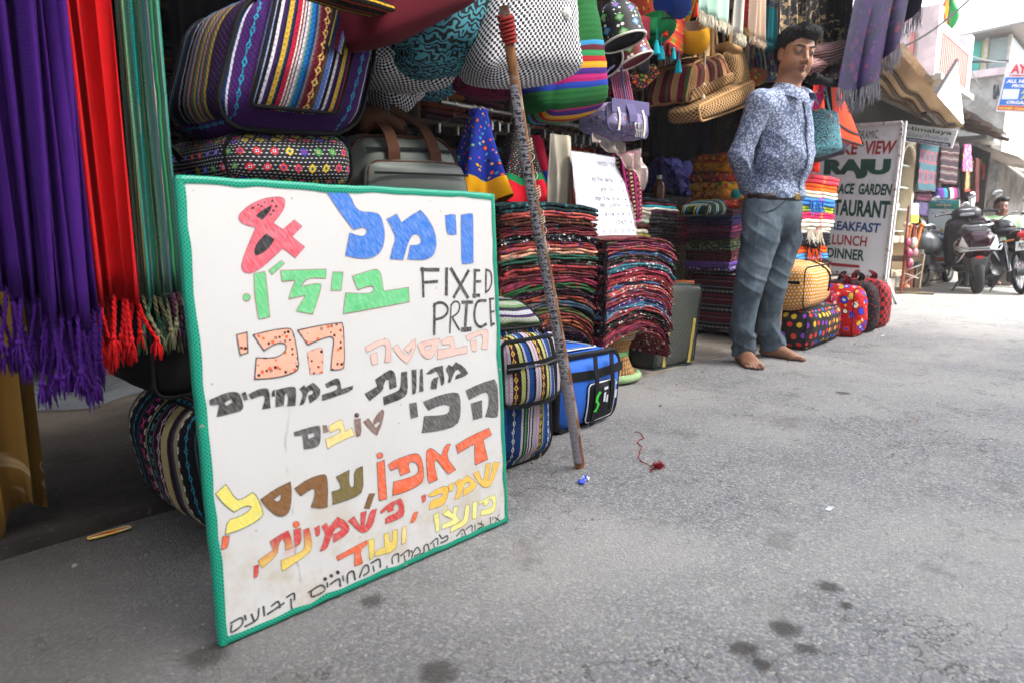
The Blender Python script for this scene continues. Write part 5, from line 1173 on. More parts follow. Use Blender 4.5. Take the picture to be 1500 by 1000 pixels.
# low wooden stool
st = thing('wooden_stool','low orange brown wooden stool behind the green carrier bag','stool',(3.86,2.3,.01));M_OW = plain('orange_wood','#8a4418',.5)
m = MB();m.box((3.86,2.3,.385),(.3,.24,.03));build(m,'seat',M_OW,st,bevel=.004,smooth=False)
for sx_ in (-1,1):
    for sy_ in (-1,1): m = MB();m.beam((3.86+sx_*.15,2.3+sy_*.12,.014),(3.86+sx_*.11,2.3+sy_*.09,.37),.035,.035);build(m,'leg',M_OW,st,smooth=False,bevel=.003)
# rug pile by the man
z = .44
RUG = lambda i: stripes('rug%d' % i,[(.05,'#15121a'),(.006,'#8a8488'),(.01,'#2a1220'),(.008,'#6a1428'),(.006,'#1c141a'),(.012,'#7a1c30'),(.004,'#8a7a80'),(.016,'#3a1226'),(.01,'#8a2438')],motifs=[(.025,.008,.03,'#b8b4b4','ring')],axis=1,off=.02*i,weave_s=400.)
o = thing('rug_pile_cover','black and red striped woven blanket with white rings draped down the low platform beside the man','blanket',(4.5,2.3,.06))
o['label'] = 'black and red striped blanket with white ring rows draped beside the man'
m = MB();ys = np.linspace(0,1,30)
prof = [(4.27,.05),(4.265,.15),(4.268,.25),(4.262,.35),(4.268,.42),(4.29,.44),(4.4,.442),(4.9,.442)]
P = np.array([[(x+(-.03+.10*t)*0+.008*math.sin(t*14+z_*9),2.0+.62*t,z_+.05*t*0) for t in ys] for x,z_ in prof])
L_ = np.concatenate([[0],np.cumsum(np.hypot(*np.diff(np.array(prof),axis=0).T))]);uv = np.stack([np.tile(ys*.62,(8,1)),np.repeat(L_[:,None],30,1)],-1)
m.grid(P,uv=uv,flip=True)
P2 = np.array([[(4.27+.63*t,1.99+.006*math.sin(t*17),z_) for t in ys] for x,z_ in prof[:6]]);uv2 = np.stack([np.tile(ys*.63,(6,1)),np.repeat(L_[:6,None],30,1)],-1);m.grid(P2,uv=uv2)
build(m,'woven_cloth',RUG(0),o,sharp=None)
m = MB();m.tube([(4.275,1.985,.055),(4.275,2.6,.055)],.008,6);m.tube([(4.27,1.985,.055),(4.9,1.985,.055)],.008,6);build(m,'hem',cloth('grey_hem','#6a6a68'),o)
m = MB();m.box((4.62,2.35,.23),(.6,.64,.40));build(m,'wooden_box',plain('dark_wood','#4a3626',.8),None,smooth=False,label='plain wooden platform box hidden under the striped blanket beside the man',cat='box')
smallstack(4.16,4.8,2.02,2.5,.862,[('dark green edged maroon','#3a1424',.03,None),('blue and green',None,.026,P_('p1','#1a2f7a','#1f6a4a','#3a1a4a')),('purple plaid',None,.04,P_('p2','#3f1a70','#6a3a9a','#1d1030')),('magenta swirl',None,.045,P_('p3','#7a1050','#a82a6a','#4a1040')),('plum',None,.04,P_('p4','#5a1048','#8a2a5a','#3a1030')),('olive leaf',None,.035,P_('p5','#3a4420','#a89a60','#4a1a34')),('green and cream',None,.035,P_('p6','#2f4a2c','#c0b890','#3a2030')),('wine',None,.035,P_('p7','#6a1034','#8a3a20','#3a1020')),('maroon',None,.04,P_('p8','#5a1030','#a0502a','#4a1a40')),('lilac','#6a4aa0',.03,None),('violet and white',None,.026,P_('p9','#5a3a90','#c8b8d8','#3a2060'))],'folded blankets piled beside the man','blanket pile beside the man','blanket','folded_blanket',(.02,.01),seed=300)
# orange rolled cloths
z = 1.235;OR = [('red and green','#c8341c','#3a6a2c','#e8a020'),('mustard','#d88a1c','#a85a14','#e8a830'),('red and yellow','#a81c24','#e0a820','#2a5a2c'),('yellow, red and green','#d89a1c','#b0202c','#2f6a3a'),('ochre','#d08420','#7a3a14','#d09030'),('red and orange','#a81c20','#e08a18','#e0a030')]
for i,(nm,a,b_,c_) in enumerate(OR):
    k = .7+.3*min(1,i/1.5);m = MB();m.softbox((.34*k,.26,.062),.030,10,.006,wr=.008,seed=i);m.xf(Matrix.Translation((4.52+.012*math.sin(i*2),2.32,z-.03)) @ Matrix.Rotation(.12*math.sin(i*2.3),4,'Z') @ Matrix.Rotation(.06*math.sin(i*1.9),4,'Y'))
    build(m,'rolled_cloth',floral('roll%d' % i,a,[b_,c_,a],30.,.42,oc=True),None,label=f'{nm} embroidered rolled cloth, {"top" if i == 0 else "bottom" if i == 5 else ORD[i]+" down"} of the bright rolls behind the man',cat='cloth',group='bright rolled cloths behind the man',sharp=None);z -= .062
m = MB();m.softbox((.08,.05,.05),.02,8,.005,wr=.006);m.xf(Matrix.Translation(tuple(at(1077,284,2.05))));build(m,'cloth_knot',cloth('sea_green','#1f7a78'),None,label='small sea green knotted cloth beside the man at belt height',cat='cloth')
m = MB()
q = quad([(1040,300),(1062,292),(1068,314),(1034,316)],2.0);b = Bag(q,.2,.03,.01,10,.006,3)
r = thing('folded_bag','dark green folded bag with yellow and blue stripes on top of the blanket pile','bag',tuple(sum(q)/4-(0,0,.04)));b.body(stripes('dk_stripes',[(.05,'#12281c'),(.006,'#c8a820'),(.008,'#101418'),(.012,'#5a9ac0'),(.01,'#101418')],off=.0),r);b.piping(M_BLK,r)
# blue cloth bundle, oil bottle, orange cloths in the dark
m = MB();m.softbox((.34,.2,.24),.05,16,.01,wr=.05,seed=6);m.xf(Matrix.Translation((4.58,2.75,1.09)));build(m,'cloth_bundle',dots('blue_dot','#1a1f7a',['#5a5ac0'],.022,.2),None,label='dark blue cloth bundle lying in the shade above the maroon stack',cat='cloth',sharp=None)
m = MB();m.softbox((.7,.4,.12),.03,8,.01);m.xf(Matrix.Translation((4.45,2.85,.92)));build(m,'cloth_pile',P_('dk','#2a0c18','#5a2a30','#14080c'),None,label='dark figured cloth pile under the blue bundle',cat='cloth',sharp=None)
bt = thing('oil_bottle','amber oil bottle with white cap standing on the dark stack','bottle',(3.93,2.42,.915))
m = MB();m.lathe([(.001,.915),(.036,.917),(.038,.93),(.038,1.0),(.032,1.02),(.015,1.035),(.013,1.05)],(3.93,2.42,0),20);build(m,'glass',mat('amber',lambda n: '#5a2c10',.15,spec=.6),bt)
m = MB();m.lathe([(.017,1.045),(.018,1.048),(.018,1.07),(.001,1.072)],(3.93,2.42,0),16);build(m,'cap',plain('white_cap','#d8d4cc',.4),bt)
hang_cloth('hanging_cloth','orange embroidered cloth hanging in the shade behind the lavender bag','cloth',4.05,4.3,3.0,.95,1.36,floral('dim_orange','#a8501a',['#c8701a','#5a1a14','#3a6a2c'],20.,.35),4,.02,13)
# dark shelves of folded cloth against the back wall
sh = thing('wall_shelves','dark wooden shelves crowded with dim folded cloths at the back of the shop','shelves',(3.9,3.9,.0))
for i in range(6): m = MB();m.box((3.4,3.85,.35+i*.36),(4.6,.44,.03));build(m,'shelf',plain('dark_wood','#4a3626',.8),sh,smooth=False)
for i in range(6): m = MB();m.box((1.2+i*.88,3.86,1.2),(.03,.42,2.36));build(m,'upright',plain('dark_wood','#4a3626',.8),sh,smooth=False)
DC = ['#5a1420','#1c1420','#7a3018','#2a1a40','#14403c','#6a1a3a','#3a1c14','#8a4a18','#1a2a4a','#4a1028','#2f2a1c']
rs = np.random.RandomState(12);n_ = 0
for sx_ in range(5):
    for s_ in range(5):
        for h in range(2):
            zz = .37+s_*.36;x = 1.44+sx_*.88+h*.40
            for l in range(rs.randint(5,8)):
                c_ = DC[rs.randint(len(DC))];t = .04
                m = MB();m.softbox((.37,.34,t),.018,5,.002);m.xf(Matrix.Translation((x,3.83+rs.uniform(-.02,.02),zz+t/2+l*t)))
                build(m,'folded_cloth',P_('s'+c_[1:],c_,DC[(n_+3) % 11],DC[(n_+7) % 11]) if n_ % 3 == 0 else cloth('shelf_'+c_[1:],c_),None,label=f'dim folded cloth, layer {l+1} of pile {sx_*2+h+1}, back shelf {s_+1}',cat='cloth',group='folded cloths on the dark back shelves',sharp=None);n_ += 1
# dark merchandise hanging deep inside, left part of the shop
rs = np.random.RandomState(4)
for i in range(15):
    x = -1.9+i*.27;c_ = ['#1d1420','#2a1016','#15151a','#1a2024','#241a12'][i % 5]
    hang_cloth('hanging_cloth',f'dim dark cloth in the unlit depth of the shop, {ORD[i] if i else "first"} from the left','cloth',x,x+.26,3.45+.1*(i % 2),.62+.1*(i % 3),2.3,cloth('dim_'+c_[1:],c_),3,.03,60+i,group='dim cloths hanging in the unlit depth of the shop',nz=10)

for i in range(6):
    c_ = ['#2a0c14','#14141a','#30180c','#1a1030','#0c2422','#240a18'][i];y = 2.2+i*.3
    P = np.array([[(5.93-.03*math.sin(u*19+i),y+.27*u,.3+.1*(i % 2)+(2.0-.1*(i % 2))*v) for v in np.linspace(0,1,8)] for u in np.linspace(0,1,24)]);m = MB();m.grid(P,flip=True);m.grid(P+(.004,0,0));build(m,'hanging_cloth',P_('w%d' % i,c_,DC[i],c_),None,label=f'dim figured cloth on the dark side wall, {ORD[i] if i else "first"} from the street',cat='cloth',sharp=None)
# ================================================================ hanging goods, upper right
GJ = 'jute bags hanging over the shop entrance'
def jute(n):
    u,v,_ = UV(n).xyz();s = .026;a = ((u+v)/s).frac();b_ = ((u-v)/s).frac();k = ((a-.5).abs().mx((b_-.5).abs())).smooth(.30,.42)
    c = mix(n,k,'#24170c','#b89468');return mix(n,noise(n,UV(n),60.,3.)*.4,c,'#8f6a44'),k
M_JUT = mat('jute_lattice',jute,.9,bs=.6,bd=.002,spec=.1);M_JUP = cloth('jute_plain','#b08a5c',.2,.95,300.)
def looph(b_,mt,root,w=.03,hgt=.3,aa=.45,n=2):
    for k in range(n):
        bb_ = -.8+1.6*k;p0,p1 = b_.p(-aa,bb_,.8),b_.p(aa,bb_,.8);t = (p0+p1)/2+np.array((0,0,hgt))
        m = MB();m.strap(spline([p0,p0*.55+t*.45+(-.01,0,0),t,p1*.55+t*.45+(.01,0,0),p1],7),w,.005,side=(1,0,0));build(m,'handle',mt,root)
q = quad([(1012,92),(1046,82),(1052,116),(1008,118)],1.92);b = Bag(q,.22,.05,.025,12,.006,31)
r = thing('jute_bag','small lattice jute bag with plain base, highest of the jute bags','bag',tuple(sum(q)/4-(0,0,.1)),GJ);b.body(M_JUT,r);b.piping(M_JUP,r,r=.006);looph(b,M_JUP,r,.03,.28)
q = quad([(1020,92),(1060,78),(1078,118),(1008,152)],1.80);b = Bag(q,.28,.04,.02,12,.008,32)
r = thing('jute_bag','large jute bag with pink and green woven stripes across its front','bag',tuple(sum(q)/4-(0,0,.1)),GJ)
b.body(stripes('jute_stripes',[(.03,'#b08a5c'),(.004,'#a01c50'),(.03,'#6a1a2c'),(.012,'#2f6a34'),(.02,'#7a1c34'),(.006,'#c8a270')],weave_s=300.),r);b.piping(M_JUP,r,r=.006);looph(b,M_JUP,r,.035,.4)
panel(b,-.95,.98,-1.0,-.35,.01,'base_panel',M_JUT,r,r=.008)
q = quad([(1062,78),(1094,74),(1104,132),(1068,140)],1.85);b = Bag(q,.2,.04,.02,12,.006,33)
r = thing('jute_bag','upright jute bag with knotted plain top, nearest the man','bag',tuple(sum(q)/4-(0,0,.12)),GJ);b.body(M_JUT,r);b.piping(M_JUP,r,r=.006);looph(b,M_JUP,r,.03,.3)
m = MB();m.softbox((.2,.1,.05),.02,8,.01,wr=.012);m.xf(Matrix.Translation(tuple(b.p(0,-.5,1.02))));build(m,'flap',M_JUP,r)
q = quad([(1026,156),(1108,118),(1104,152),(1030,178)],1.72);b = Bag(q,.2,.03,.02,14,.005,34)
r = thing('jute_bag','long flat lattice jute bag, lowest of the jute bags, tilted','bag',tuple(sum(q)/4-(0,0,.06)),GJ);b.body(M_JUT,r);b.piping(M_JUP,r,r=.007)
m = MB()
for k in range(7): x = 1036+k*11;m.strap(spline([at(x,86+3*(k % 2),1.9),at(x+3,60,1.95),at(x-2,24,2.0),at(x-3,-10,2.0)],5),.024,.004,side=(1,0,0))
build(m,'handle_bunch',M_JUP,None,label='bunch of plain jute handles rising above the jute bags',cat='straps')
# yellow drawstring bag
c = at(1016,52,1.85);r = thing('drawstring_bag','small yellow drawstring bag with pale lining hanging open','bag',(c[0],c[1],c[2]-.1));M_YEL = cloth('yellow_cotton','#d89a14',.15,.8)
m = MB();th = np.linspace(0,2*PI,24,endpoint=False);rows = []
for k,(rr_,zz) in enumerate([(.01,-.095),(.05,-.088),(.085,-.06),(.10,-.02),(.095,.02),(.08,.045)]): rows.append(np.stack([c[0]+np.cos(th)*rr_*(1+.06*np.sin(th*5+k)),c[1]+np.sin(th)*rr_*.8,c[2]+zz+.045*np.sin(th+1)*(k/5.)],-1))
m.grid(np.array(rows),cv=True);build(m,'body',M_YEL,r,sharp=None)
m = MB();m.grid(np.array([rows[-1],rows[-1]*[1,1,1]*.0+rows[-1]*.0+(rows[-1]-c)*[.9,.9,.9]+c,(rows[-2]-c)*.8+c-(0,0,.02),(rows[1]-c)*.5+c-(0,0,.03)]),cv=True);build(m,'lining',cloth('lining','#c8b098',.2),r,sharp=None)
m = MB();m.strap(spline([c+(-.075,0,.05),c+(-.04,0,.12),c+(.0,0,.2),c+(.04,0,.12),c+(.075,0,.05)],6),.03,.004,side=(0,1,0));build(m,'handle',M_YEL,r)
m = MB();m.tube([c+(.02,-.06,-.08),c+(.015,-.06,-.2),c+(.01,-.06,-.30)],.0045,6);m.ball(c+(.01,-.06,-.25),(.012,.012,.016));m.ball(c+(.01,-.06,-.31),(.014,.014,.02));build(m,'cord',cloth('cream_cord','#c8bca4'),r)
# mirror work tubes
def mirrorwork(bg):
    def f(n):
        p = UV(n);u,v,_ = p.xyz();s = .052;row = (v/s).floor();uu = u/s+(row*.5).frac();ci = uu.floor();a = (uu.frac()-.5).abs();b_ = ((v/s).frac()-.5).abs();d = a+b_
        h = (ci*.73+row*1.3).hash();c = mix(n,d.lt(.30),bg,pick(n,h,['#1a78b8','#3aa02c','#1a70b0','#58b030','#2f7ac0']));c = mix(n,d.lt(.16),c,pick(n,h,['#a8a0a0','#c83a78','#8a8a80']))
        p2 = voro(n,comb(n,u+s*.5,v),52.,.35);q = ((uu+.5).frac()-.5).abs();w = (q+b_).lt(.42)*p2.lt(.3)*(1-d.lt(.33));return mix(n,w.clamp(),c,'#e8e4dc'),d
    return f
def drum(label,p0,p1,r0,mt,lin_,rim):
    p0,p1 = np.asarray(p0),np.asarray(p1);root = thing('drawstring_bag',label,'bag',tuple(np.minimum(p0,p1)))
    m = MB();m.tube(np.linspace(p0,p1,9),r0*np.array([.35,.72,.9,.97,1,1,1,1.02,1.03]),28,caps=False);build(m,'body',mt,root,sharp=None)
    T = (p1-p0)/np.linalg.norm(p1-p0);m = MB();m.tube(np.array([p1-T*.001,p1-T*.012,p1-T*.06]),[r0*1.0,r0*.93,r0*.8],28,caps=True);build(m,'base',lin_,root,sharp=None)
    a = np.linspace(0,2*PI,30,endpoint=False);s1 = np.cross(T,(0,0,1.));s1 /= np.linalg.norm(s1);s2 = np.cross(T,s1);m = MB();m.tube([p1+(s1*math.cos(q)+s2*math.sin(q))*r0*1.03 for q in a],.0045,6,closed=True);build(m,'rim',rim,root)
    m = MB();m.strap(spline([p0+(0,0,.0),p0+(-.02,.03,.1),p0+(-.03,.05,.3),p0+(0,.05,.5)],6),.012,.003,side=(1,0,0));build(m,'strap',M_BLK,root)
M_WR = plain('white_rim','#d8d0c0',.6)
drum('black round bottomed bag with blue and green diamond mirrors, right of the green bag',at(897,6,1.56),at(913,62,1.52),.082,mat('mirror_black',mirrorwork('#14100f'),.7),cloth('black_lining','#141214'),M_WR)
drum('maroon mirror work bag half hidden below the black mirrored bag',at(914,50,1.70),at(930,90,1.66),.075,mat('mirror_maroon',mirrorwork('#6a1018'),.7),cloth('wine_lining','#5a0c1a'),M_WR)
drum('dark green mirror work bag behind the black mirrored bag',at(872,40,1.80),at(880,88,1.7),.085,mat('mirror_green',mirrorwork('#0c2418'),.7),cloth('black_lining','#141214'),M_WR)
# lavender handbag with bow
M_LAV = floral('lavender_print','#8a82a8',['#b8b0c8','#a8708a','#c8c4d8','#6a6490'],34.,.3);M_LVP = cloth('lavender_plain','#5a5478',.15)
b = Bag(quad([(893,150),(950,156),(953,204),(893,188)],1.6),.16,.03,.016,14,.003,41)
r = thing('handbag','lavender printed handbag with dark flap, white trim and a silver clasp, hanging at the rail end','bag',tuple(b.p(0,0,-1)));b.body(M_LAV,r);b.piping(M_LVP,r,r=.005)
r['label'] = 'lavender printed handbag with dark flap and white trim hanging near the rail end'
facestrap(b,[(-.1,-.25),(-.1,.3),(-.12,1.1)],.055,M_LVP,r,'flap',out=.008)
for a0 in (-.62,.6): facestrap(b,[(a0,-1),(a0-.03,0),(a0-.06,1)],.012,M_WR,r,'trim',out=.004)
m = MB();m.strap(np.array([b.p(a,-1,.8,.004) for a in np.linspace(-.95,.95,8)]),.05,.004,side=(0,0,1));build(m,'top_band',M_LVP,r)
m = MB();a = np.linspace(0,2*PI,12,endpoint=False);c = b.p(.15,-1,-.55,.012)
for dx in (-.012,.012): m.tube([c+(dx+.014*math.cos(q),0,.016*math.sin(q)) for q in a],.003,5,closed=True)
for k in range(5): m.tube([c+(-.02+.01*k,-.004,-.01),c+(-.03+.014*k,-.006,-.04)],.0028,5)
build(m,'clasp',plain('bright_metal','#c8c4c0',.25,.8),r)
for sgn in (-1,1):
    m = MB();m.tube(spline([b.p(.7*sgn,0,.9),b.p(.45*sgn,0,1)+(0,0,.1),at(905+5*sgn,96,1.66)],6),.005,6);build(m,'handle',M_LVP,r)
m = MB();rs = np.random.RandomState(2)
for k in range(9):
    c_ = ['#5a2a4a','#8a3a50','#c09a70','#3a3450','#a05a78'][k % 5]
    x = 892+k*3.2;m.strap([at(x,92+k,1.75),at(x+6,130,1.7),at(x+10,150,1.7)],.01,.003,side=(1,0,0))
build(m,'bag_straps',cloth('mixed_straps','#7a4058',.5),None,label='bundle of thin coloured bag straps above the lavender handbag',cat='straps')
m = MB();U,V = np.meshgrid(np.linspace(0,1,22),np.linspace(0,1,14),indexing='ij');P = np.stack([2.2+.38*U,1.66+.02*np.sin(U*21)*np.cos(V*5),1.085-.05*U-(.03+.11*U**2)*V+.012*np.sin(U*17+V*7)],-1);m.grid(P);build(m,'plastic_wrap',mat('milky_film',lambda n: '#b8a8a0',.2,spec=.7,Alpha=.6),None,label='crumpled milky plastic wrap hanging under the lavender handbag',cat='plastic wrap',sharp=25)
# narrow maroon figured bag pair right of the list
b = Bag([at(912,226,1.95),at(940,222,1.95),at(942,322,1.95),at(928,326,1.95)],.1,.02,.01,10,.004,4);r = thing('shoulder_bag','narrow maroon and black bag with gold flecks and pink edge beside the price list','bag',tuple(b.p(0,0,-1)))
b.body(stripes('maroon_flecks',[(.02,'#3a0f20'),(.006,'#7a1a38'),(.02,'#161014'),(.01,'#4a1228'),(.012,'#a01c60')],motifs=[(.036,.008,.02,'#b8a070','dash'),(.01,.006,.03,'#a83a60','dash')]),r);b.piping(cloth('pink_edge','#b02a78'),r,r=.004)
# embroidered hangings and small soft bags
M_EMB = floral('embroidered','#a83a14',['#e0a020','#b81c34','#2f7a4a','#e8d8b0','#c83a6a'],26.,.38)
def flat(name,label,cat,px,Y,mt,th=.012,bulge=.004,seed=1,pip=None,group=None,r=.006,wr=.005):
    q = quad(px,Y);b_ = Bag(q,th,r,bulge,12,wr,seed);o = thing(name,label,cat,tuple(sum(q)/4-(0,0,.1)),group);b_.body(mt,o)
    if pip: b_.piping(pip,o,r=.004)
    return o,b_
flat('wall_hanging','orange and yellow embroidered hanging with white ovals at the top above the maroon pouch','hanging',[(900,-30),(962,-30),(966,44),(908,30)],1.9,M_EMB)
o,b = flat('shoulder_bag','patchwork bag of orange diamonds and stripes with dark red tassels','bag',[(978,-10),(1008,4),(1000,82),(966,56)],1.85,stripes('patch',[(.02,'#c0501c'),(.004,'#4a1a5a'),(.012,'#c82a4a'),(.006,'#e8b040'),(.02,'#7a8a2c'),(.008,'#d86a4a')],axis=1,motifs=[(.05,.03,.09,'#d83a2a','dia')]),.05,.01)
for k,c_ in enumerate(['#6a1420','#6a1420','#18a0b0','#6a1420']):
    p = b.p(-.7+.45*k,-1,-1.);m = MB();m.ball(p,.008,7,5);m.tube([p,p-(0,0,.025),p-(0,0,.05)],[.006,.012,.015],8);build(m,'tassel',cloth('tassel_'+c_[1:],c_),o)
flat('pouch','plain maroon cloth pouch hanging between the mirror bag and the green bag','pouch',[(932,24),(953,24),(951,60),(934,58)],1.75,cloth('wine_plain','#6a1424'),.03,.008)
flat('pouch','charcoal grey flat pouch hanging under the maroon pouch','pouch',[(941,62),(954,61),(950,106),(936,104)],1.78,cloth('charcoal','#1c1c22'),.02,.005)
o,b = flat('small_bag','bright green zipped small bag hanging below the rolled blue cloth','bag',[(966,18),(990,24),(990,54),(962,52)],1.72,cloth('bright_green','#13703c',.15),.12,.03,r=.03);facestrap(b,[(-.9,.4),(0,.5),(.9,.35)],.006,M_BLK,o,'zip',out=.003)
m = MB();p0,p1 = at(972,2,1.75),at(998,10,1.75);m.tube([p0,p0*.5+p1*.5,p1],[.055,.06,.055],16);build(m,'rolled_cloth',cloth('rolled_blue','#1c3f94'),None,label='rolled royal blue cloth hanging at the top above the green small bag',cat='cloth')
flat('embroidered_pouch','dark embroidered pouch with zigzag edges hanging below the charcoal pouch','pouch',[(926,112),(958,92),(968,108),(938,134)],1.8,floral('zigzag','#2a1a14',['#c8301c','#d8902a','#2f9a3a','#d8308a'],40.,.4),.04,.01)
for k,(px_,c_) in enumerate((((962,62),'#18a8b8'),((969,70),'#18a8b8'),((994,90),'#18a8b8'),((1007,4),'#16a0b0'),((1020,8),'#d83a1c'),((974,36),'#d8381c'))):
    p = at(px_[0],px_[1],1.72);m = MB();m.ball(p,.009,7,5);m.tube([p,p-(0,0,.02),p-(0,0,.05)],[.007,.014,.018],8);m.tube([p,p+(0,0,.06)],.0015,4)
    build(m,'tassel',cloth('tassel_'+c_[1:],c_),None,label=['turquoise tassel beside the maroon pouch, upper one','turquoise tassel beside the green small bag, lower one','turquoise tassel hanging from the patchwork bag corner','turquoise tassel at the top beside the orange red one','orange red tassel hanging left of the mint shawl','orange red tassel hanging on the green small bag'][k],cat='tassel')
m = MB()
for k in range(9): x = 972+k*4.6;m.strap([at(x,82,2.05),at(x+2,110,2.02),at(x+1,128+2*(k % 3),2.05)],.018,.006,side=(1,0,0))
build(m,'fringed_bundle',cloth('grey_brown','#4a4440',.5),None,label='bundle of grey brown woolly strips hanging in shade left of the jute bags',cat='cloth')
# scarves hung in a row over the man
GS = 'shawls hung in a row above the jute bags'
def shawl(label,xa,xb,yb,Y,mt,fr=None,seed=0,fl=.04):
    a,c_ = at(xa,yb,Y),at(xb,yb+2,Y)
    o = hang_cloth('hanging_shawl',label,'shawl',a[0],c_[0],Y,a[2],2.6,mt,3,.015,seed,group=GS,parent=None,hem=.004,tassel=None)
    if fr:
        fringe_part(o,[(x,Y-.005,a[2]+.004) for x in np.linspace(a[0],c_[0],40)],fl,fr,4,seed,.008,.0018)
    return o
shawl('pale mint shawl with thick cream fringe, leftmost of the hung shawls',1024,1070,18,1.55,cloth('mint','#9ab8a8',.1),cloth('cream_fringe','#c8c0ac'),1,.045)
shawl('white shawl with knotted fringe beside the pale mint one',1076,1090,50,1.6,cloth('white_wool','#c8c6bc',.1),cloth('cream_fringe','#c8c0ac'),2)
shawl('dark red shawl with gold leaf figures between white and beige shawls',1089,1099,44,1.62,floral('redgold','#7a1a1c',['#a8702a','#c83a2a','#5a3a1c'],22.,.3),cloth('gold_fringe','#7a6034'),3)
shawl('plain beige shawl with short fringe, right of the dark red one',1098,1120,55,1.6,cloth('beige','#b8a08c',.08),cloth('beige_fringe','#a89480'),4,.03)
shawl('dark teal shawl with woven top band, behind the man head',1120,1134,62,1.65,stripes('tealband',[(.4,'#0a5a62'),(.01,'#4a2a20'),(.02,'#14304a'),(.01,'#6a4a3a'),(.3,'#0a5a62')],axis=1,weave_s=900.,wk=.2),cloth('teal_fringe','#0a4a52'),5,.04)
shawl('red and green shawl with concentric circle, left of the black skirt',1133,1146,64,1.68,stripes('spiral',[(.09,'#6a1a20'),(.08,'#14301c'),(.06,'#7a1a24')],axis=1,motifs=[(.13,.035,.23,'#8a9a78','ring')],weave_s=900.,wk=.2),cloth('green_fringe','#1a3a24'),6,.02)
m = MB();
for k,c_ in enumerate(['#b01450','#1a2a6a','#8a8a90','#c8c0b8','#201c30','#3a2a6a','#141418','#9a9098']):
    x = 1096+k*6;m.strap(spline([at(x,58,2.1),at(x+6,84,2.0),at(x+8,106,1.98)],5),.02,.004,side=(1,0,0),mi=k)
build(m,'bag_straps',[cloth('strap_'+c_[1:],c_) for c_ in ['#b01450','#1a2a6a','#8a8a90','#c8c0b8','#201c30','#3a2a6a','#141418','#9a9098']],None,label='row of pink, navy and grey bag straps hanging behind the man shoulder',cat='straps')
flat('pouch','orange and green brocade pouch peeking over the man shoulder','pouch',[(1101,100),(1126,102),(1122,122),(1104,124)],1.9,floral('brocade','#b84a1c',['#2f8a3a','#d8b02c','#d84a2a'],24.,.38),.05,.015)
flat('small_bag','violet and cream printed bag hanging behind the man ear','bag',[(1120,74),(1142,76),(1146,116),(1124,118)],2.05,floral('violet','#3f2f5a',['#c8b890','#2a8aa0','#14121a'],18.,.32),.06,.015)
# black gold hemmed skirts and striped cuff pouches
def goldhem(n):
    u,v,_ = UV(n).xyz();p = UV(n);k = noise(n,p,26.,4.,.6);c = mix(n,(k-(v-1.9)*.4).smooth(.50,.56),'#0b0b12','#a08862');return c,noise(n,p,200.,2.)
xa,xb = at(1146,80,1.64)[0],at(1205,80,1.64)[0]
hang_cloth('hanging_skirt','black pleated skirt with gold print directly behind the man head','skirt',xa,xb,1.66,at(1190,90,1.64)[2],2.5,mat('gold_hem',goldhem,.8),7,.035,8)
xa,xb = at(1203,88,1.7)[0],at(1244,80,1.7)[0]
hang_cloth('hanging_skirt','black skirt with dense gold print right of the man head','skirt',xa,xb,1.7,at(1225,80,1.7)[2],2.5,mat('gold_hem',goldhem,.8),5,.03,9)
M_CUF = stripes('cuff',[(.008,'#b89088'),(.006,'#5a1a34'),(.01,'#c8a8a0'),(.004,'#2a1a30'),(.006,'#a86a70')],axis=1,weave_s=900.,wk=.2)
for k,(px_,lab) in enumerate(((((1206,70),(1248,58),(1249,78),(1212,96)),'striped pink cuffed cloth hat lying open, beside the purple shawl'),(((1196,88),(1212,86),(1212,104),(1194,102)),'striped pink cuffed cloth hat touching the man cheek side'))):
    flat('cloth_hat',lab,'hat',list(px_),1.55,M_CUF,.14,.02,r=.03)
flat('cloth_hat','brown plush hat with small mirrors under the striped cuff','hat',[(1212,90),(1248,84),(1248,112),(1206,118)],1.6,dots('mirror_hat','#3a2430',['#c8b0a0','#a07870','#c8c8c0'],.05,.16,.4),.14,.03,r=.03)
m = MB();
P = [at(1192,112,1.5),at(1215,122,1.46),at(1242,120,1.48),at(1252,112,1.5)];m.tube(spline(P,6),.022,8);build(m,'feather_trim',cloth('dark_plush','#0e1016',.5),None,label='dark plush band hanging above the pink wristlet and the orange bag',cat='trim',sharp=None)
# purple fringed shawl at the end of the awning
zb = [(1240,128),(1252,136),(1266,128),(1282,108),(1300,76),(1320,46),(1338,12)]
tops = []
rs = np.random.RandomState(3);nu,nv = 61,26;P = np.zeros((nu,nv,3));bot = spline(np.array([at(x,y,1.36+.12*(i % 2)) for i,(x,y) in enumerate(zb)]),10)[:nu]
for i in range(nu):
    t = i/(nu-1);tp = np.array((4.55+1.1*t,1.42,2.62));
    for j in range(nv):
        v = j/(nv-1);P[i,j] = tp*(1-v)+bot[i]*v+np.array((.0,.05*math.sin(t*22+v*2)*(.3+.7*v),0))
M_PS = floral('purple_shawl','#12102a',['#34124a','#4a1a28','#1a1838','#2a1040'],11.,.36,bg2='#22103a')
m = MB();m.grid(P);m.grid(P+np.array((0,.004,0)),flip=True)
o = build(m,'hanging_shawl',M_PS,None,label='large dark purple figured shawl with long grey fringe at the awning corner',cat='shawl',sharp=None)
fringe_part(o,list(P[::1,-1])+list(P[:-1,-1]*.5+P[1:,-1]*.5),.11,cloth('grey_fringe','#6a6870'),3,5,.012,.0022)
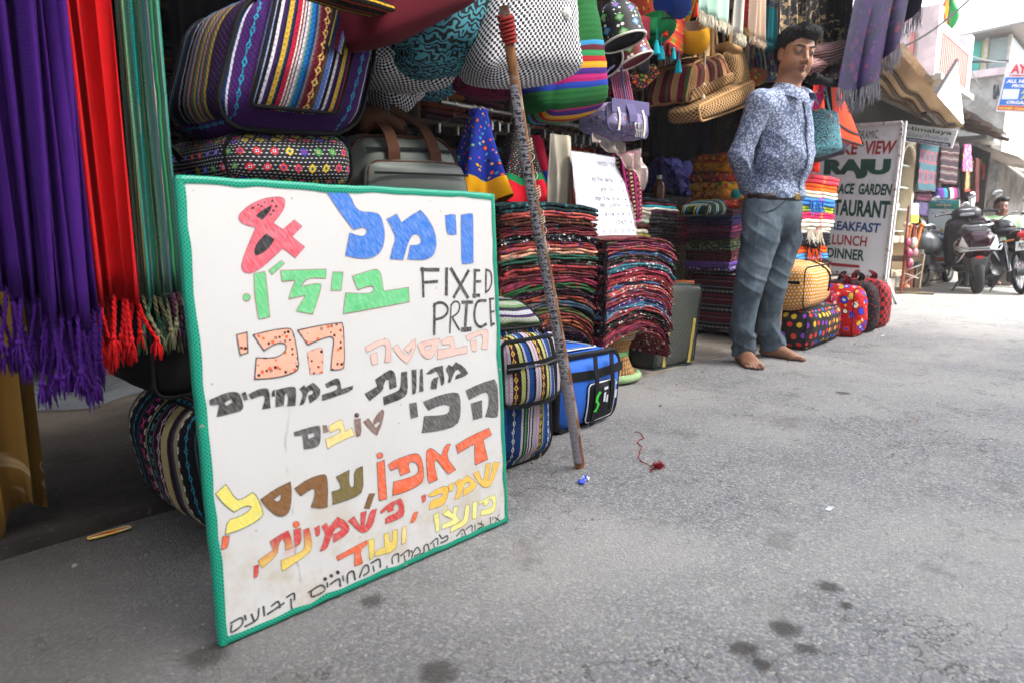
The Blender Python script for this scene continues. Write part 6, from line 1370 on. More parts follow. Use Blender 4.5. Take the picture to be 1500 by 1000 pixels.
# teal bag, pink pouch, orange bag by the man
q = quad([(1188,160),(1228,162),(1236,222),(1192,224)],1.62);b = Bag(q,.2,.03,.03,14,.006,51);r = thing('handbag','teal and black leaf print handbag hanging right of the man chest','bag',tuple(b.p(0,0,-1)));b.body(M_SW,r)
for k in (-1,1): m = MB();m.strap(spline([b.p(-.55,-.8*k,.9),b.p(-.2,-.8*k,1)+(0,0,.12),b.p(0,-.8*k,1)+(0,0,.16),b.p(.2,-.8*k,1)+(0,0,.1),b.p(.55,-.8*k,.9)],6),.03,.005,side=(1,0,0));build(m,'handle',M_SW,r)
m = MB();m.ball(b.p(0,-1,.7,.01),.012);build(m,'button',plain('shell','#e9e4da',.3),r)
flat('shoulder_bag','dark violet bag bottom hanging below the teal leaf print handbag','bag',[(1192,200),(1246,206),(1240,226),(1192,238)],1.78,cloth('dark_violet','#170f22'),.18,.02,r=.03)
flat('wristlet','small hot pink wristlet pouch hanging beside the man collar','pouch',[(1196,134),(1209,140),(1199,162),(1187,160)],1.55,cloth('hot_pink','#b8145a',.12),.02,.006,pip=cloth('gold_pip','#b09050'))
p = at(1203,132,1.55);m = MB();m.tube([p+(0,0,-.03),p+(.01,0,.03),p+(0,0,.06)],[.012,.014,.01],8);build(m,'wrist_loop',cloth('hot_pink','#b8145a',.12),None,label='hot pink padded loop above the pink wristlet',cat='strap')
b = Bag([at(1216,122,1.68),at(1226,120,1.68),at(1266,214,1.66),at(1222,200,1.66)],.05,.012,.012,12,.003,9);r = thing('shoulder_bag','bright orange bag with black binding hanging right of the teal handbag','bag',tuple(b.p(0,0,-1)));b.body(cloth('orange_cotton','#e03c12',.1,.8),r);b.piping(M_BLK,r,r=.009)
facestrap(b,[(-.9,-.45),(0,-.62),(.95,-.66)],.014,M_BLK,r,'binding',out=.004)
m = MB();m.tube([b.p(0,0,1),b.p(0,0,1)+(0,0,.9)],.004,5);build(m,'cord',M_BLK,r)
# ================================================================ figures: one continuous surface grown from a distance field
def snet(D,xs,ys,zs):
    """surface nets on a non uniform grid"""
    S = D < 0;nx,ny,nz = D.shape
    c = np.zeros((nx-1,ny-1,nz-1),np.uint8)
    for i in (0,1):
        for j in (0,1):
            for k in (0,1): c += S[i:nx-1+i,j:ny-1+j,k:nz-1+k]
    act = (c > 0) & (c < 8);I,J,K = np.nonzero(act);n = len(I);idx = -np.ones(act.shape,np.int64);idx[I,J,K] = np.arange(n)
    acc = np.zeros((n,3));cnt = np.zeros(n)
    for a in range(3):
        o1,o2 = [q for q in range(3) if q != a]
        for p in (0,1):
            for q in (0,1):
                off = [0,0,0];off[o1] = p;off[o2] = q;A = (I+off[0],J+off[1],K+off[2]);off[a] = 1;B = (I+off[0],J+off[1],K+off[2])
                da,db = D[A],D[B];m = (da < 0) != (db < 0);t = np.where(m,da/(da-db+1e-12),0)
                pa = np.stack([xs[A[0]],ys[A[1]],zs[A[2]]],-1);pb_ = np.stack([xs[B[0]],ys[B[1]],zs[B[2]]],-1)
                acc += (pa+(pb_-pa)*t[:,None])*m[:,None];cnt += m
    V = acc/cnt[:,None];F = []
    for a in range(3):
        o1,o2 = [(1,2),(2,0),(0,1)][a]
        sl0 = [slice(None)]*3;sl1 = [slice(None)]*3;sl0[a] = slice(0,-1);sl1[a] = slice(1,None)
        E_ = S[tuple(sl0)] != S[tuple(sl1)];P = np.array(np.nonzero(E_));
        ok = (P[o1] > 0) & (P[o2] > 0) & (P[o1] < D.shape[o1]-1) & (P[o2] < D.shape[o2]-1);P = P[:,ok]
        def g(d1,d2):
            Q = P.copy();Q[o1] += d1;Q[o2] += d2;return idx[Q[0],Q[1],Q[2]]
        q = np.stack([g(-1,-1),g(0,-1),g(0,0),g(-1,0)],-1);ins = S[P[0],P[1],P[2]]
        q[~ins] = q[~ins][:,::-1];F.append(q)
    return V,np.concatenate(F)
class Field:
    def __init__(s,xs,ys,zs): s.ax_ = (xs,ys,zs);s.D = np.full((len(xs),len(ys),len(zs)),.06,np.float32)
    def blk(s,lo,hi,m):
        sl = [slice(max(0,np.searchsorted(a,l-m)-1),min(len(a),np.searchsorted(a,h+m)+1)) for a,l,h in zip(s.ax_,lo,hi)]
        g = np.meshgrid(*[a[q] for a,q in zip(s.ax_,sl)],indexing='ij');return tuple(sl),np.stack(g,-1)
    def put(s,sl,d,k,sub):
        D = s.D[sl]
        if d.size == 0: return
        if sub: d = -d;h = np.clip(.5-.5*(d-D)/k,0,1);s.D[sl] = -( -D*(h)+ -d*(1-h)) + k*h*(1-h) if k > 1e-6 else np.maximum(D,d);return
        if k <= 1e-6: s.D[sl] = np.minimum(D,d);return
        h = np.clip(.5+.5*(d-D)/k,0,1);s.D[sl] = d*(1-h)+D*h-k*h*(1-h)
    def cone(s,a,b,ra,rb,k=.02,sub=False,fn=None):
        a,b = np.asarray(a,float),np.asarray(b,float);r = max(ra,rb)
        sl,P = s.blk(np.minimum(a,b)-r,np.maximum(a,b)+r,k+.03);ab = b-a;t = np.clip(((P-a)@ab)/(ab@ab+1e-12),0,1)
        d = np.linalg.norm(P-a-ab*t[...,None],axis=-1)-(ra+(rb-ra)*t)
        if fn is not None: d = d+fn(P)
        s.put(sl,d,k,sub)
    def ell(s,c,r,R=None,k=.02,sub=False,fn=None):
        c = np.asarray(c,float);r = np.asarray(r,float);m = r.max();sl,P = s.blk(c-m,c+m,k+.03);Q = P-c
        if R is not None: Q = Q@np.asarray(R).T
        q = np.linalg.norm(Q/r,axis=-1);q2 = np.linalg.norm(Q/(r*r),axis=-1)+1e-9;d = q*(q-1)/q2
        if fn is not None: d = d+fn(P)
        s.put(sl,d,k,sub)
    def chain(s,pts,rs_,k=.02,fn=None):
        for i in range(len(pts)-1): s.cone(pts[i],pts[i+1],rs_[i],rs_[i+1],k,fn=fn)
def figmesh(F,name,mats,parent,colfn=None,smooth_it=1):
    V,Q = snet(F.D,*F.ax_);m = bpy.data.meshes.new(name);m.from_pydata((V-WLOC[parent.name]).tolist(),[],Q.tolist())
    m.polygons.foreach_set('use_smooth',np.ones(len(Q),bool));m.materials.append(mats)
    if colfn is not None:
        c = np.c_[colfn(V),np.ones(len(V))].astype(np.float32);at_ = m.color_attributes.new('Col','FLOAT_COLOR','POINT');at_.data.foreach_set('color',c.ravel())
    o = bpy.data.objects.new(name,m);COL.objects.link(o);o.parent = parent
    if smooth_it: b = o.modifiers.new('smooth','SMOOTH');b.iterations = smooth_it;b.factor = .5
    return tag(o)
def frame(fwd,up=(0,0,1)):
    f = np.asarray(fwd,float);f /= np.linalg.norm(f);u = np.asarray(up,float);u = u-(u@f)*f;u /= np.linalg.norm(u);l = np.cross(u,f);return np.array([f,l,u])     # rows: forward, left, up
def head_field(F,c,R,k=1.):
    """skull, face and ears about the head centre c; R rows forward, left, up; k scale"""
    W = lambda f,l,u: c+k*(f*R[0]+l*R[1]+u*R[2])
    F.ell(W(-.014,0,.035),(.096*k,.077*k,.086*k),R,.02)
    F.ell(W(.020,0,-.035),(.068*k,.064*k,.088*k),R,.03*k)
    for s in (-1,1):
        F.ell(W(.046,s*.034,-.040),(.032*k,.030*k,.038*k),R,.02*k);F.ell(W(.012,s*.050,-.066),(.036*k,.022*k,.03*k),R,.024*k)
        F.cone(W(.079,s*.012,.029),W(.068,s*.050,.026),.010*k,.008*k,.012*k)
    F.ell(W(.066,0,-.100),(.022*k,.026*k,.017*k),R,.02*k)
    F.ell(W(.020,0,-.104),(.05*k,.045*k,.02*k),R,.03*k)
    for s in (-1,1): F.ell(W(.097,s*.031,.006),(.016*k,.019*k,.012*k),R,.010*k,sub=True)
    F.cone(W(.084,0,.020),W(.103,0,-.022),.0070*k,.0100*k,.010*k);F.ell(W(.104,0,-.028),(.011*k,.0120*k,.0095*k),R,.006*k)
    for s in (-1,1):
        F.ell(W(.093,s*.0135,-.034),(.011*k,.008*k,.008*k),R,.005*k);F.ell(W(.103,s*.007,-.0415),(.004*k,.0035*k,.004*k),R,.002*k,sub=True)
    for s in (-1,1):       # lids
        e = W(.0725,s*.031,.006);F.ell(e,(.0165*k,)*3,R,.005*k)
        F.ell(W(.090,s*.0315,.0055),(.014*k,.0150*k,.0064*k),R,.002*k,sub=True)
    F.cone(W(.093,0,-.058),W(.078,.023,-.0635),.0078*k,.0035*k,.004*k);F.cone(W(.093,0,-.058),W(.078,-.023,-.0635),.0078*k,.0035*k,.004*k)
    F.cone(W(.0905,0,-.0715),W(.077,.018,-.067),.0088*k,.004*k,.004*k);F.cone(W(.0905,0,-.0715),W(.077,-.018,-.067),.0088*k,.004*k,.004*k)
    F.cone(W(.101,0,-.0645),W(.085,.024,-.0655),.0026*k,.0020*k,.002*k,sub=True);F.cone(W(.101,0,-.0645),W(.085,-.024,-.0655),.0026*k,.0020*k,.002*k,sub=True);F.cone(W(.092,-.012,-.084),W(.092,.012,-.084),.005*k,.005*k,.006*k,sub=True)
    F.cone(W(.098,0,-.084),W(.090,0,-.084),.008*k,.012*k,.008*k,sub=True) if False else None
    for s in (-1,1):
        F.ell(W(-.012,s*.076,-.004),(.019*k,.009*k,.032*k),R,.006*k);F.ell(W(-.006,s*.085,.0),(.010*k,.006*k,.018*k),R,.004*k,sub=True);F.ell(W(-.002,s*.077,-.030),(.010*k,.008*k,.010*k),R,.005*k)
    return W
def head_tint(V,c,R,k,base,lip,dark):
    Q = (V-c)@R.T/k;col = np.tile(np.array(lin(base)),(len(V),1));
    def blend(w,cc): 
        nonlocal col
        w = np.clip(w,0,1)[:,None];col = col*(1-w)+np.array(lin(cc))*w
    near = (Q[:,2] > -.15) & (np.linalg.norm(Q,axis=1) < .2)
    stub = (Q[:,0] > .02)*(1-np.abs(Q[:,2]+.078)/.045)*(Q[:,2] < -.045);blend(stub*.35*near,dark)
    mus = (Q[:,0] > .08)*(1-np.abs(Q[:,2]+.049)/.009)*(np.abs(Q[:,1]) < .024);blend(mus*.4*near,dark)
    lp = (Q[:,0] > .074)*(1-((Q[:,1]/.024)**2+((Q[:,2]+.0645)/.0125)**2))*3;blend(lp*near,lip)
    for s in (-1,1):
        ey = (Q[:,0] > .04)*(1-(((Q[:,1]-s*.032)/.026)**2+((Q[:,2]-.002)/.017)**2));blend(ey*.6*near,dark)
    return col
def eyes(c,R,k,parent,look,iris='#1c0f0a'):
    for s in (-1,1):
        e = c+k*(.0725*R[0]+s*.031*R[1]+.0055*R[2]);L_ = np.asarray(look,float);L_ /= np.linalg.norm(L_);r = .0150*k
        m = MB();
        fr_ = frame(L_);th = np.linspace(0,2*PI,20,endpoint=False);ph = np.array([0.001,.16,.32,.42,.46,.7,1.1,1.6,2.2,3.13])
        Rr = np.stack([np.cos(ph)[:,None]*np.ones(20),np.outer(np.sin(ph),np.cos(th)),np.outer(np.sin(ph),np.sin(th))],-1)*r
        G_ = Rr@fr_+e;m.grid(G_[:3],cv=True,mi=2);m.grid(G_[2:5],cv=True,mi=1);m.grid(G_[4:],cv=True,mi=0)
        build(m,'eye',[mat('eye_white',lambda n: '#6a625c',.6),mat('iris',lambda n: iris,.4),mat('pupil',lambda n: '#050505',.3)],parent,sharp=None)
def brows(c,R,k,parent):
    mt = plain('brow_hair','#14100e',.8);rs = np.random.RandomState(1)
    for s in (-1,1):
        m = MB()
        for i in range(90):
            t = i/89.;l = .012+.040*t;u = .0275+.008*math.sin(t*2.2)-.004*t+rs.normal()*.0016*(1-.4*t);f = .0905-.010*t-.012*t*t
            p = c+k*(f*R[0]+s*l*R[1]+u*R[2]);d = k*(.010*s*R[1]+(.004-.006*t)*R[2]-.002*R[0])
            m.tube([p,p+d*.5+k*.0008*R[0],p+d],[.0017*k,.0014*k,.0005*k],4,caps=False)
        build(m,'eyebrow',mt,parent,sharp=None)
def skinmat(name):
    def f(n):
        a = n.node('ShaderNodeVertexColor');a.layer_name = 'Col';c = E(n,a.outputs[0]);p = OC(n)
        c = mix(n,noise(n,p,60.,4.)*.35,c,'#4a2818');return c,noise(n,p,500.,3.)+noise(n,p,140.,3.)
    return mat(name,f,.48,bs=.18,bd=.0012,spec=.4,Subsurface_Weight=.08,Subsurface_Scale=.01)
# ---- the barefoot man
D0 = 3.76
def pm(x,y,t=0.):
    v = (y-500)/1000.;f = _ct-v*_st;r = np.array(ray(x,y));return np.array((0,0,CAM_H))+r*((D0-t)/f)
Rv = np.array((_sa,-_ca,0));Tv = np.array((-_ca,-_sa,0))
man = thing('person','barefoot man in a blue flowered shirt and grey blue corduroy trousers, hands behind his back','person',tuple(np.array(G(1108,530))),None)
fb = frame(.57*Rv+.82*Tv)
hc = pm(1166,79.5,.02);RH = frame(.17*Rv+.98*Tv+np.array((0,0,-.21)),(Rv*.05)+np.array((0,0,1.)))
KH = 1.06
def fine(lo,hi,segs):
    out = []
    a = lo
    for b_,st_ in segs: n_ = max(1,int(round((b_-a)/st_)));out += list(np.linspace(a,b_,n_,endpoint=False));a = b_
    out.append(hi);return np.array(out)
ctr = pm(1125,400)
xs = np.arange(ctr[0]-.36,ctr[0]+.44,.0047);ys = np.arange(ctr[1]-.40,ctr[1]+.36,.0047);zs = fine(-.012,1.80,[(.12,.0045),(.8,.013),(1.0,.006),(1.40,.013),(1.8,.0045)])
FB = Field(xs,ys,zs)
W = head_field(FB,hc,RH,KH)
nb = pm(1151,133,.0)
FB.cone(W(-.018,0,-.07),nb+(0,0,-.02),.052,.062,.03)
shR,shL = pm(1113,152,.12),pm(1172,150,-.11);chest = pm(1147,190,0);hips = pm(1132,300,0)
FB.ell(chest,(.10,.15,.17),fb,.04);FB.ell(pm(1147,245,0),(.11,.135,.14),fb,.04);FB.ell(hips,(.10,.14,.10),fb,.04);FB.cone(shR,shL,.045,.045,.05);FB.cone(nb,chest,.06,.07,.04)
elR,wrR = pm(1084,228,.10),pm(1094,280,-.04);elL,wrL = pm(1156,230,-.24),pm(1120,284,-.19)
hR,hL = pm(1101,292,-.10),pm(1098,284,-.13)
FB.chain([shR,elR,wrR],[.045,.036,.026],.02);FB.chain([shL,elL,wrL],[.045,.036,.026],.02)
def hand(F,w,h,d2,side,nrm):
    """palm from wrist w to knuckles h, fingers curling along d2; side = thumb side"""
    ax_ = h-w;ax_ /= np.linalg.norm(ax_);sd_ = side-(side@ax_)*ax_;sd_ /= np.linalg.norm(sd_);nr = np.cross(ax_,sd_)
    if nr@nrm < 0: nr = -nr
    k0 = w+ax_*.085
    for q in (-.024,-.008,.008,.024): F.cone(w+sd_*q*.5+ax_*.01,k0+sd_*q,.017,.014,.008)
    for i,q in enumerate((-.028,-.010,.009,.027)):
        L_ = (.030,.042,.045,.040)[i];a0 = k0+sd_*q;a1 = a0+ax_*L_*.75+nr*.012;a2 = a1+ax_*L_*.35+nr*L_*.55;a3 = a2-ax_*L_*.1+nr*L_*.4
        F.chain([a0,a1,a2,a3],[.0095,.0085,.0075,.0068],.003)
    t0 = w+ax_*.03+sd_*.024;F.chain([t0,t0+sd_*.022+ax_*.028+nr*.012,t0+sd_*.02+ax_*.05+nr*.03],[.014,.0105,.0085],.004)
back = -fb[0]
hand(FB,wrR,wrR+(fb[1]*.6+np.array((0,0,-.45))),None,np.array((0,0,1.)),back)
hand(FB,wrL+back*.03,wrL+back*.03+(-fb[1]*.6+np.array((0,0,-.35))),None,np.array((0,0,1.)),back)
# legs
hipR,knR,anR = pm(1112,345,.08),pm(1097,425,.12),pm(1087,512,.09);hipL,knL,anL = pm(1146,340,-.08),pm(1133,425,-.06),pm(1126,505,-.11)
gR,gL = G(1088,531),G(1131,522);anR = np.array((gR[0],gR[1],.085));anL = np.array((gL[0],gL[1],.085))
FB.chain([hipR,knR,anR],[.075,.055,.036],.03);FB.chain([hipL,knL,anL],[.075,.055,.036],.03);FB.cone(hips,hipR,.09,.08,.04);FB.cone(hips,hipL,.09,.08,.04)
def foot(F,an,tip,med):
    """tip: ground point of the longest toe; med: unit vector to the big toe side"""
    g = np.array((an[0],an[1],0.));d = tip-g;d[2] = 0;Lf = np.linalg.norm(d);d /= Lf;m_ = med-(med@d)*d;m_[2] = 0;m_ /= np.linalg.norm(m_);U_ = np.array((0,0,1.))
    heel = g-d*.045
    F.cone(heel+U_*.030,g+U_*.055,.030,.036,.02);F.cone(an,g+U_*.05+d*.01,.036,.036,.02)
    ball = g+d*(Lf-.055)
    F.cone(heel+U_*.024+m_*.0,ball+U_*.016-m_*.020,.025,.016,.02)
    F.cone(g+d*.02+U_*.05,ball+U_*.020+m_*.020,.034,.018,.02);F.cone(g+d*.01+U_*.048,ball+U_*.017,.034,.017,.02)
    F.cone(g+U_*.05+d*.02,ball+m_*.03+U_*.017-d*.01,.03,.0175,.02);F.cone(g+U_*.04+d*.0,ball-m_*.035+U_*.013-d*.03,.03,.013,.02)
    for q,l,r in ((.034,.054,.0125),(.010,.060,.0078),(-.009,.053,.0074),(-.027,.042,.0072),(-.044,.026,.0070)):
        a = ball+m_*q*.9+U_*(r+.004)-d*.008;F.chain([a,a+d*l*.55+U_*.003,a+d*l-U_*.003],[r*1.0,r*.85,r*1.05],.002)
        nail.append((a+d*(l+.002)+U_*(r*.62),d,m_,r))
nail = []
tipR = G(1117,546);tipL = G(1183,529)
def fixlen(an,tip,L_): g = np.array((an[0],an[1],0));d = tip-g;d[2] = 0;return g+d/np.linalg.norm(d)*L_
tipR = fixlen(anR,tipR,.205);tipL = fixlen(anL,tipL,.195)
foot(FB,anR,tipR,fb[1]);foot(FB,anL,tipL,-fb[1])
FB.D[:,:,zs < .0005] = np.maximum(FB.D[:,:,zs < .0005],.002)
M_SKIN = skinmat('skin')
def tint(V): 
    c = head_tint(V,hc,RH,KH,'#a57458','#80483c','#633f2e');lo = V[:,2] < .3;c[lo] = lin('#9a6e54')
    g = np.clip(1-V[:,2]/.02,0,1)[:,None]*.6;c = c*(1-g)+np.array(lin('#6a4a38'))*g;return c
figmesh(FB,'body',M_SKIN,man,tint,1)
look = .62*Rv+.78*Tv+np.array((0,0,-.03));eyes(hc,RH,KH,man,look);brows(hc,RH,KH,man)
m = MB()
for p,d,m_,r in nail: m.ball(p,(r*.75,)*3,8,6)
m2 = MB()
for p,d,m_,r in nail:
    s_ = MB();s_.ball((0,0,0),(r*.75,r*.7,r*.35),10,6);Rt = np.eye(4);Rt[:3,0] = d;Rt[:3,1] = m_;Rt[:3,2] = (0,0,1);Rt[:3,3] = p;s_.xf(Rt);build(s_,'toenail',plain('nail','#b89484',.4),man,sharp=None)

# hair
def hair_field(c,R,k,seed=1):
    lo = c-.15*k;hi = c+.17*k;st_ = .0036*k;F = Field(*[np.arange(lo[i],hi[i],st_) for i in range(3)])
    W_ = lambda f,l,u: c+k*(f*R[0]+l*R[1]+u*R[2])
    F.ell(W_(-.020,0,.046),(.098*k,.083*k,.084*k),R,.01);F.ell(W_(.030,.012,.098),(.070*k,.062*k,.035*k),R,.02*k);F.ell(W_(-.055,0,.0),(.060*k,.076*k,.07*k),R,.02*k)
    g = np.meshgrid(*F.ax_,indexing='ij');Q = (np.stack(g,-1)-c)@R.T/k;f,l,u = Q[...,0],Q[...,1],Q[...,2]
    ang = np.arctan2(l-.02,u+.02);F.D += (.0009*np.sin(ang*46+f*90+np.sin(f*40)*2.5)+.0008*np.sin(ang*73-f*110+l*70)+.0022*np.sin(f*60+l*40+u*70)+.0012*np.sin(f*130-l*90))*k*(u > .0)
    hl = np.where(u > .035,.026+(u-.035)*1.28+.005*np.sin(l*90)+.0025*np.sin(l*310),np.where(u > -.012,.012+(u+.012)*.3,-.028+(u+.03)*.2)) - .30*np.abs(l)*(u > .05)+.012*(u > .05)
    cut = (f-hl)*.75*k;bot = (-.062-u+.2*np.clip(-f-.02,0,1)*0)*k
    F.D = np.maximum(np.maximum(F.D,cut),bot);return F
def hairmat(n):
    p = OC(n);w = noise(n,p,120.,4.,.6);k = (noise(n,p,30.,5.));return mix(n,w,'#050507','#101014'),w+k
M_HAIR = mat('black_hair',hairmat,.55,bs=.8,bd=.003,spec=.3)
FH = hair_field(hc,RH,KH);figmesh(FH,'hair',M_HAIR,man,None,1)
def strands(F,c,R,k,n_,seed):
    V,_ = snet(F.D,*F.ax_);gr = np.gradient(F.D);rs = np.random.RandomState(seed);m = MB()
    for i in rs.choice(len(V),n_):
        p = V[i];ii = tuple(int(np.clip(np.searchsorted(a,v),1,len(a)-2)) for a,v in zip(F.ax_,p));N = np.array([g_[ii] for g_ in gr]);N /= np.linalg.norm(N)+1e-9
        f,l,u = (p-c)@R.T/k
        if N@(R[0]) > .75 and u < .09: continue
        t = np.clip((u-.05)/.05,0,1);flow = t*(R[1]*.75*(1 if l > -.035 else -1)+R[0]*.55*(f > -.02)-R[0]*.5*(f <= -.02))+(1-t)*(-R[2]*.9-R[0]*.35);flow = flow+rs.normal(size=3)*.22;flow -= (flow@N)*N;flow /= np.linalg.norm(flow)+1e-9
        L_ = k*rs.uniform(.012,.026)*(1.2 if t > .5 else .7);q = p+N*.0008
        m.tube([q,q+flow*L_*.5+N*.0032*k,q+flow*L_+N*.001],[.0012,.001,.0003],3,caps=False)
    return m
m = strands(FH,hc,RH,KH,3200,6)
build(m,'loose_hair',M_HAIR,man,sharp=None,kind='stuff')
# shirt
def wr1(P):
    f = (P-chest)@fb[0];l = (P-chest)@fb[1];z = P[...,2]
    a = np.sin((z*1.0+l*.9+f*.35)*46+np.sin(l*17+z*9)*1.6);b_ = np.sin((z*.9-l*.55+f*.5)*63+np.sin(f*19)*1.4);c_ = np.sin(z*24+l*30+f*12)
    low = np.clip((1.42-z)/.35,0,1);return -(.0042*np.maximum(0,a)**3+.0034*np.maximum(0,b_)**3+.0025*c_)*(.35+.65*low)
zs2 = np.arange(.74,1.62,.0065);FS = Field(np.arange(ctr[0]-.36,ctr[0]+.44,.0065),np.arange(ctr[1]-.40,ctr[1]+.36,.0065),zs2)
FS.ell(pm(1148,190,0),(.132,.176,.20),fb,.02,fn=wr1);FS.ell(pm(1148,232,.01),(.142,.172,.165),fb,.05,fn=wr1);FS.ell(pm(1136,288,0),(.138,.172,.12),fb,.05,fn=wr1)
FS.cone(shR,shL,.052,.050,.07,fn=wr1);FS.cone(nb+(0,0,-.02),chest,.062,.09,.05,fn=wr1)
for q_ in (shR,shL): FS.cone(nb+(0,0,-.035),q_,.050,.056,.04)
def wrs(P): z = P[...,2];e = np.exp(-((z-1.03)/.07)**2)*.9+.25;return -(.0065*np.maximum(0,np.sin(z*95+P[...,0]*60+np.sin(P[...,1]*40)*1.5))**3+.002*np.sin(z*70-P[...,1]*90+P[...,0]*50))*e
FS.chain([shR,elR+np.array((0,0,.0)),wrR+np.array((0,0,.015))],[.064,.056,.042],.03,fn=wrs);FS.chain([shL,elL,wrL],[.058,.050,.040],.03,fn=wrs)
g = np.meshgrid(*FS.ax_,indexing='ij');P_g = np.stack(g,-1);ff = (P_g-chest)@fb[0];lf = (P_g-chest)@fb[1]
hem = .865+.20*np.clip(ff,-.2,.2)+.008*np.sin(lf*22)+.006*np.sin(ff*30)
core = np.linalg.norm((P_g-hips)[...,:2],axis=-1)
FS.D = np.maximum(FS.D,(hem-P_g[...,2])*1.)
ncut = P_g[...,2]-(nb[2]+.012-.52*np.clip((P_g-nb)@fb[0],-.03,.30)+.15*np.abs(lf)*0);nr_ = np.linalg.norm((P_g-nb)-((P_g-nb)@np.array((0,0,1.)))[...,None]*np.array((0,0,1.))-fb[0]*.02,axis=-1)
FS.D = np.where((nr_ < .085),np.maximum(FS.D,ncut),FS.D)
vn = nb+fb[0]*.115+np.array((0,0,-.055))
FS.cone(vn+fb[0]*.02,nb+fb[0]*.05+np.array((0,0,.05)),.004,.045,.004,sub=True)
def shirtf(n):
    p = OC(n);w = noise(n,p,60.,2.);x = n.node('ShaderNodeVectorMath');x.operation = 'MULTIPLY_ADD';n.t.links.new(w.col.o,x.inputs[0]);x.inputs[1].default_value = (.006,)*3;n.t.links.new(p.o,x.inputs[2]);q = E(n,x.outputs[0])
    a = voro(n,q,72.,.9);b_ = voro(n,q,250.,.8);k = (a.lt(.50)*b_.lt(.50)+b_.lt(.20)*.7).clamp()
    c = mix(n,noise(n,p,9.,3.),'#515d7c','#68758f');c = mix(n,k*.9,c,'#cdd2de');return c,noise(n,p,420.,2.)+noise(n,p,36.,3.)*2
M_SH = mat('flowered_shirt',shirtf,.85,bs=.45,bd=.002,spec=.2)
shirt = figmesh(FS,'shirt',M_SH,man,None,2)
# collar, placket, buttons
m = MB();th = np.linspace(-2.75,2.75,34);rings = []
for j,(rr_,dz,fo) in enumerate(((.060,.012,0),(.067,.034,.002),(.080,.026,.006),(.108,-.022,.012))):
    row = []
    for a in th:
        fr_ = abs(a)/2.75;cf = max(0,math.cos(PI-a)) if False else max(0,-math.cos(a+PI)) 
        f_ = math.cos(a+PI)*-1
        front = (abs(a)/2.75)**4
        row.append(nb+(-fb[0]*math.cos(a)*(rr_)*1.0)+fb[1]*math.sin(a)*rr_+np.array((0,0,dz-.062*front-.03*front*(j == 3)))+fb[0]*(.02+front*(.03+.012*j)))
    rings.append(row)
rings = np.array(rings);m.grid(rings);m.grid(rings+np.array((0,0,.0018)),flip=True);build(m,'collar',M_SH,man,sharp=None)
def surf(F,p,d):
    """march from p along d to the zero of the field"""
    p = np.array(p,float)
    for i in range(160):
        ii = [int(np.clip(np.searchsorted(a,v),0,len(a)-1)) for a,v in zip(F.ax_,p)]
        if F.D[tuple(ii)] < 0: return p
        p = p+d*.003
    return p
m = MB();btn = MB();pl_ = []
zz = np.linspace(vn[2]-.02,.93,22)
for z_ in zz:
    p = surf(FS,np.array((chest[0],chest[1],z_))+fb[0]*.32-fb[1]*.0,-fb[0]);pl_.append(p+fb[0]*.005)
pl_ = np.array(pl_);pl_[1:-1] = (pl_[:-2]+pl_[1:-1]*2+pl_[2:])/4
m.strap(pl_,.032,.004,side=fb[1]);build(m,'placket',M_SH,man,sharp=None)
for i in range(1,21,4): btn = MB();btn.ball(pl_[i]+fb[0]*.003,(.0055,)*3,8,5);build(btn,'button',plain('button_pale','#b8bcc4',.4),man)
# trousers
def wrt(P):
    z = P[...,2];q = P@Rv;b_ = P@Tv
    kn = np.exp(-((z-.46)/.10)**2)+np.exp(-((z-.13)/.07)**2)*1.5+np.exp(-((z-.72)/.08)**2)*.7+.25
    return -(.0055*np.maximum(0,np.sin(z*70+q*44+np.sin(b_*26+z*9)*2.2+1))**3+.003*np.sin(z*31-q*46+b_*32))*kn
FT = Field(np.arange(ctr[0]-.34,ctr[0]+.42,.0068),np.arange(ctr[1]-.36,ctr[1]+.34,.0068),np.arange(.02,1.02,.0068))
FT.ell(hips,(.135,.158,.12),fb,.03,fn=wrt);FT.cone(hips+(0,0,.05),hips+(0,0,-.05),.12,.14,.04)
cR,cL = np.array((anR[0],anR[1],.03)),np.array((anL[0],anL[1],.03))
FT.chain([hips-fb[1]*.075+(0,0,-.03),pm(1113,350,.10),pm(1096,423,.13),pm(1087,478,.10),anR+(0,0,.0),cR],[.110,.094,.072,.060,.058,.062],.018,fn=wrt)
FT.chain([hips+fb[1]*.075+(0,0,-.03),pm(1148,350,-.08),pm(1132,420,-.05),pm(1123,478,-.09),anL,cL+np.array((0,0,0))],[.110,.090,.070,.062,.062,.068],.018,fn=wrt)
g = np.meshgrid(*FT.ax_,indexing='ij');P_g = np.stack(g,-1);gR_ = np.array((anR[0],anR[1],0));dR = (tipR-gR_)/np.linalg.norm(tipR-gR_);dL = (tipL-np.array((anL[0],anL[1],0)));dL /= np.linalg.norm(dL)
cutz = .034+.32*np.clip(np.minimum((P_g-anR)@dR,9)*(np.linalg.norm((P_g-anR)[...,:2],axis=-1) < .11),0,.1)+.32*np.clip(((P_g-anL)@dL)*(np.linalg.norm((P_g-anL)[...,:2],axis=-1) < .11),0,.1)
FT.D = np.maximum(FT.D,cutz-P_g[...,2]);FT.D = np.maximum(FT.D,P_g[...,2]-(.93))
def cordf(n):
    p = OC(n);x,y,z = p.xyz();k = noise(n,p,6.,5.,.6);rib = ((x*float(Rv[0])+y*float(Rv[1]))*1500.).sin()
    c = mix(n,k.smooth(.3,.7),'#39444d','#5d6972');return mix(n,noise(n,comb(n,x,y,z*.3),30.,4.).smooth(.5,.75)*.35,c,'#8592a0'),rib*.7+noise(n,p,200.,3.)
M_CORD = mat('corduroy',cordf,.9,bs=.5,bd=.0015,spec=.15)
figmesh(FT,'trousers',M_CORD,man,None,2)
m = MB();th = np.linspace(0,2*PI,40,endpoint=False)
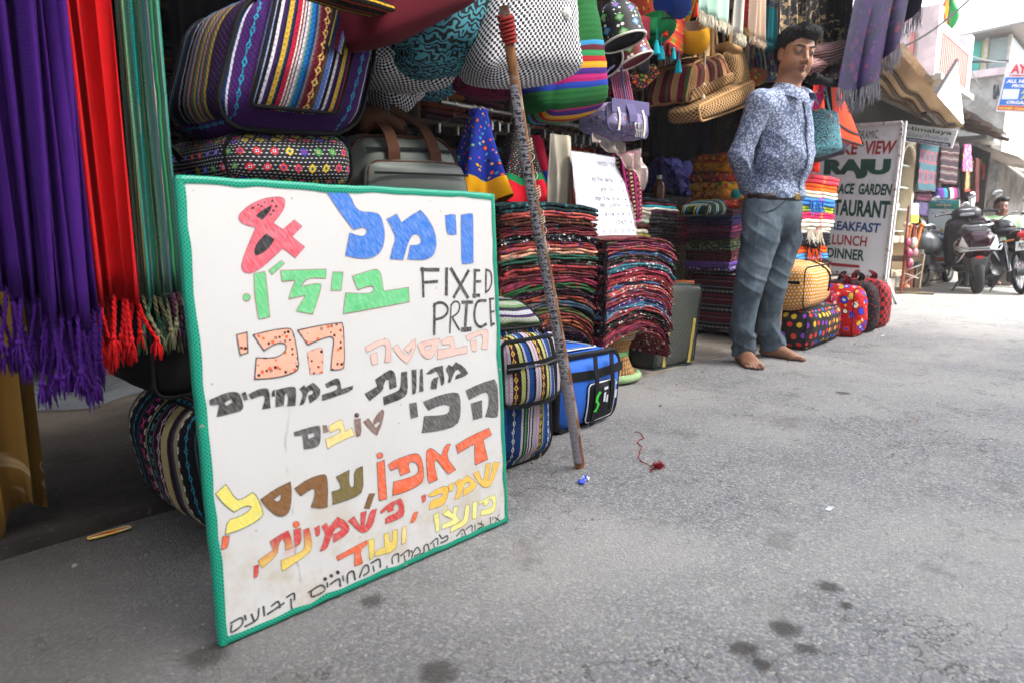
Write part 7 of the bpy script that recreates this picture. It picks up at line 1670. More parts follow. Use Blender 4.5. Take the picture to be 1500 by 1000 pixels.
hb = hips+np.array((0,0,.905-hips[2]));ring = [surf(FT,np.array((hips[0],hips[1],.892))+(fb[0]*math.cos(a)+fb[1]*math.sin(a))*.3,-(fb[0]*math.cos(a)+fb[1]*math.sin(a)))+(fb[0]*math.cos(a)+fb[1]*math.sin(a))*.004 for a in th]
ring.append(ring[0]);m.strap(np.array(ring),.034,.005,side=(0,0,1));build(m,'belt',plain('belt_leather','#2a1c14',.45),man,sharp=None)
m = MB();p = ring[0]+fb[0]*.005;m.box(p,(.005,.042,.034),rot=np.stack([fb[0],fb[1],fb[2]],1));build(m,'buckle',plain('brass','#a88a50',.3,.9),man,bevel=.003)
m = MB()      # side seam and pocket stitching lines
for a_,z0,z1 in ((-1.3,.60,.88),):
    q = [surf(FT,np.array((hips[0],hips[1],z_))+(fb[0]*math.cos(a_)+fb[1]*math.sin(a_))*.3,-(fb[0]*math.cos(a_)+fb[1]*math.sin(a_))) for z_ in np.linspace(z0,z1,12)];m.tube(q,.0022,5)
q = [surf(FT,np.array((hips[0],hips[1],.885-.075*math.sin(t*PI/2)))+(fb[0]*math.cos(a_)+fb[1]*math.sin(a_))*.3,-(fb[0]*math.cos(a_)+fb[1]*math.sin(a_))) for t,a_ in zip(np.linspace(0,1,10),np.linspace(-.45,-1.25,10))];m.tube(q,.0026,5)
build(m,'seams',plain('seam','#2a343c',.9),man)
# ================================================================ goods and bags beyond the man
def towelstack():
    cols = [('coral pink','#d8384a',.062),('bright orange','#e85a14',.058),('cream with pink band','#d8ccb4',.05),('sky blue','#3a7ac8',.058),('lime green','#90a828',.05),('hot pink and orange','#c81a54',.045),('ivory with pink band','#dcd4c0',.058),('white with pink band','#e0d8c8',.045),('black with olive band','#17161a',.046),('black fringed','#121216',.046),('orange fringed','#e85a10',.062),('light blue and violet','#4a90cc',.045),('black and gold','#141216',.058)]
    z = 1.13
    for i,(nm,c_,t) in enumerate(cols):
        x0,x1 = 5.0,5.80-.012*i;y0 = 1.93
        mt = stripes('towel%d' % i,[(.22,c_),(.05,['#e87a4a','#e8801a','#d87a84','#a04aa8','#a0582a','#e87a2a','#d8707a','#d8607a','#a07a2a','#6a7a2a','#e86a1a','#b858a8','#b8801a'][i]),(.5,c_)],off=.18,weave_s=700.,wk=.15)
        o = folded('folded_towel',f'{nm} folded cloth, {ORD[i] if i else "topmost"} of the bright stack behind the man' if i < 12 else 'black and gold folded cloth, lowest of the bright stack behind the man','cloth',x0,x1,y0+.01*math.sin(i*2),2.25,z,t,mt,400+i,(.004,.004),'bright folded cloths stacked behind the man')
        if i in (3,9,10,7): fringe_part(o,[(x_,y0-.006,z-.03) for x_ in np.linspace(5.2,5.45,9)],.10,cloth('towelfringe_'+c_[1:],c_),4,i,.02,.003)
        z -= t
    return z
zb_ = towelstack()
m = MB();m.box((5.42,2.1,zb_/2),(.8,.3,zb_-.01));build(m,'wooden_box',plain('dark_wood','#4a3626',.8),None,smooth=False,label='dark wooden box carrying the bright folded cloth stack',cat='box',bevel=.004)
hang_cloth('hanging_cloth','narrow vermilion cloth hanging just right of the man belly','cloth',5.35,5.55,2.0,1.16,1.9,cloth('vermilion','#d8341c'),2,.02,71)
M_PY = dots('yellow_polka','#d8901c',['#eee4d0'],.021,.27)
def duffel(label,c,depth,mt,seed,name='duffel_bag',hand=True,pip=M_BLK,r=.05,bulge=.03,zipc=None,wr=.008):
    b = Bag(c,depth,r,bulge,14,wr,seed);o = thing(name,label,'bag',tuple((b.c[2]+b.c[3])/2+np.array((0,depth/2,0))));b.body(mt,o);b.piping(pip,o,r=.004)
    if zipc: facestrap(b,zipc,.012,M_BLK,o,'zip')
    if hand:
        for yy in (-.4,.4):
            m = MB();m.strap(spline([b.p(-.4,yy,1),b.p(-.34,yy,1)+(0,-.01,.04),b.p(0,yy*.6,1)+(0,0,.06),b.p(.34,yy,1)+(0,-.01,.035),b.p(.4,yy,1)],6),.022,.005,side=(0,1,0));build(m,'handle',pip,o)
    return o,b
M_KP = dots('black_polka','#0e0d16',['#d8242a','#e0b81c','#2a6ad0','#7a3ab0','#d8242a','#c83a24','#e0b81c'],.058,.27,.22)
o,b = duffel('black duffel bag with large coloured dots, on the road under the yellow polka bag',[(4.19,1.50,.245),(4.80,1.52,.235),(4.84,1.53,.004),(4.17,1.50,.002)],.30,M_KP,61,hand=False)
m = MB();m.strap(spline([(4.168,1.52,.12),(4.166,1.65,.13),(4.17,1.78,.12)],6),.01,.003,side=(0,0,1));build(m,'zip',M_BLK,o)
o,b = duffel('yellow duffel bag with white polka dots, lying on the black dotted bag',[(4.16,1.52,.50),(4.62,1.54,.51),(4.66,1.56,.255),(4.16,1.52,.25)],.34,M_PY,62,hand=False)
m = MB();m.strap(np.array([(4.135,y,.40+.01*math.sin(y*9)) for y in np.linspace(1.56,1.84,9)]),.018,.004,side=(0,0,1));build(m,'zip',M_BLK,o)
m = MB();m.strap(spline([b.p(-.9,0,.8),b.p(-.75,0,1)+(0,0,.012),b.p(-.3,-.1,1)+(0,0,.012),b.p(.2,-.6,1)+(0,0,.004),b.p(.4,-1,.6,.006),b.p(.35,-1,-.3,.006)],6),.012,.004,side=(0,1,0));build(m,'strap',M_BLK,o)
M_RF = floral('red_floral','#b8141c',['#e0b030','#2a3fc0','#e8d8b0','#d8301c'],15.,.38)
duffel('red bag with blue and yellow flowers, on the road right of the yellow polka bag',[(4.93,1.47,.33),(5.13,1.47,.33),(5.15,1.46,.004),(4.91,1.46,.002)],.36,M_RF,63,pip=cloth('dk_red','#5a1018'))
duffel('crimson and pink printed bag half hidden between the dotted bags and the red flowered bag',[(4.84,1.60,.30),(4.92,1.60,.30),(4.92,1.6,.004),(4.84,1.60,.002)],.3,floral('pink_print','#a81c3a',['#e07a8a','#3a3a50','#e0a0a0'],24.,.35),64,hand=False,r=.03)
duffel('charcoal bag with tiny white dots and orange flowers, second from the right of the row',[(5.18,1.46,.34),(5.40,1.47,.34),(5.42,1.46,.004),(5.18,1.46,.002)],.34,floral('char_print','#17171d',['#d8501c','#17171d','#2a2a34'],17.,.13,m2=7.),65)
duffel('red bag with black check squares, farthest of the bags on the road',[(5.50,1.47,.34),(5.74,1.48,.33),(5.76,1.47,.004),(5.50,1.47,.002)],.34,checks('redcheck','#a8141c','#1c0c10',.03,.002),66,pip=cloth('dk_red','#5a1018'))

# ================================================================ text on signs
def textmesh(s,bold=.0,slant=0.,space=1.):
    cu = bpy.data.curves.new('t','FONT');cu.body = s;cu.offset = bold;cu.shear = slant;cu.space_character = space;cu.resolution_u = 3
    o = bpy.data.objects.new('t',cu);COL.objects.link(o);dg = bpy.context.evaluated_depsgraph_get();me = bpy.data.meshes.new_from_object(o.evaluated_get(dg))
    V = np.array([v.co[:] for v in me.vertices]);F = [list(p.vertices) for p in me.polygons];bpy.data.objects.remove(o);bpy.data.meshes.remove(me);return V,F
def lettering(s,q,mt,parent,out,bold=.02,slant=0.,name='lettering',space=1.):
    """q: TL TR BR BL world points on the sign; out: offset vector off its face"""
    V,F = textmesh(s,bold,slant,space);lo,hi = V.min(0),V.max(0);u = (V[:,0]-lo[0])/(hi[0]-lo[0]);v = (V[:,1]-lo[1])/(hi[1]-lo[1]);u = u[:,None];v = v[:,None]
    TL,TR,BR,BL = [np.asarray(p) for p in q];P = (BL*(1-u)+BR*u)*(1-v)+(TL*(1-u)+TR*u)*v+np.asarray(out)
    me = bpy.data.meshes.new(name);me.from_pydata((P-WLOC[parent.name]).tolist(),[],F);me.materials.append(mt);o = bpy.data.objects.new(name,me);COL.objects.link(o);o.parent = parent;return o
def plank(q,th,nrm,mt,parent,name,bevel=None):
    m = MB();m.slab(q,np.asarray(nrm)*th);return build(m,name,mt,parent,smooth=False,bevel=bevel)
# ---- restaurant sign
sp = [ax(1192,188,7.28),ax(1322,180,7.15),ax(1296,434-24,7.15),ax(1185,392,7.28)]
e1 = sp[1]-sp[2];e2 = sp[2]-sp[3];nr = np.cross(e1,e2);nr /= np.linalg.norm(nr);nr = nr if nr[0] < 0 else -nr
sign = thing('restaurant_sign','white rusty framed metal sign reading RAJU terrace garden restaurant with a red arrow','sign board',(7.2,2.2,0))
def rust(base,amt=.6,sc=3.):
    def f(n):
        p = OC(n);k = noise(n,p,30.,6.,.7);e = noise(n,p,sc,4.,.6);c = mix(n,noise(n,p,4.,3.),base,'#d8dade');c = mix(n,(k*e*2.).smooth(.62,.8)*amt,c,'#7a3f1c');return mix(n,noise(n,p,8.,4.).smooth(.6,.75)*.35,c,'#6a6a70'),k
    return f
sp0 = sp[2]
def splane(x,y):
    r = np.array(ray(x,y));o = np.array((0,0,CAM_H));t = ((sp0-o)@nr)/(r@nr);return o+r*t
sp = [splane(*p) for p in ((1190,188),(1322,180),(1296,410),(1184,392))]
plank(sp,.012,-nr,mat('sign_white',rust('#eeeef2',.2),.45,bs=.1),sign,'panel')
def edge_rust(n):
    p = OC(n);k = noise(n,p,22.,6.,.7);return mix(n,k.smooth(.52,.62),'#c8c6c4','#6a3416'),k
M_FR = mat('rusty_frame',edge_rust,.7,bs=.4,bd=.003)
for a,b_ in ((0,1),(1,2),(2,3),(3,0)):
    m = MB();m.beam(sp[a]+nr*.006,sp[b_]+nr*.006,.03,.028,up=nr);build(m,'frame_rail',M_FR,sign,smooth=False,bevel=.003)
ft = G(1291,452);ft = ft*1.0;tp_ = sp[1]+np.array((0,-.03,.01));m = MB();m.tube([tp_,np.array((7.1,sp[2][1]-.035,.25)),(7.08,sp[2][1]-.04,0.005)],.011,8);build(m,'leg',plain('white_tube','#c8c8cc',.4),sign)
m = MB();m.beam((7.15,sp[2][1],.28),(7.55,sp[2][1]-.02,.012),.03,.03);build(m,'leg',M_FR,sign,smooth=False)
m = MB();m.tube([sp[3]+(0,.02,.3),(7.24,sp[3][1]+.03,.005)],.014,8);build(m,'leg',M_FR,sign)
m = MB();m.beam((7.12,sp[2][1]-.04,.03),(7.16,2.8,.03),.03,.03);build(m,'foot_rail',M_FR,sign,smooth=False)
m = MB();m.beam((7.15,sp[2][1]-.02,.20),(7.18,2.8,.21),.03,.03);build(m,'foot_rail',M_FR,sign,smooth=False)
DG,DR,DB,DK = [plain('sp_'+k,c,.5,var=.2) for k,c in (('green','#0a4a3c'),('red','#a8282c'),('blue','#174a86'),('black','#1a2024'))]
for s_,q,mt,bo,sl in (('PANORAMIC',[(1241,193),(1287,191),(1286,203),(1240,206)],DK,.0,.1),('LAKE',[(1212,208),(1258,207.5),(1257,227),(1211,228)],DR,.03,.15),('VIEW',[(1268,207),(1315,206),(1311,226),(1268,227)],DR,.03,.2),
    ('RAJU',[(1208,234),(1306,233),(1303,262),(1206,262.5)],DG,.075,0),('TERRACE',[(1203,269.5),(1252.5,269),(1250.5,285),(1202,284)],DG,.04,.08),('GARDEN',[(1258.5,269),(1308,270),(1305,287),(1257,285.5)],DG,.04,.08),
    ('RESTAURANT',[(1198,291.5),(1305,294.5),(1301,321),(1197,314)],DG,.04,0),('BREAKFAST',[(1209,323),(1291,327.5),(1288,342),(1208,336)],DB,.03,0),('& LUNCH',[(1206,342),(1271,347),(1269,362),(1205,357)],DR,.02,0),('DINNER',[(1213,363),(1267,366.5),(1265.5,383),(1211.5,377)],DG,.03,0)):
    lettering(s_,[splane(*p) for p in q],mt,sign,nr*.003,bo,sl)
m = MB();m.poly([splane(*p)+nr*.0032 for p in ((1211.5,386),(1218.5,382),(1218,385),(1259.5,389),(1259,393),(1218,389.5),(1217.5,392))]);build(m,'arrow',DR,sign,smooth=False)

# ================================================================ neighbouring shop
M_TAN = cloth('beige_tarp','#b89a78',.1,.9,60.);M_STONE = mat('old_plaster',concrete('#b0a89e','#8a8278','#5f5850'),.95,bs=.3,bd=.01)
shop2 = thing('herbal_shop','neighbouring shop with dark interior behind the Himalaya sign','shop',(9.5,4.4,0))
shop2['label'] = 'neighbouring shop front with dark interior, behind the natural products banner'
m = MB();m.box((10.2,2.95,1.2),(7.6,.15,2.4));build(m,'back_wall',M_WALLD,shop2,smooth=False)  # dark plaster here carries the interior shade in its colour
for x in (6.5,13.9): m = MB();m.box((x,3.4,1.2),(.15,.8,2.4));build(m,'side_wall',M_STONE,shop2,smooth=False)
m = MB();m.box((9.9,3.3,2.46),(6.9,1.3,.14));build(m,'roof_slab',M_STONE,shop2,smooth=False)
m = MB();m.box((10.4,2.9,.09),(7.2,1.3,.18));build(m,'plinth',M_CONC,shop2,smooth=False,bevel=.01)
for i in range(5):
    x = 10.2+i*.75;m = MB();m.beam((x,2.6,2.36),(x+.1,1.95,2.12),.04,.05);build(m,'rafter',plain('dark_wood','#4a3626',.8),shop2,smooth=False)
for k in range(4):
    y0 = 2.5-k*.13;m = MB();U = np.linspace(10.,13.4,30);P = np.stack([np.stack([U,np.full(30,y0),2.40-.05*k+.008*np.sin(U*60)],-1),np.stack([U,np.full(30,y0-.15),2.34-.05*k+.008*np.sin(U*60)],-1)],1);m.grid(P);m.grid(P+(0,0,.01),flip=True);build(m,'roof_sheet',plain('grey_tin','#8a8784',.6,.3),shop2)
# tarpaulin awnings in front of it
def tarp(label,q,mt,sag=.08,n=26,folds=3,seed=0,th=.006):
    TL,TR,BR,BL = [np.asarray(p,float) for p in q];u,v = np.meshgrid(np.linspace(0,1,n),np.linspace(0,1,n),indexing='ij')
    P = (BL*(1-u)[...,None]+BR*u[...,None])*(1-v)[...,None]+(TL*(1-u)[...,None]+TR*u[...,None])*v[...,None]
    P[...,2] -= sag*np.sin(PI*u)*np.sin(PI*v)*.6+sag*.25*np.sin(u*folds*6.28+seed)*np.sin(PI*v);m = MB();m.grid(P);m.grid(P+(0,0,th),flip=True)
    return build(m,'tarpaulin',mt,None,label=label,cat='tarpaulin',sharp=None),P
o,P = tarp('large beige tarpaulin awning stretched below the balcony, above the restaurant sign',[at(1300,58,1.75),at(1412,186,1.75),at(1388,190,2.45),at(1236,104,2.45)],M_TAN,.12,folds=4)
for k in (.25,.5,.72):
    m = MB();i = int(k*25);m.tube(P[3:24,i]-(0,0,.03),.018,6);build(m,'awning_pole',plain('dark_wood','#4a3626',.8),None,label=['dark pole under the beige tarpaulin, lowest of three','dark pole under the beige tarpaulin, middle of three','dark pole under the beige tarpaulin, uppermost of three'][int(k*3)],cat='pole')
def banner(n):
    p = OC(n);k = noise(n,p,6.,3.);c = mix(n,k.smooth(.55,.6)*.5,'#d8dcdc','#8ab8b8');return mix(n,noise(n,p,11.,2.).smooth(.62,.66)*.5,c,'#c88a90')
tarp('faded white printed banner hanging below the red railings',[at(1402,90,2.0)*1.0,at(1412,182,1.9),at(1372,182,2.0),at(1352,160,2.1)],mat('faded_banner',banner,.7),.05,seed=2)
tarp('grey stained plastic sheet beside the beige tarpaulin',[at(1322,62,2.2),at(1368,120,2.2),at(1350,150,2.5),at(1312,80,2.5)],M_STONE,.05,seed=1)
m = MB();m.beam(at(1402,88,1.95),at(1352,170,2.05),.03,.03);build(m,'awning_pole',plain('dark_pipe','#2a2a2c',.6),None,label='thin dark pole crossing in front of the faded banner',cat='pole',smooth=False)
# Himalaya banner
hq = [(1322,181),(1403,191),(1394,217.5),(1321,206)];HX = lambda x,y: ax(x,y,8.9-(x-1322)*.004)
h4 = [HX(*p) for p in hq];hn = np.cross(h4[1]-h4[3],h4[0]-h4[2]);hn /= np.linalg.norm(hn);hn = hn if hn[0] < 0 else -hn
hs = thing('shop_banner','white banner reading Himalaya Natural Products over the neighbouring shop','sign board',tuple(h4[2]))
hs['label'] = 'white banner with green and blue words Natural Products over the neighbouring shop'
plank(h4,.01,-hn,plain('banner_white','#cfd0d0',.6),hs,'panel')
lettering('Himalaya',[HX(*p) for p in ((1328,184.5),(1396,192.5),(1394,200.5),(1328,192.5))],DG,hs,hn*.004,.02)
lettering('Natural Products',[HX(*p) for p in ((1326,193),(1391,201),(1389,207),(1325,199))],plain('soft_blue','#4a7aa8',.5),hs,hn*.004,.0,.25)
m = MB();m.poly([HX(*p)+hn*.003 for p in ((1322,200.5),(1393.5,210.5),(1392,216),(1322,205.5))]);build(m,'strip',plain('navy','#1c2a5a',.5),hs,smooth=False)
lettering('ALL PRODUCTS AVAILABLE HERE',[HX(*p) for p in ((1324,202),(1390,211.5),(1389.5,214.5),(1324,204.8))],M_WP,hs,hn*.006,.03)
# cupboard with glass shelves
M_CREAM = plain('cream_wood','#c8b89c',.5)
cb = thing('display_cupboard','cream arched glass cupboard with small boxes on shelves, right of the restaurant sign','cupboard',(9.3,2.4,.18))
cx0,cx1,cy = 8.98,9.68,2.36
for x in (cx0,cx1): m = MB();m.box((x,cy+.15,.98),(.07,.34,1.6));build(m,'post',M_CREAM,cb,smooth=False,bevel=.01)
for z in (.2,.62,1.78): m = MB();m.box(((cx0+cx1)/2,cy+.15,z),(.58,.34,.08));build(m,'rail',M_CREAM,cb,smooth=False,bevel=.01)
m = MB();m.box(((cx0+cx1)/2,cy+.31,1.),(.6,.02,1.55));build(m,'back_panel',plain('pale_back','#a8b0ac',.6),cb,smooth=False)
rs = np.random.RandomState(9)
for i,z in enumerate((.72,.98,1.24,1.5)):
    m = MB();m.box(((cx0+cx1)/2,cy+.16,z),(.58,.28,.012));build(m,'shelf',plain('pale_back','#a8b0ac',.6),cb,smooth=False)
    for j in range(6):
        m = MB();h_ = rs.uniform(.06,.13);m.box((cx0+.09+j*.092,cy+.12+rs.uniform(-.03,.05),z+.006+h_/2),(.06,.05,h_));c_ = ['#c8d0d0','#6aa8a0','#d8d8d0','#a04a5a','#4a7a6a','#e0dcd0'][rs.randint(6)];build(m,'small_box',plain('box_'+c_[1:],c_,.6),cb,smooth=False)
m = MB();th = np.linspace(0,PI,14);
for a,b_ in zip(th[:-1],th[1:]): m.beam(((cx0+cx1)/2-.27*math.cos(a),cy-.02,1.55+.18*math.sin(a)),((cx0+cx1)/2-.27*math.cos(b_),cy-.02,1.55+.18*math.sin(b_)),.03,.03)
build(m,'arch',M_CREAM,cb,smooth=False)
# textiles of the neighbouring shop
def diam(n):
    u,v,_ = UV(n).xyz();s = .24;a = ((u/s).frac()-.5).abs();b_ = ((v/s).frac()-.5).abs();d = a+b_;a2 = ((u/s*2).frac()-.5).abs();b2 = ((v/s*2).frac()-.5).abs();d2 = a2+b2
    c = mix(n,d.lt(.33),'#07414c','#3a1a2e');c = mix(n,(d-.36).abs().lt(.04),c,'#7a3442');c = mix(n,d2.lt(.22)*(1-d.lt(.4)),c,'#8a1c2a');return c
g2 = 'textiles hanging at the neighbouring shop'
def wallcloth(label,px,Y,mt,th=.02,name='hanging_rug',cat='rug'): flat(name,label,cat,px,Y,mt,th,.002,group=g2,wr=.01)
wallcloth('teal rug with crimson and plum diamonds below the natural products banner',[(1350,208),(1377,214),(1371,281),(1344,279)],2.28,mat('diamond_rug',diam,.9))
wallcloth('grey and maroon striped rug with band of black rosettes',[(1381,208),(1406,210),(1402,272),(1376,268)],2.24,stripes('grey_rug',[(.03,'#241a20'),(.02,'#44303a'),(.016,'#6a605c'),(.04,'#1a1018'),(.03,'#3a1a24'),(.012,'#7a706a'),(.04,'#2a2026')],axis=1,motifs=[(.08,.018,.06,'#5a504c','ring')],weave_s=200.))
wallcloth('dark maroon cloth hanging between sign and teal rug',[(1322,200),(1349,208),(1347,236),(1321,234)],2.5,cloth('dk_maroon','#2f0f20'),name='hanging_cloth',cat='cloth')
wallcloth('multicoloured sequined bag shaped hanging near the shop lamp',[(1413,212),(1423,212),(1425,252),(1411,251)],2.2,floral('multi','#c84a8a',['#e8c030','#2a6ac8','#e8e0e0','#d84a2a'],14.,.4),name='hanging_bag',cat='bag')
wallcloth('cream cloth with brown hem hanging at the far end of the neighbouring shop',[(1416,240),(1440,232),(1440,280),(1414,280)],2.35,cloth('cream_hang','#84704e',.1),name='hanging_cloth',cat='cloth')
wallcloth('brown hem cloth below the cream one',[(1413,277),(1439,280),(1439,283),(1413,281)],2.33,cloth('brown_hang','#6a2a1c'),name='hanging_cloth',cat='cloth')
wallcloth('red cloth strip hanging right of the cream cloth',[(1441,240),(1445,240),(1444,282),(1440,282)],2.3,cloth('red_strip','#a8202c'),name='hanging_cloth',cat='cloth')
wallcloth('cream cloth strip hanging between cupboard and teal rug',[(1339,236),(1348,236),(1344,272),(1336,272)],2.4,cloth('cream_strip','#b8a480'),name='hanging_cloth',cat='cloth')
wallcloth('maroon striped blanket spread below the teal rug',[(1344,282),(1370,284),(1366,296),(1341,294)],2.34,stripes('mar_str',[(.03,'#3a1224'),(.01,'#6a3a4a'),(.02,'#240c1e')],axis=1,weave_s=200.),name='folded_blanket',cat='blanket')
wallcloth('violet checked blanket above the grey scooter',[(1341,296),(1366,298),(1362,318),(1338,314)],2.36,checks('violet_check','#1f1640','#4a3e66',.06,.004),name='folded_blanket',cat='blanket')
for i,c_ in enumerate(['#2a1a50','#4a1a6a','#0a6a80','#101018','#b8c8d0','#b02060','#241a2c']):
    flat('handbag',f'{["indigo", "violet", "teal", "black", "pale blue", "pink", "near black"][i]} small bag in the row under the striped rug','bag',[(1374+i*4.5,277),(1378+i*4.5,276),(1379.5+i*4.5,291),(1373+i*4.5,291)],2.28,cloth('hb_'+c_[1:],c_),.08,.02)
rs = np.random.RandomState(31)
for i in range(13):
    c_ = ['#6a1a1c','#1a1a20','#8a3a20','#2a2a3a','#a8927a','#5a1a2a','#3a2a20'][i % 7];x = 1404+i*6.2
    flat('hanging_cloth',f'{["dark red", "black", "rust", "slate", "tan", "wine", "brown"][i % 7]} garment hanging at the far shops, {ORD[i] if i else "first"} from the left','cloth',[(x,288+rs.randint(-4,6)),(x+5,288),(x+4.5,332+rs.randint(-8,8)),(x-.5,330)],2.55,cloth('far_'+c_[1:],c_),.05,.01)
m = MB();c = at(1426,294,2.2);m.tube([c,c+np.array((.0,.04,0))],.13,20);build(m,'white_disc',plain('white_disc','#c8c8c4',.5),None,label='round white dish hanging above the maroon scooter',cat='dish')
st2 = thing('market_stall','dark market stall with hanging cloths beyond the neighbouring shop, behind the maroon scooter','stall',(13.6,2.6,0))
m = MB();m.box((13.75,2.62,1.05),(.1,.74,2.1));build(m,'back_panel',plain('dk_brown','#241a16',.8,var=.5),st2,smooth=False)
m = MB();m.box((13.3,2.6,2.14),(1.1,.9,.06));build(m,'roof_sheet',plain('grey_tin','#8a8784',.6,.3),st2,smooth=False)
for i in range(8):
    c_ = ['#4a1c1c','#7a6a50','#1a2030','#6a3a20','#3a1428','#8a7a66','#20302a','#5a2030'][i];flat('hanging_cloth',f'{["dark red", "khaki", "navy", "rust", "plum", "stone", "bottle green", "crimson"][i]} cloth hanging in the dark stall, {ORD[i] if i else "first"} from its right','cloth',[ax_p for ax_p in [(1430-i*5,232+(i % 3)*8),(1434.5-i*5,232+(i % 3)*8),(1434-i*5,296),(1429.5-i*5,296-(i % 2)*14)]],2.27+i*.06,cloth('stall_'+c_[1:],c_),.03,.008)
# green herbal poster board
pq = [(1361,292),(1406,293),(1402,384),(1358,381)];PX = lambda x,y: ax(x,y,10.6);p4 = [PX(*p) for p in pq]
ps = thing('herbal_poster','white and green standing poster board about herbal products behind the grey scooter','sign board',tuple(p4[2]))
plank(p4,.02,(1,0,0),plain('poster_white','#c4d0d0',.5),ps,'panel')
on = np.array((-1.,0,0))
def pq_(pl,mt,o_=.004): m = MB();m.poly([PX(*p)+on*o_ for p in pl]);build(m,'print',mt,ps,smooth=False)
pq_([(1362,293),(1405,294),(1404.5,307),(1361.5,306)],plain('poster_green','#128a6a',.5));pq_([(1358.5,376),(1402.5,379),(1402,384),(1358,381)],plain('poster_orange','#d0581c',.5));pq_([(1359.5,341),(1404,343),(1403.5,346),(1359.5,344)],plain('poster_blue','#1a6ab0',.5))
lettering('Himalaya',[PX(*p) for p in ((1364,294),(1402,294.5),(1402,298.5),(1364,298))],plain('poster_sky','#3aa0d8',.5),ps,on*.006,.04);lettering('HERBAL',[PX(*p) for p in ((1372,299),(1394,299.3),(1394,302),(1372,301.6))],plain('poster_pink','#d8a8a0',.5),ps,on*.006,.04)
lettering('PRODUCTS',[PX(*p) for p in ((1366,302.6),(1398,303),(1398,306),(1366,305.6))],plain('navy','#1c2a5a',.5),ps,on*.006,.04);lettering('TIQ',[PX(*p) for p in ((1372,335),(1394,336),(1394,341.4),(1372,340.4))],plain('poster_yellow','#d8c020',.5),ps,on*.006,.06)
for x,y,w,h,c_ in ((1364,312,5,1.5,'#6ab0c0'),(1379,311,6,2,'#2a5a70'),(1364,326,6,2,'#8ac0d0'),(1378,353,4,2.5,'#1a3a50'),(1373,366,7,5,'#4aa02a'),(1384,364,9,8,'#4aa83a'),(1380,360,4,3,'#6a9a50')): pq_([(x,y),(x+w,y),(x+w,y+h),(x,y+h)],plain('pp_'+c_[1:],c_,.5),.005)
# small shelf rack with pink and yellow goods
rk = thing('goods_rack','narrow rack of pink and white goods with a yellow card, right of the restaurant sign','rack',(8.95,2.15,.02))
for dx in (0,.3): m = MB();m.tube([(8.8+dx,2.16,.02),(8.8+dx,2.16,1.0)],.012,6);build(m,'post',plain('rack_red','#7a2a24',.6),rk)
m = MB();m.box((8.95,2.14,.92),(.3,.02,.22));build(m,'card',plain('card','#c8d0c0',.5),rk,smooth=False);m = MB();m.box((8.95,2.125,.86),(.3,.012,.09));build(m,'card_stripe',plain('card_yellow','#d8c020',.5),rk,smooth=False)
for i in range(12): m = MB();m.ball((8.8+.09*(i % 4),2.1+.02*(i % 3),.35+.12*(i//4)),(.05,.04,.06),8,6);c_ = ['#7a1c3c','#a8a8a0','#8a5a64','#1a5a5a'][i % 4];build(m,'packet',plain('pk_'+c_[1:],c_,.5),rk)

# ================================================================ vehicles
M_TYRE = plain('tyre','#15151a',.85);M_CHR = plain('chrome','#b8b8bc',.18,1.);M_PLA = plain('dark_plastic','#1a1b1e',.5);M_PLG = plain('grey_plastic','#3a3c40',.55)
class Rig:
    def __init__(s,pos,head,lean=0.,k=1.):
        s.p = np.asarray(pos,float);a = math.radians(head);l = math.radians(lean);R = Matrix.Rotation(a,3,'Z') @ Matrix.Rotation(l,3,'X');s.R = np.array(R)*k
    def __call__(s,*q): q = np.array(q,float).reshape(-1,3) if len(q) != 3 or np.ndim(q[0]) else np.array(q,float);return q@s.R.T+s.p
    def M(s,x,y,z): m = np.eye(4);m[:3,:3] = s.R;m[:3,3] = s(x,y,z);return m
    def soft(s,c,size,r,mt,parent,name,rot=None,bulge=.01,fn=None,n=9):
        m = MB();m.softbox(size,r,n,bulge,fn=fn)
        if rot is not None: m.xf(Matrix.Rotation(math.radians(rot),4,'Y'))
        m.xf(s.M(*c));return build(m,name,mt,parent,sharp=None)
    def tube(s,pts,r,mt,parent,name,n=7,sp_=True): m = MB();P = s(*[tuple(p) for p in pts]) if len(pts) != 3 else np.array([s(*p) for p in pts]);m.tube(spline(P,5) if sp_ and len(P) > 2 else P,r,n);return build(m,name,mt,parent,sharp=None)
    def wheel(s,x,z,R_,w,parent,spokes=0,hub=.05):
        base = thing('wheel',None,None,s(x,0,z)) if False else None
        m = MB();a = np.linspace(0,2*PI,30,endpoint=False);
        prof = [(R_-.055,-w*.42),(R_-.02,-w/2),(R_-.004,-w*.3),(R_,0),(R_-.004,w*.3),(R_-.02,w/2),(R_-.055,w*.42)]
        P = np.array([[(x+q*math.cos(t),y,z+q*math.sin(t)) for q,y in prof] for t in a]);m.grid(P@s.R.T+s.p,cu=True,cv=True);o = build(m,'wheel',M_TYRE,parent,sharp=None)
        m = MB();P = np.array([[(x+q*math.cos(t),y,z+q*math.sin(t)) for q,y in ((R_-.05,-w*.4),(R_-.075,-w*.2),(R_-.075,w*.2),(R_-.05,w*.4))] for t in a]);m.grid(P@s.R.T+s.p,cu=True,cv=True);build(m,'rim',M_CHR if spokes else M_PLG,o,sharp=None)
        m = MB();k = spokes or 6
        for i in range(k): t = i/k*2*PI;m.tube([s(x,w*.2*(-1)**i,z),s(x+(R_-.07)*math.cos(t),0,z+(R_-.07)*math.sin(t))],.003 if spokes else .014,5)
        build(m,'spokes',M_CHR if spokes else M_PLG,o);m = MB();m.tube([s(x,-.06,z),s(x,.06,z)],hub,14);build(m,'hub',M_PLG,o);return o
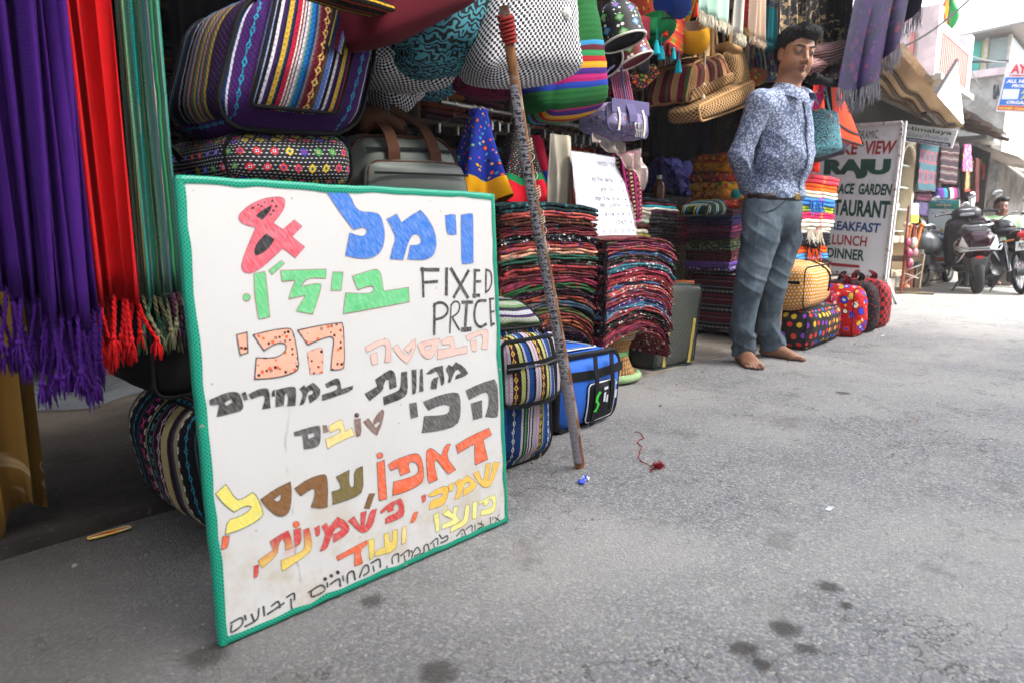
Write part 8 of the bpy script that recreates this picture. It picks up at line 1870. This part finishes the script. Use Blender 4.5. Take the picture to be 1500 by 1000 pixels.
def plate(r,c,w,h,parent,txt,rot=0):
    m = MB();X,Y_,Z_ = c;q = [r(X,Y_+w/2,Z_+h/2),r(X,Y_-w/2,Z_+h/2),r(X+rot,Y_-w/2,Z_-h/2),r(X+rot,Y_+w/2,Z_-h/2)];nn_ = r(X-1,Y_,Z_)-r(X,Y_,Z_);o = build(MB().slab(q,-nn_*.004),'number_plate',plain('plate_white','#c8c8c8',.4),parent,smooth=False)
    c4 = [np.array(p)+nn_*.002 for p in q];cc = sum(c4)/4;c4 = [cc+(p-cc)*.72 for p in c4];WLOC.setdefault(o.name,WLOC[parent.name]);lettering(txt,c4,DK,o,nn_*.001,.03)
def scooter(name,label,pos,head,lean,paint,big=True,sc_lab=None):
    r = Rig(pos,head,lean,.94);o = thing(name,label,'scooter',tuple(pos));P = plain('paint_'+name+sc_lab,paint,.22,.3,.06)
    r.wheel(0,.235,.235,.10,o);r.wheel(1.24,.235,.235,.09,o)
    def tail(R,h): R = R.copy();t = (R[...,0]/h[0]+1)/2;R[...,1] *= .72+.28*np.sin(np.clip(t,0,1)*PI*.8+.5);R[...,2] += .05*(1-t)**2;return R
    r.soft((.18,0,.57),(.78,.40,.30),.12,P,o,'body',fn=tail,n=12,bulge=.03)
    r.soft((.12,0,.36),(.42,.22,.24),.06,M_PLA,o,'engine')
    r.soft((.30,0,.755),(.72,.27,.10),.045,M_PLA,o,'seat',n=10,bulge=.02)
    r.soft((.74,0,.28),(.40,.34,.07),.03,M_PLA,o,'floorboard')
    r.soft((1.02,0,.62),(.12,.46,.66),.05,P,o,'front_shield',rot=-16,n=10,bulge=.03)
    r.soft((.97,0,.60),(.06,.40,.60),.025,M_PLA,o,'inner_shield',rot=-16)
    r.soft((1.24,0,.44),(.40,.15,.14),.06,P,o,'front_mudguard',bulge=.02)
    r.soft((.96,0,1.0),(.20,.30,.16),.06,M_PLA,o,'handlebar_cowl',bulge=.02)
    r.soft((.87,0,1.02),(.03,.17,.09),.012,plain('dial','#a8acb4',.15),o,'dashboard',rot=25)
    for s_ in (-1,1):
        r.tube([(.96,s_*.12,1.0),(.93,s_*.24,1.02),(.87,s_*.36,1.0)],.016,M_PLA,o,'handlebar');r.tube([(.97,s_*.2,1.03),(.99,s_*.26,1.15),(.96,s_*.33,1.22)],.005,M_PLA,o,'mirror_stalk')
        m = MB();m.ball((0,0,0),(.012,.06,.038),14,8);m.xf(r.M(.95,s_*.35,1.24));build(m,'mirror',M_CHR,o)
    # tail lamp cluster with clear wings, grab rail and bumper
    if big:
        r.soft((-.20,0,.60),(.05,.20,.085),.02,plain('lamp_pink','#b07078',.15),o,'tail_lamp')
        for s_ in (-1,1):
            m = MB();q = [r(-.19,s_*.10,.56),r(-.16,s_*.17,.70),r(-.10,s_*.20,.58),r(-.17,s_*.16,.53)];m.slab(q,(r(-1,0,0)-r(0,0,0))*.03);build(m,'indicator',plain('lamp_clear','#c0c4c8',.12),o,smooth=False,bevel=.008)
        m = MB();P_ = [r(-.235,y,.525+.02*math.cos(y*6)) for y in np.linspace(-.2,.2,9)];m.tube([r(-.12,-.24,.58)]+P_+[r(-.12,.24,.58)],.010,7);m.tube([r(-.12,-.24,.60),r(-.24,-.14,.57),r(-.24,.14,.57),r(-.12,.24,.60)],.007,6);build(m,'bumper_rail',M_CHR,o)
        for s_ in (-1,1): r.tube([(-.16,s_*.14,.52),(-.12,s_*.2,.42),(0,s_*.22,.40),(.1,s_*.2,.47)],.009,M_CHR,o,'crash_guard')
    else:
        r.soft((-.18,0,.58),(.05,.14,.07),.02,plain('lamp_dim','#a89890',.2),o,'tail_lamp');plate(r,(-.19,.0,.45),.17,.13,o,'RJ 27')
    for s_ in (-1,1): r.tube([(.15,s_*.13,.78),(-.05,s_*.15,.84),(-.17,s_*.09,.83),(-.19,0,.83)],.015,plain('grab_grey','#8a8e94',.35,.6),o,'grab_rail')
    r.soft((-.16,0,.34),(.03,.17,.22),.012,M_PLG,o,'mudflap',rot=-12,fn=lambda R,h: np.stack([R[...,0],R[...,1]*(.75+.25*(R[...,2]/h[2])),R[...,2]],-1))
    r.soft((-.185,0,.445),(.012,.08,.035),.005,plain('reflector','#b8141a',.2),o,'reflector')
    m = MB();m.tube([r(.55,-.14,.2),r(.2,-.17,.22),r(-.12,-.19,.28)],[.02,.05,.055],12);build(m,'exhaust',M_PLG,o,sharp=None)
    r.tube([(.32,.12,.2),(.26,.24,.02)],.010,M_PLA,o,'side_stand',sp_=False);r.tube([(.40,-.10,.18),(.34,-.14,.08),(.30,.14,.08),(.40,.10,.18)],.010,M_PLA,o,'centre_stand')
    return o,r
scooter('scooter','maroon and black scooter seen from behind with chrome rear guard',G(1431,430)+(.0,0,.0),17,-5,'#260812',True,'a')
o,r = scooter('scooter','old grey scooter with a black spare wheel cover, behind the bundle of sticks',G(1349,420)+(0,0,0),-3,-4,'#5a5e62',False,'b')
m = MB();c0 = r(.0,.12,.74);ax0 = (r(-.9,.35,.15)-r(0,0,0));ax0 /= np.linalg.norm(ax0);m.tube([c0-ax0*.0,c0+ax0*.03,c0+ax0*.09,c0+ax0*.115],[.205,.235,.225,.17],26);sw = build(m,'spare_wheel_cover',plain('vinyl_black','#17181c',.4),o,sharp=30)
for i in range(9):
    a = 1.9+i*.22;e_1 = np.cross(ax0,(0,0,1.));e_1 /= np.linalg.norm(e_1);e_2 = np.cross(e_1,ax0)
    if e_2[2] < 0: e_2 = -e_2
    f1 = e_1 if e_1@Rv > 0 else -e_1
    cc = c0+ax0*.112+(f1*math.cos(a)+e_2*math.sin(a))*.165;m = MB();m.box(cc,(.036,.036,.004),rot=np.stack([f1,e_2,ax0],1));build(m,'white_letter_patch',plain('print_white','#c8c8c8',.5),o,smooth=False)
# motorcycle at the right edge
r = Rig(G(1497,431),24,-7,.86);mc = thing('motorcycle','black motorcycle with red tail lamp parked at the right edge of the road','motorcycle',tuple(r(0,0,0)))
r.wheel(0,.30,.30,.09,mc,18);r.wheel(1.28,.30,.30,.08,mc,18)
M_MB = plain('gloss_black','#0e0e12',.15,.2,.05)
r.soft((.06,0,.80),(.46,.19,.13),.055,M_MB,mc,'tail_cowl',rot=8,bulge=.01);r.soft((.36,0,.83),(.62,.24,.10),.045,M_PLA,mc,'seat',n=10)
r.soft((.82,0,.88),(.48,.28,.22),.10,M_MB,mc,'fuel_tank',n=12,bulge=.02);r.soft((.62,0,.50),(.36,.24,.34),.05,M_PLG,mc,'engine');r.soft((.42,0,.62),(.26,.22,.18),.04,M_MB,mc,'side_panel')
r.soft((-.17,0,.80),(.05,.16,.075),.02,plain('red_lamp','#a8101a',.12),mc,'tail_lamp');r.soft((-.185,0,.735),(.02,.07,.03),.008,plain('reflector','#b8141a',.2),mc,'reflector');plate(r,(-.20,0,.655),.22,.12,mc,'RJ27 S',.03)
r.soft((-.10,0,.55),(.22,.13,.05),.02,M_MB,mc,'rear_mudguard',rot=-50)
m = MB();m.tube([r(.9,-.12,.35),r(.5,-.14,.28),r(-.2,-.17,.34)],[.02,.04,.05],12);build(m,'exhaust',M_CHR,mc,sharp=None)
for s_ in (-1,1):
    r.tube([(.05,s_*.12,.32),(.18,s_*.13,.70)],.022,M_CHR,mc,'shock_absorber',sp_=False);r.tube([(1.28,s_*.09,.30),(1.08,s_*.10,.92)],.022,M_CHR,mc,'fork_leg',sp_=False)
    r.tube([(1.04,s_*.05,1.0),(.98,s_*.24,1.08),(.86,s_*.36,1.05)],.011,M_CHR,mc,'handlebar');r.tube([(.92,s_*.30,1.06),(.85,s_*.38,1.045)],.018,M_PLA,mc,'grip',sp_=False);r.tube([(.98,s_*.24,1.08),(1.0,s_*.3,1.2),(.97,s_*.36,1.24)],.005,M_CHR,mc,'mirror_stalk');m = MB();m.ball((0,0,0),(.014,.055,.05),14,8);m.xf(r.M(.96,s_*.38,1.27));build(m,'mirror',M_CHR,mc)
    r.tube([(-.08,s_*.10,.74),(-.10,s_*.2,.73)],.012,plain('amber_lamp','#c86a1c',.2),mc,'indicator',sp_=False);r.tube([(.0,s_*.11,.82),(-.12,s_*.11,.86),(-.18,s_*.05,.86)],.011,M_CHR,mc,'grab_rail')
r.soft((1.16,0,.92),(.16,.18,.18),.07,M_MB,mc,'headlamp');r.tube([(.35,.10,.3),(.30,.3,.02)],.011,M_PLA,mc,'side_stand',sp_=False)
r.tube([(1.1,0,.9),(.8,0,.55),(.4,0,.35),(.0,.06,.30)],.02,M_PLG,mc,'frame_tube')
r.tube([(.62,.22,.75),(.85,.24,.5),(.75,.22,.3),(.55,.2,.35),(.62,.22,.75)],.010,M_CHR,mc,'leg_guard')
# crate of walking sticks
bx = G(1322,430);cr = thing('stick_crate','rough wooden crate bound with white string, in front of the grey scooter','crate',tuple(bx));M_OW2 = plain('weathered_wood','#6a5a48',.85,var=.3)
Rc = Rig(bx+(.14,.05,0),20)
for sx_ in (-1,1):
    for sy_ in (-1,1): m = MB();m.beam(Rc(sx_*.13,sy_*.15,.02),Rc(sx_*.14,sy_*.17,.46),.04,.04);build(m,'post',M_OW2,cr,smooth=False)
for z in (.04,.40):
    for q in (((-.15,-.17),(-.15,.17)),((.15,-.17),(.15,.17)),((-.15,-.17),(.15,-.17)),((-.15,.17),(.15,.17))): m = MB();m.beam(Rc(q[0][0],q[0][1],z),Rc(q[1][0],q[1][1],z),.02,.06);build(m,'rail',M_OW2,cr,smooth=False)
m = MB();m.beam(Rc(-.2,-.3,.012),Rc(-.2,.25,.012),.1,.02);build(m,'base_board',M_OW2,cr,smooth=False)
m = MB();m.tube(Rc(*[(-.17,-.17,.34),(-.18,.1,.22),(-.17,-.15,.18),(-.18,.17,.3),(-.17,.0,.12),(-.18,-.17,.26)]),.006,5);build(m,'string',plain('white_string','#c0bcb4',.7),cr)
for i,(a,b_,c_,rr_,lab) in enumerate((((1321,412),(1334,332),'#a8581c',.020,'longest orange varnished walking stick leaning in the crate'),((1330,410),(1350,330),'#b0601c',.024,'thick orange walking stick with round knob, rightmost in the crate'),((1318,408),(1326,330),'#b8a090',.03,'pale bamboo stick wrapped in white plastic, leftmost in the crate'),((1328,408),(1342,334),'#7a3f1c',.014,'thin brown walking stick between the two orange ones'))):
    p0 = bx+np.array((.12+.02*i,.05-.03*i,.05));p1 = ax(b_[0],b_[1],p0[0]+.25);st = thing('walking_stick',lab,'stick',tuple(p0),'walking sticks in the wooden crate');m = MB();m.tube([p0,p1],rr_*.8,8);build(m,'shaft',plain('stick_'+c_[1:],c_,.4),st);m = MB();m.ball(p1,(rr_*1.3,)*3,10,8);build(m,'knob',plain('stick_'+c_[1:],c_,.4),st)

# ================================================================ seated man in the distance
D2 = 9.3
def pd(x,y,t=0): v = (y-500)/1000.;f = _ct-v*_st;return np.array((0,0,CAM_H))+np.array(ray(x,y))*((D2-t)/f)
h2 = pd(1467,303);R2 = frame(.05*Rv+1.*Tv-.38*Rv)
p2 = thing('person','man in a pale green shirt sitting behind the parked motorcycles','person',(h2[0],h2[1],.1))
step = .013
F2 = Field(np.arange(h2[0]-.6,h2[0]+.45,step),np.arange(h2[1]-.55,h2[1]+.55,step),np.concatenate([np.arange(.0,.98,.02),np.arange(.98,1.25,.008)]))
head_field(F2,h2,R2,1.)
side = R2[1];fw2 = R2[0];nb2 = h2+(0,0,-.15);ch2 = nb2+(0,0,-.20);hp2 = np.array((h2[0],h2[1],.48))-fw2*.05
F2.cone(h2-(0,0,.08),nb2,.055,.06,.03);F2.ell(ch2,(.12,.18,.22),R2,.04);F2.cone(ch2,hp2,.14,.15,.05);sL,sR = nb2+side*.19-(0,0,.05),nb2-side*.19-(0,0,.05);F2.cone(sL,sR,.06,.06,.05)
F2.chain([sL,sL+side*.10-(0,0,.26)+fw2*.05,sL+side*.0-(0,0,.42)+fw2*.28],[.055,.045,.03],.02);F2.chain([sR,sR-side*.10-(0,0,.26)+fw2*.05,sR-side*.0-(0,0,.42)+fw2*.28],[.055,.045,.03],.02)
for s_ in (-1,1):
    k0 = hp2+side*.1*s_+fw2*.42+(0,0,.02);F2.chain([hp2+side*.09*s_,k0,k0-np.array((0,0,.40))+fw2*.02],[.09,.065,.045],.03);F2.cone(k0-np.array((0,0,.43)),k0-np.array((0,0,.45))+fw2*.16,.04,.03,.02)
    hnd = (sL if s_ > 0 else sR)-(0,0,.44)+fw2*.33;F2.cone(hnd-fw2*.05,hnd+fw2*.04,.028,.03,.02)
    for q in (-.03,-.01,.01,.03): F2.cone(hnd+fw2*.04+side*q,hnd+fw2*.10+side*q-(0,0,.02),.012,.010,.008)
def t2(V): c = head_tint(V,h2,R2,1.,'#6f4a38','#6a3a30','#3a2418');return c
figmesh(F2,'body',M_SKIN,p2,t2,1);figmesh(hair_field(h2,R2,1.),'hair',M_HAIR,p2,None,1);eyes(h2,R2,1.,p2,R2[0])
F3 = Field(F2.ax_[0],F2.ax_[1],np.arange(.40,1.08,.013));F3.ell(ch2,(.15,.205,.25),R2,.04);F3.cone(ch2,hp2+(0,0,.05),.165,.18,.05);F3.cone(sL,sR,.075,.075,.05)
F3.chain([sL,sL+side*.10-(0,0,.26)+fw2*.05,sL+side*.02-(0,0,.37)+fw2*.2],[.075,.062,.05],.02);F3.chain([sR,sR-side*.10-(0,0,.26)+fw2*.05,sR-side*.02-(0,0,.37)+fw2*.2],[.075,.062,.05],.02)
figmesh(F3,'shirt',cloth('pale_green_shirt','#9ab890',.1),p2,None,2)
F4 = Field(F2.ax_[0],F2.ax_[1],np.arange(.06,.72,.013))
for s_ in (-1,1): k0 = hp2+side*.1*s_+fw2*.42+(0,0,.02);F4.chain([hp2+side*.08*s_,k0,k0-np.array((0,0,.40))+fw2*.02],[.13,.085,.07],.03)
figmesh(F4,'trousers',cloth('dark_trousers','#2a2a30'),p2,None,1)
m = MB();m.box((hp2[0]+.1,hp2[1],.19),(.5,.5,.36));build(m,'stone_block',M_CONC,None,smooth=False,bevel=.02,label='low stone block under the seated man',cat='block')

# ================================================================ buildings along the street
def bldg(name,label,x0,x1,y0,y1,h,wall,cat='building',wins=(),trim=None,par=True):
    o = thing(name,label,cat,((x0+x1)/2,(y0+y1)/2,0));m = MB();m.box(((x0+x1)/2,(y0+y1)/2,h/2),(x1-x0,y1-y0,h));build(m,'wall',wall,o,smooth=False)
    if par: m = MB();m.box(((x0+x1)/2,(y0+y1)/2,h+.06),(x1-x0+.16,y1-y0+.16,.12));build(m,'parapet',trim or wall,o,smooth=False)
    for (fx,z0,w_,h_,face) in wins:
        if face == 'y': c = (x0+(x1-x0)*fx,y0-.02,z0+h_/2);sz = (w_,.07,h_);off = (0,-.025,0);nx = 0
        else: c = (x0-.02,y0+(y1-y0)*fx,z0+h_/2);sz = (.07,w_,h_);off = (-.025,0,0);nx = 1
        m = MB();m.box(c,sz);f = build(m,'window',plain('win_frame','#8a8a86',.5),o,smooth=False);m = MB();s2 = [v-.12 if v > .1 else v for v in sz];m.box(np.array(c)+off,s2);build(m,'pane',mat('window_glass',lambda n: '#2a3238',.1,spec=.8),f,smooth=False)
    return o
PK = mat('pink_plaster',concrete('#d4c4c8','#c8b4b8','#a89a9c'),.9,bs=.1);WH = mat('white_plaster',concrete('#c8c4bc','#b4aea4','#8a847c'),.9,bs=.1);GRW = mat('grey_render',concrete('#a8a8a4','#8c8a86','#6a6862'),.92,bs=.2);CRM = mat('cream_plaster',concrete('#c8b89c','#b8a688','#8a7a62'),.9,bs=.1)
pk = thing('pink_building','pink plastered upper storey with red slatted balcony above the neighbouring shop','building',(11,4,2.3));WLOC[pk.name] = np.array((11,4,2.3))
m = MB();m.box((10.6,4.45,2.93),(1.8,4.1,.72));build(m,'wall',PK,pk,smooth=False)
m = MB();m.box((10.6,4.45,3.31),(1.9,4.2,.06));build(m,'parapet',PK,pk,smooth=False)
m = MB();m.box((10.6,4.3,2.54),(1.9,4.3,.07));build(m,'balcony_slab',GRW,pk,smooth=False)
m = MB();m.box((10.9,2.36,1.9),(.09,.09,1.2));build(m,'post',WH,pk,smooth=False)
for i in range(19): m = MB();m.box((9.75+i*.094,2.24,2.84),(.045,.03,.5));build(m,'slat',plain('coral_paint','#c4746a',.5),pk,smooth=False)
for i in range(3): m = MB();m.box((9.68,2.3+i*.10,2.84),(.03,.045,.5));build(m,'slat',plain('coral_paint','#c4746a',.5),pk,smooth=False)
for z in (2.60,3.10): m = MB();m.box((10.6,2.24,z),(1.85,.05,.05));build(m,'railing',plain('pale_rail','#c8b8bc',.5),pk,smooth=False)
for x in (9.72,11.46): m = MB();m.box((x,2.32,2.95),(.2,.2,.8));build(m,'pillar',PK,pk,smooth=False)
m = MB();m.box((9.78,4.2,3.0),(.07,.7,.5));f = build(m,'window',plain('win_frame','#8a8a86',.5),pk,smooth=False)
gb = bldg('grey_building','grey rendered building with a rooftop room of teal sheets',15,19,2.3,6,3.42,GRW,wins=[(.35,1.9,.7,.8,'x')],trim=PK)
for k,(a,b_,c_) in enumerate(((2.76,3.10,'#3aa89c'),(2.64,2.76,'#a8b070'),(2.34,2.64,'#8a9a98'))): m = MB();m.box((15.05,(a+b_)/2,3.80),(.04,b_-a-.01,.52));build(m,'sheet_panel',plain('sheet_'+c_[1:],c_,.5),gb,smooth=False)
m = MB();m.box((17,2.34,3.80),(3.9,.04,.52));build(m,'sheet_panel',plain('sheet_8a9a98','#8a9a98',.5),gb,smooth=False)
for y in (2.34,2.68,3.1): m = MB();m.box((15.0,y,3.80),(.06,.05,.56));build(m,'post',WH,gb,smooth=False)
m = MB();m.slab([(14.6,2.05,4.14),(19.2,2.05,4.2),(19.2,3.4,4.16),(14.6,3.3,4.07)],(0,0,.04));build(m,'roof_sheet',plain('grey_tin','#8a8784',.6,.3),gb,smooth=False)
lettering('SA',[ax(x,y,14.97) for x,y in ((1455,124),(1466,123.5),(1466,146),(1454,147))],DK,gb,(-.01,0,0),.08)
cb_ = bldg('cream_building','narrow cream building with brick red pier behind the parked motorcycles',19.4,23,2.75,6,3.3,CRM,wins=[(.2,1.9,.5,.7,'x')])
m = MB();m.box((19.36,2.9,1.9),(.1,.2,2.4));build(m,'brick_pier',plain('brick_red','#a05a44',.8,var=.3),cb_,smooth=False)
bldg('white_building','pale building closing the bend of the street',27,36,-3,4.5,4.2,WH,wins=[(y,z,.7,.9,'x') for y in (.42,.58,.74,.88) for z in (.7,2.5)])
bldg('white_building','farthest pale grey building at the right end of the street',30,40,-12,-3.4,3.6,GRW,wins=[(.9,1.6,.8,.9,'x'),(.75,1.6,.8,.9,'x')])
bldg('white_building','tall white building across the street that keeps the stalls in shade',-26,8.2,-14,-5.0,8.0,WH)  # unseen building, height and length set so its shadow covers the near stalls
bldg('white_building','low white building across the street beyond the shaded part',9.4,26,-12,-5.5,3.2,WH)
# far shop awnings
for i,(q_,mt,lab) in enumerate((([(13.2,2.5,2.15),(15.5,2.5,2.05),(15.5,1.75,1.75),(13.2,1.8,1.85)],WH,'pale cloth awning of the far stall above the seated man'),([(15.2,2.3,1.95),(18.5,2.2,1.9),(18.5,1.5,1.55),(15.2,1.6,1.6)],M_TAN,'beige cloth awning of the farthest stall'),([(19,2.3,2.2),(23,2.2,2.2),(23,1.3,1.8),(19,1.4,1.8)],WH,'white cloth awning under the cream building'))):
    tarp(lab,q_,mt,.12,seed=i)
rs = np.random.RandomState(5)
for i in range(10):
    x = 14+i*.62;m = MB();m.box((x,2.15,.5),(.5,.4,.9));build(m,'stall_goods',plain('goods%d' % (i % 5),['#5a2a2a','#8a7a6a','#2a3a4a','#a89a84','#6a3a50'][i % 5],.8,var=.5,scale=9.),None,smooth=False,bevel=.05,label=f'far stall display block, {ORD[i] if i else "nearest"} along the pavement past the motorcycle',cat='stall')
# AYUR sign
aq = [(1476,91),(1530,91),(1520,166),(1459,163)];AX_ = lambda x,y: ax(x,y,12.5);a4 = [AX_(*p) for p in aq]
ay = thing('hanging_sign','white, blue and red projecting sign at the upper right reading all herbal products','sign board',tuple(a4[3]));ay['label'] = 'white, blue and red projecting sign at the upper right edge of the photo'
plank(a4,.06,(1,0,0),plain('sign_white2','#d0d4d8',.4),ay,'panel')
def aq_(pl,mt,o_=.006): m = MB();m.poly([AX_(*p)+on*o_ for p in pl]);build(m,'print',mt,ay,smooth=False)
aq_([(1473,114),(1526,114),(1518,156),(1463.5,154)],plain('sign_blue','#1a6ac0',.4));aq_([(1462.8,155),(1518,157),(1517,163.5),(1461,161.5)],plain('sign_red','#c82a30',.4));aq_([(1470,131),(1494,131),(1491,146),(1467,146)],plain('sign_pale','#c8d4d8',.4),.009)
SR,SW,SY = plain('sign_red','#c82a30',.4),plain('sign_lett','#e0e4e8',.4),plain('sign_yel','#d8d040',.4)
for s_,q,mt,sl in (('AYUR',[(1483,95),(1528,94),(1526,109),(1480,108.5)],SR,0),('HIMALAYA',[(1479,110),(1527,110),(1526.5,112.5),(1479,112.5)],SR,0),('ALL HERBAL',[(1475,117),(1526,117),(1525,122.5),(1474,122)],SW,.15),('PRODUCTS',[(1483,124),(1524,124.5),(1523,129),(1482,128.5)],SW,.15),('AYUR',[(1497,132),(1524,132),(1523,138),(1496,138)],SY,.15),('AMLA',[(1496,140),(1523,140),(1522,146),(1495,146)],SY,.15),('ORGANIC',[(1475,148),(1516,149),(1515,154),(1474,152.5)],SW,.1),('MONEY CHANGER',[(1464,157),(1516,159),(1515,162.5),(1463.5,160.5)],SY,.1)):
    lettering(s_,[AX_(*p) for p in q],mt,ay,on*.012,.04,sl)
m = MB();m.beam(AX_(1478,90),AX_(1478,90)+np.array((0,2.2,.3)),.03,.03);build(m,'bracket',M_PLG,ay,smooth=False)
# cracks, tufts of dust and small pebbles at the shop edge
rs = np.random.RandomState(61)
for i in range(46):
    x = rs.uniform(.2,5.6);y = rs.uniform(1.30,1.76);s_ = rs.uniform(.003,.007);m = MB();m.ball((x,y,s_*.4),(s_,s_*.8,s_*.6),7,5);m.V = [wob(m.V[0],i,s_*.5,300.,2)]
    build(m,'pebble',plain('pebble%d' % (i % 3),['#8a8478','#6a655c','#a39a8c'][i % 3],.9),None,label='small pebble lying in the dust along the shop edge',cat='pebble',group='pebbles along the shop edge')
for i in range(9):
    x = rs.uniform(2.2,5.5);y = rs.uniform(-.4,1.3);m = MB();a = rs.rand()*6;P = np.array([[x+math.cos(a)*t*.02+rs.normal()*.001,y+math.sin(a)*t*.02+rs.normal()*.001,.0016+.001*abs(rs.normal())] for t in range(4)]);m.strap(P,.004,.0006,side=(-math.sin(a),math.cos(a),0))
    build(m,'paper_shred',plain('shred%d' % (i % 3),['#b8b4ac','#9a6a50','#a8a08c'][i % 3],.8),None,label='thin pale shred of litter on the open road',cat='litter',group='thin shreds of litter on the road')
# flag, wires
fp = ax(1386,66,12.);fl = thing('flag','thin red, yellow and green folded flag on the pink building roof','flag',tuple(fp));m = MB();m.tube([fp-(0,0,.6),fp+(0,0,.75)],.012,6);build(m,'staff',M_PLG,fl)
P = [];cols = []
for j,t in enumerate(np.linspace(0,1,16)):
    w = .10*math.sin(PI*min(1,t*1.15))+.012;row = [fp+np.array((0,(s_-.5)*2*w+.02*math.sin(t*9),.72-t*.72))+np.array((.02*math.sin(s_*20+t*5),0,0)) for s_ in np.linspace(0,1,10)];P.append(row)
m = MB();m.grid(np.array(P),uv=np.stack(np.meshgrid(np.linspace(0,1,16),np.linspace(0,1,10),indexing='ij'),-1));build(m,'cloth',mat('flag_cloth',lambda n: pick(n,UV(n).xyz()[1]*.99,['#1a8a3a','#1a8a3a','#e0b820','#b82a3a']),.8),fl,sharp=None)
for i,(a,b_,lab) in enumerate(((ax(1300,78,8.5),ax(1424,-4,9.5),'black cable crossing the sky from awning to the upper edge'),(ax(1384,62,12.),ax(1478,92,12.5),'pale cable running from the flag to the projecting sign'),(ax(1402,62,14),ax(1470,178,16),'thin cable sloping across the grey building wall'),(ax(1390,190,12),ax(1500,180,20),'cable strung at awning height towards the far buildings'))):
    m = MB();m.tube(arc(a,b_,-.08,12),.012 if i == 0 else .010,5);build(m,'cable',M_BLKM if i == 0 else plain('cable_grey','#8a8a8a',.6),None,label=lab,cat='cable')
# far ground: white painted road line and kerb at the neighbouring shop
m = MB();m.grid(np.array([[G(1298,440)+(0,0,.004),G(1300,446)+(0,0,.004)],[G(1345,425)+(0,0,.004),G(1352,428)+(0,0,.004)]]));build(m,'road_marking',mat('worn_paint',lambda n: mix(n,noise(n,OC(n),14.,5.).smooth(.4,.6),'#a8a49c','#6a6864'),.8),None,kind='structure')
m = MB();m.grid(slabedge(7.4,40,2.62,3.6,.10,8),flip=True);build(m,'pavement',M_CONC,None,kind='structure',sharp=30)

# ================================================================ litter on the road
g0 = G(855,705);m = MB();U,V = np.meshgrid(np.linspace(-1,1,9),np.linspace(-1,1,7),indexing='ij');rs = np.random.RandomState(3);H_ = np.abs(rs.normal(size=U.shape))*.005
m.grid(np.stack([g0[0]+U*.026+.004*V,g0[1]+V*.012+U*.006,.003+H_],-1));build(m,'wrapper',mat('blue_wrap',lambda n: mix(n,noise(n,OC(n),60.,2.).gt(.56),'#1438b8','#c8ccd8'),.35),None,label='crumpled blue wrapper beside the foot of the wooden pole',cat='litter',sharp=20)
g1 = G(1215,746);m = MB();m.slab([g1+(-.012,-.006,.002),g1+(.014,-.008,.006),g1+(.014,.006,.003),g1+(-.012,.008,.002)],(0,0,.0008));build(m,'paper_scrap',plain('paper','#c8ccd0',.7),None,smooth=False,label='tiny white paper scrap alone on the open road',cat='litter')
g2_ = G(1292,492);m = MB();m.slab([g2_+(-.03,-.01,.002),g2_+(.03,-.012,.004),g2_+(.03,.0,.003),g2_+(-.03,.002,.002)],(0,0,.0008));build(m,'paper_scrap',plain('paper','#c8ccd0',.7),None,smooth=False,label='tiny white paper scrap near the row of red bags',cat='litter')
th = [(929,633),(936,634),(943,641),(934,648),(939,656),(937,664),(935,672),(941,677),(952,682),(956,686),(953,692)]
m = MB();P = spline(np.array([G(x,y)+(0,0,.003) for x,y in th]),6);rs = np.random.RandomState(9);P += rs.normal(size=P.shape)*np.array((.002,.002,.0006));m.tube(P,.0013,5);build(m,'red_thread',cloth('red_thread','#8a1420'),None,label='loose curly red thread trailing over the road',cat='thread')
g3 = G(964,686);m = MB();rs = np.random.RandomState(10)
Q = g3+(0,0,.010)+np.cumsum(rs.normal(size=(90,3))*.006,0)*.0+rs.normal(size=(90,3))*np.array((.010,.008,.006));Q[:,2] = np.abs(Q[:,2])+.001;m.tube(spline(Q,3),.0013,4);build(m,'thread_ball',cloth('red_thread','#8a1420'),None,label='small tangled ball of red thread on the road',cat='thread',sharp=None)
g4 = G(745,905)
# loose grit
rs = np.random.RandomState(44);m = MB()
for i in range(420):
    x = rs.uniform(.1,4.5);y = rs.uniform(-.6,1.75);s_ = rs.uniform(.0008,.0022);m.box((x,y,s_*.3),(s_*2,s_*1.5,s_),rot=Matrix.Rotation(rs.rand()*6,3,'Z'))
build(m,'grit',plain('grit','#9a948c',.9,var=.5),None,kind='stuff',smooth=False,weld=False,label='fine loose grit scattered over the asphalt road',cat='grit')

# light dusty air over the street
m = MB();m.box((20,5,4.3),(150,110,10.8));hz_ = build(m,'haze',None,None,kind='stuff',smooth=False,loc=(20,5,0));hz_.data.materials.clear()
hm = bpy.data.materials.new('haze');hm.use_nodes = True;hm.node_tree.nodes.remove(hm.node_tree.nodes['Principled BSDF']);vp = hm.node_tree.nodes.new('ShaderNodeVolumePrincipled');vp.inputs['Density'].default_value = HAZE;vp.inputs['Color'].default_value = (.95,.95,.97,1);vp.inputs['Anisotropy'].default_value = .2
hm.node_tree.links.new(vp.outputs[0],hm.node_tree.nodes['Material Output'].inputs['Volume']);hz_.data.materials.append(hm)
